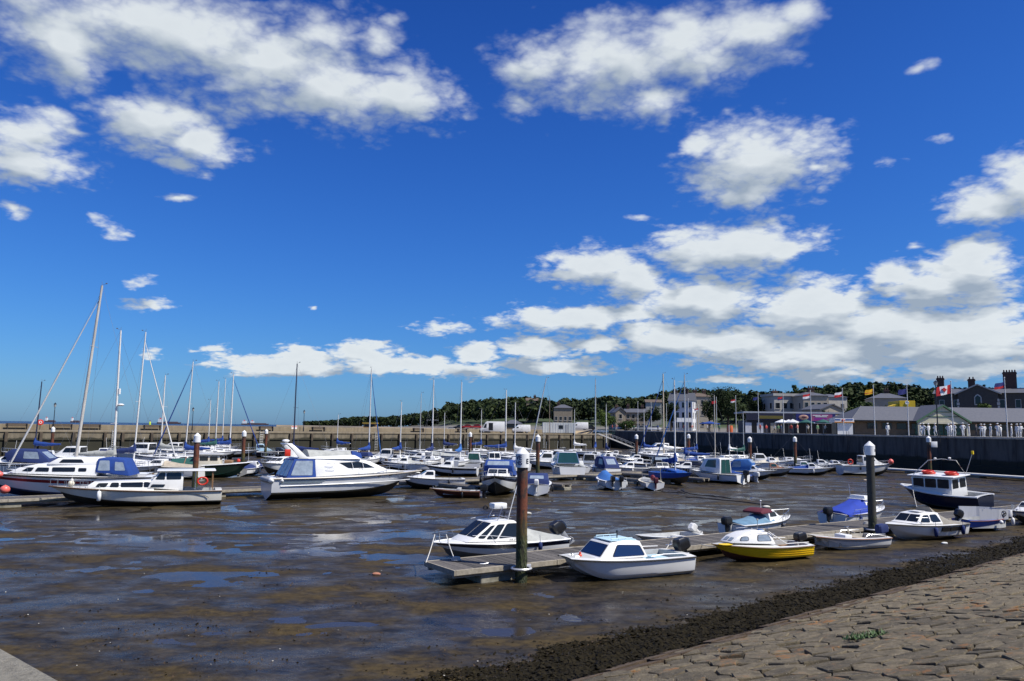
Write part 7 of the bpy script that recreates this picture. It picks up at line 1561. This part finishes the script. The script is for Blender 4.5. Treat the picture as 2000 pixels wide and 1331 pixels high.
cw = [(1285, 203, 'left of the dark tree trunk'), (1196, 214, 'by the green railing'), (1204, 216, 'right of the green railing'), (1222, 214, 'in front of the cottage shrub'), (1238, 213, 'below the cottage gable'), (1262, 210, 'left of the dark tree'), (1336, 192, 'below the white awning board'), (1352, 190, 'right of the white awning board'), (1382, 182, 'under the blue parasol'), (1405, 178, 'beside the orange barrel'), (1448, 170, 'left of the arcade shutters'), (1484, 148, 'at the arcade door'), (1497, 147, 'in front of the poster right of the arcade door'), (1513, 145, 'left of the white parasols'), (1520, 144, 'in front of the white parasols'), (1526, 146, 'under the first white parasol'), (1545, 144, 'behind the parasol tables'), (1558, 142, 'right of the parasol tables'), (1578, 140, 'under the green parasol'), (1597, 137, 'between the two green parasols'), (1612, 134, 'in pale clothes left of the kiosk')]
cl_n = ['red top', 'cream top', 'navy top', 'green top', 'coral top']
for k, (px, D, w) in enumerate(cw):
    i = [2, 0, 4, 1, 3][k % 5] if px not in (1497, 1612) else (0 if px == 1497 else 1); person('person with %s %s' % (cl_n[i], w), pm['c%d' % i], px, D, QZ, (k * 77) % 360)
# ------------------------------------------------------------------ parasols, barrel, railing
def parasol(label, px, D, col, r=1.5, h=2.3):
    o = thing('parasol', label, 'parasol', (xat(px, D), D, QZ), 0, 'parasols'); mb = MB(); n = 8
    rim = [(r * math.cos(2*math.pi*i/n), r * math.sin(2*math.pi*i/n), h) for i in range(n)]; mb.add(rim + [(0, 0, h + .55)] + [(x, y, z - .15) for x, y, z in rim], [(i, (i+1) % n, n) for i in range(n)] + [(i, n+1+i, n+1+(i+1) % n, (i+1) % n) for i in range(n)]); mb.build('canopy', col, o, smooth=0)
    mb = MB(); mb.tube([(0, 0, 0), (0, 0, h + .6)], .03, 6); mb.build('pole', ALU, o); mb = MB(); mb.tube([(0, 0, 0), (0, 0, .1)], .3, 10); mb.build('base', RUBBER, o)
for px, D, c, lab in ((1528, 140, WHITE, 'white parasol at the left of the café tables'), (1541, 142, WHITE, 'white parasol in the middle of the café tables'), (1549, 138, WHITE2, 'white parasol at the right of the café tables'), (1575, 137, GREENC, 'green parasol left of the other green one'), (1608, 132, GREENC, 'green parasol beside the kiosk'), (1386, 186, BLUEC, 'wide blue parasol below the large round tree')): parasol(lab, px, D, c, 2.6 if px == 1386 else 1.35, 2.0)
mb = MB(); mb.tube([(0, 0, 0), (0, 0, .5), (0, 0, 1.0), (0, 0, 1.5)], [.55, .6, .6, .55], 14); o = mb.build('orange_barrel', paint((.75, .16, .05), .5, .3)); o.location = (xat(1426, 173), 173, QZ); tag(o, 'orange barrel on the quay below the large round tree', 'barrel')
o = thing('awning_board', 'white slanted sign board on posts below the white house', 'sign', (xat(1337, 196), 196, QZ), 0); mb = MB(); mb.box(-1.9, 1.9, 0, .12, 2.4, 3.4); mb.build('board', WHITE, o, smooth=0); mb = MB(); mb.box(-1.8, -1.7, 0, .1, 0, 2.4); mb.build('post', ALU, o); mb = MB(); mb.box(1.7, 1.8, 0, .1, 0, 2.4); mb.build('post', ALU, o)
gr = thing('green_railing', 'green railing at the head of the gangway', 'railing', (xat(1184, 203), 203, PZ), 0)
for k in range(9): mb = MB(); mb.tube([(-2.2 + k * .55, 0, 0), (-2.2 + k * .55, 0, 1.1)], .035, 5); mb.build('baluster', GREENC, gr)
for z in (.2, 1.1): mb = MB(); mb.tube([(-2.25, 0, z), (2.25, 0, z)], .04, 5); mb.build('bar', GREENC, gr)
# ------------------------------------------------------------------ flags along the quay
def flag_mesh(w, h, stripes, vertical=False):
    mb = MB(); nx, ny = 12, 8; pts = []
    for i in range(nx + 1):
        for j in range(ny + 1):
            u = i / nx; pts.append((-u * w, .14 * math.sin(u * 7 + j * .35) * u ** .5, (j / ny) * h - .42 * u * h - .03 * math.sin(u * 5)))
    fs = []; ms = []
    for i in range(nx):
        for j in range(ny):
            a = i * (ny + 1) + j; fs.append((a, a + ny + 1, a + ny + 2, a + 1)); k = (i / nx) if vertical else (1 - (j + .5) / ny)
            acc = 0; idx = 0
            for q, (c, f_) in enumerate(stripes):
                acc += f_
                if k < acc - 1e-6: idx = q; break
            else: idx = len(stripes) - 1
            ms.append(idx)
    mb.add(pts, fs, ms); return mb.mesh([paint(c, .8, .1) for c, f_ in stripes], 0, 0, False)
RD, WT, NB, YL, GN = (.5, .015, .02), (.78, .78, .78), (.015, .025, .16), (.75, .42, .01), (.02, .2, .06)
fl = [(1246, 786, None, ''), (1272, 787, None, ''), (1302, 790, None, ''), (1345, 780, None, ''), (1365, 792, [(RD, .5), (WT, .5)], 'dull red flag'), (1400, 777, [(RD, 1)], 'small red pennant'), (1438, 774, [(RD, .5), (WT, .5)], 'red and white flag'), (1482, 769, [(NB, 1)], 'dark furled flag'), (1531, 768, [(RD, .6), (NB, .4)], 'dark red flag'), (1585, 764, [(RD, .5), (WT, .5)], 'red over white flag'), (1648, 760, [(WT, .5), (RD, .5)], 'white and red flag'), (1709, 754, [(YL, .6), (RD, .2), (YL, .2)], 'yellow flag'), (1775, 753, [(NB, 1)], 'blue flag'), (1862, 746, 'CA', 'red and white flag with a maple leaf'), (1968, 739, [(NB, .6), (RD, .4)], 'navy and red ensign')]
for k, (px, yt, st, nm) in enumerate(fl):
    D = (59 + .26 * 91) / ((px - 1000) / FPX + .26) * 1.008 + .6; zt = pd(px, yt, D).z; ref = ['stone cottage', 'dark tree by the cottage', 'tall white house left side', 'white sign board'][k] if k < 4 else ''
    o = thing('flagpole', ('white flagpole flying a %s on the quay' % nm) if st else 'bare white flagpole on the quay before the %s' % ref, 'flagpole', (xat(px, D), D, QZ), 0, 'flagpoles along the quay')
    H = zt - QZ; mb = MB(); mb.tube([(0, 0, 0), (0, 0, H)], [.075, .05], 8); mb.build('pole', ALUW, o); mb = MB(); mb.sphere((0, 0, H + .05), .09, 8, 5); mb.build('finial', ALUW, o)
    if st:
        if st == 'CA': me = flag_mesh(2.0, 1.15, [(RD, .25), (WT, .5), (RD, .25)], True)
        else: me = flag_mesh(.9 if k < 9 else 1.25, .55 if k < 9 else .72, st)
        f = inst('flag', me, o); f.location = (-.06, 0, H - 1.5 if st == 'CA' else H - 1.15); f.rotation_euler = (0, 0, R(8))
        if st == 'CA':
            lf = [(0, -.42), (.03, -.16), (.30, -.2), (.25, -.08), (.5, .12), (.42, .16), (.46, .32), (.3, .28), (.26, .36), (.12, .2), (.17, .46), (.08, .42), (0, .58)]; lf = lf + [(-x, z) for x, z in lf[::-1][1:-1]]
            mb = MB(); mb.slab([(-1.0 + x * .62, -.2, .34 + z * .62) for x, z in lf], (0, .30, 0)); mb.build('maple_leaf', paint(RD, .8, .1), f, smooth=0)
# ------------------------------------------------------------------ lamps, benches and the rest of the pier
def lamp(label, loc, H, big=False):
    o = thing('street_lamp', label, 'street lamp', loc, 0, 'street lamps'); k = 1.5 if big else 1
    mb = MB(); mb.tube([(0, 0, 0), (0, 0, .8), (0, 0, .85), (0, 0, H - .6)], [.12 * k, .10 * k, .065 * k, .05 * k], 8); mb.build('post', BLACK, o)
    mb = MB(); mb.tube([(0, 0, H - .62), (0, 0, H - .58), (0, 0, H - .15)], [.08 * k, .14 * k, .2 * k], 8); mb.build('lantern', paint((.35, .37, .36), .2, .2), o); mb = MB(); mb.tube([(0, 0, H - .15), (0, 0, H), (0, 0, H + .12)], [.24 * k, .08 * k, .02], 8); mb.build('lantern_roof', BLACK, o)
def on_pier(px, d=-7.6):
    k = (px - 1000) / FPX; q = P0 + PN * d; t = (k * q.y - q.x) / (PE.x - k * PE.y); p = q + PE * t; return Vector((p.x, p.y, PZ))
for px, yt, lab in ((113, 788, 'black lamp post on the pier at far left'), (382, 797, 'black lamp post on the pier left of the green hulled boat'), (598, 802, 'black lamp post on the pier right of the navy mast')):
    p = on_pier(px); lamp(lab, p, pd(px, yt, p.y).z - PZ)
p = Vector((xat(1832, 112), 112, QZ)); lamp('tall black ornate street lamp in front of the pavilion porch', p, pd(1832, 745, 112).z - QZ, True)
ang = math.atan2(PE.y, PE.x)
for px, lab in ((42, 'dark bench on the pier at far left'), (130, 'dark bench on the pier behind the tall mast'), (186, 'brown bench on the pier right of the tall mast'), (304, 'brown bench on the pier beside the hi-vis walker'), (525, 'brown bench on the pier behind the slim piling'), (626, 'dark bench on the pier right of the third lamp'), (820, 'low brown bench on the pier near the two tall masts'), (905, 'brown bench on the pier left of the white van')):
    o = thing('bench', lab, 'bench', on_pier(px, -7.9), math.degrees(ang), 'benches on the pier'); BW = paint((.06, .04, .03), .7, .4)
    for k in range(3): mb = MB(); mb.box(-1.5, 1.5, -.45 + k * .15, -.33 + k * .15, .42, .46); mb.build('seat_slat', BW, o, smooth=0)
    for k in range(3): mb = MB(); mb.box(-1.5, 1.5, 0, .05, .55 + k * .15, .66 + k * .15); mb.build('back_slat', BW, o, smooth=0)
    for x in (-1.3, 1.3): mb = MB(); mb.box(x - .05, x + .05, -.42, .06, 0, .9); mb.build('leg', RUBBER, o, smooth=0)
o = thing('lifebuoy_housing', 'red lifebuoy housing on the pier at far left', 'lifebuoy housing', on_pier(87, -6.8), math.degrees(ang)); mb = MB(); mb.loft([[(r_ * math.cos(a), -.08 + dy, 1.15 + r_ * .9 * math.sin(a)) for a in [2*math.pi*i/12 for i in range(12)]] for r_, dy in ((.45, 0), (.5, .08), (.45, .18))]); mb.build('case', REDB, o); mb = MB(); mb.torus((0, -.1, 1.15), .18, .05, 'y', 12, 5); mb.build('emblem_ring', WHITE, o); mb = MB(); mb.tube([(0, 0, 0), (0, 0, .8)], .05, 6); mb.build('post', BLACK, o)
o = thing('notice_sign', 'white and red notice sign on the pier behind the navy mast', 'sign', on_pier(580, -6.8), math.degrees(ang)); mb = MB(); mb.box(-.6, .6, 0, .05, .5, 1.1); mb.build('board', WHITE, o, smooth=0); mb = MB(); mb.box(-.55, .55, -.02, 0, .85, 1.0); mb.build('red_band', REDB, o, smooth=0); mb = MB(); mb.box(-.05, .05, 0, .05, 0, .5); mb.build('post', BLACK, o)
# beach kiosk and ships on the horizon
o = thing('beach_kiosk', 'yellow beach kiosk beyond the pier', 'kiosk', (xat(722, 420), 420, ground_z(722, 450) - 1.0), 0); mb = MB(); mb.box(-3.4, 3.4, 0, 4, -1, 2.6); mb.build('wall', paint((.40, .22, .06), .7, .3), o, smooth=0); mb = MB(); mb.box(-4, 4, -.5, 4.5, 2.6, 3.1); mb.build('roof', paint((.55, .36, .05), .6, .3), o, smooth=0); mb = MB(); mb.box(-2.6, 2.6, -.06, 0, .9, 2.1); mb.build('counter', BLACK, o, smooth=0)
for px, D, L, lab in ((330, 5200, 150, 'pale cargo ship on the horizon left of the green hulled boat'), (492, 6200, 160, 'dark ship on the horizon, left of the close pair'), (506, 6400, 150, 'dark ship on the horizon, right of the close pair'), (98, 5600, 70, 'tiny white ship on the horizon at far left'), (147, 5600, 60, 'tiny white boat on the horizon near the tall mast')):
    o = thing('cargo_ship', lab, 'ship', (xat(px, D), D, -.8), 6, 'ships on the horizon'); mb = MB()
    mb.loft([[(-L/2, -11, 0), (L*.46, -11, 0), (L*.5, 0, 0), (L*.46, 11, 0), (-L/2, 11, 0)], [(-L/2, -11, 11), (L*.48, -11, 11), (L*.53, 0, 13), (L*.48, 11, 11), (-L/2, 11, 11)]]); mb.build('hull', paint((.08, .06, .07), .6, .2), o, smooth=0)
    mb = MB(); mb.box(-L*.46, -L*.28, -9, 9, 11, 32); mb.build('bridge', WHITE, o, smooth=0); mb = MB(); mb.box(-L*.4, -L*.35, -3, 3, 32, 40); mb.build('funnel', REDB, o, smooth=0); mb = MB(); mb.box(-L*.22, L*.38, -8, 8, 11, 16); mb.build('cargo', paint((.16, .1, .09), .7, .3), o, smooth=0)
# unseen board added beyond the right edge to throw a shadow on the bank
o = thing('shadow_board', 'information board on the bank just beyond the right edge', 'sign', (7.25, 8.7, 2.5), 30); mb = MB(); mb.box(-.9, .9, -.03, .03, .9, 2.0); mb.build('board', BLACK, o, smooth=0); mb = MB(); mb.tube([(-.7, 0, -.3), (-.7, 0, 2.0)], .05, 6); mb.build('post', BLACK, o); mb = MB(); mb.tube([(.7, 0, -.3), (.7, 0, 2.0)], .05, 6); mb.build('post', BLACK, o)
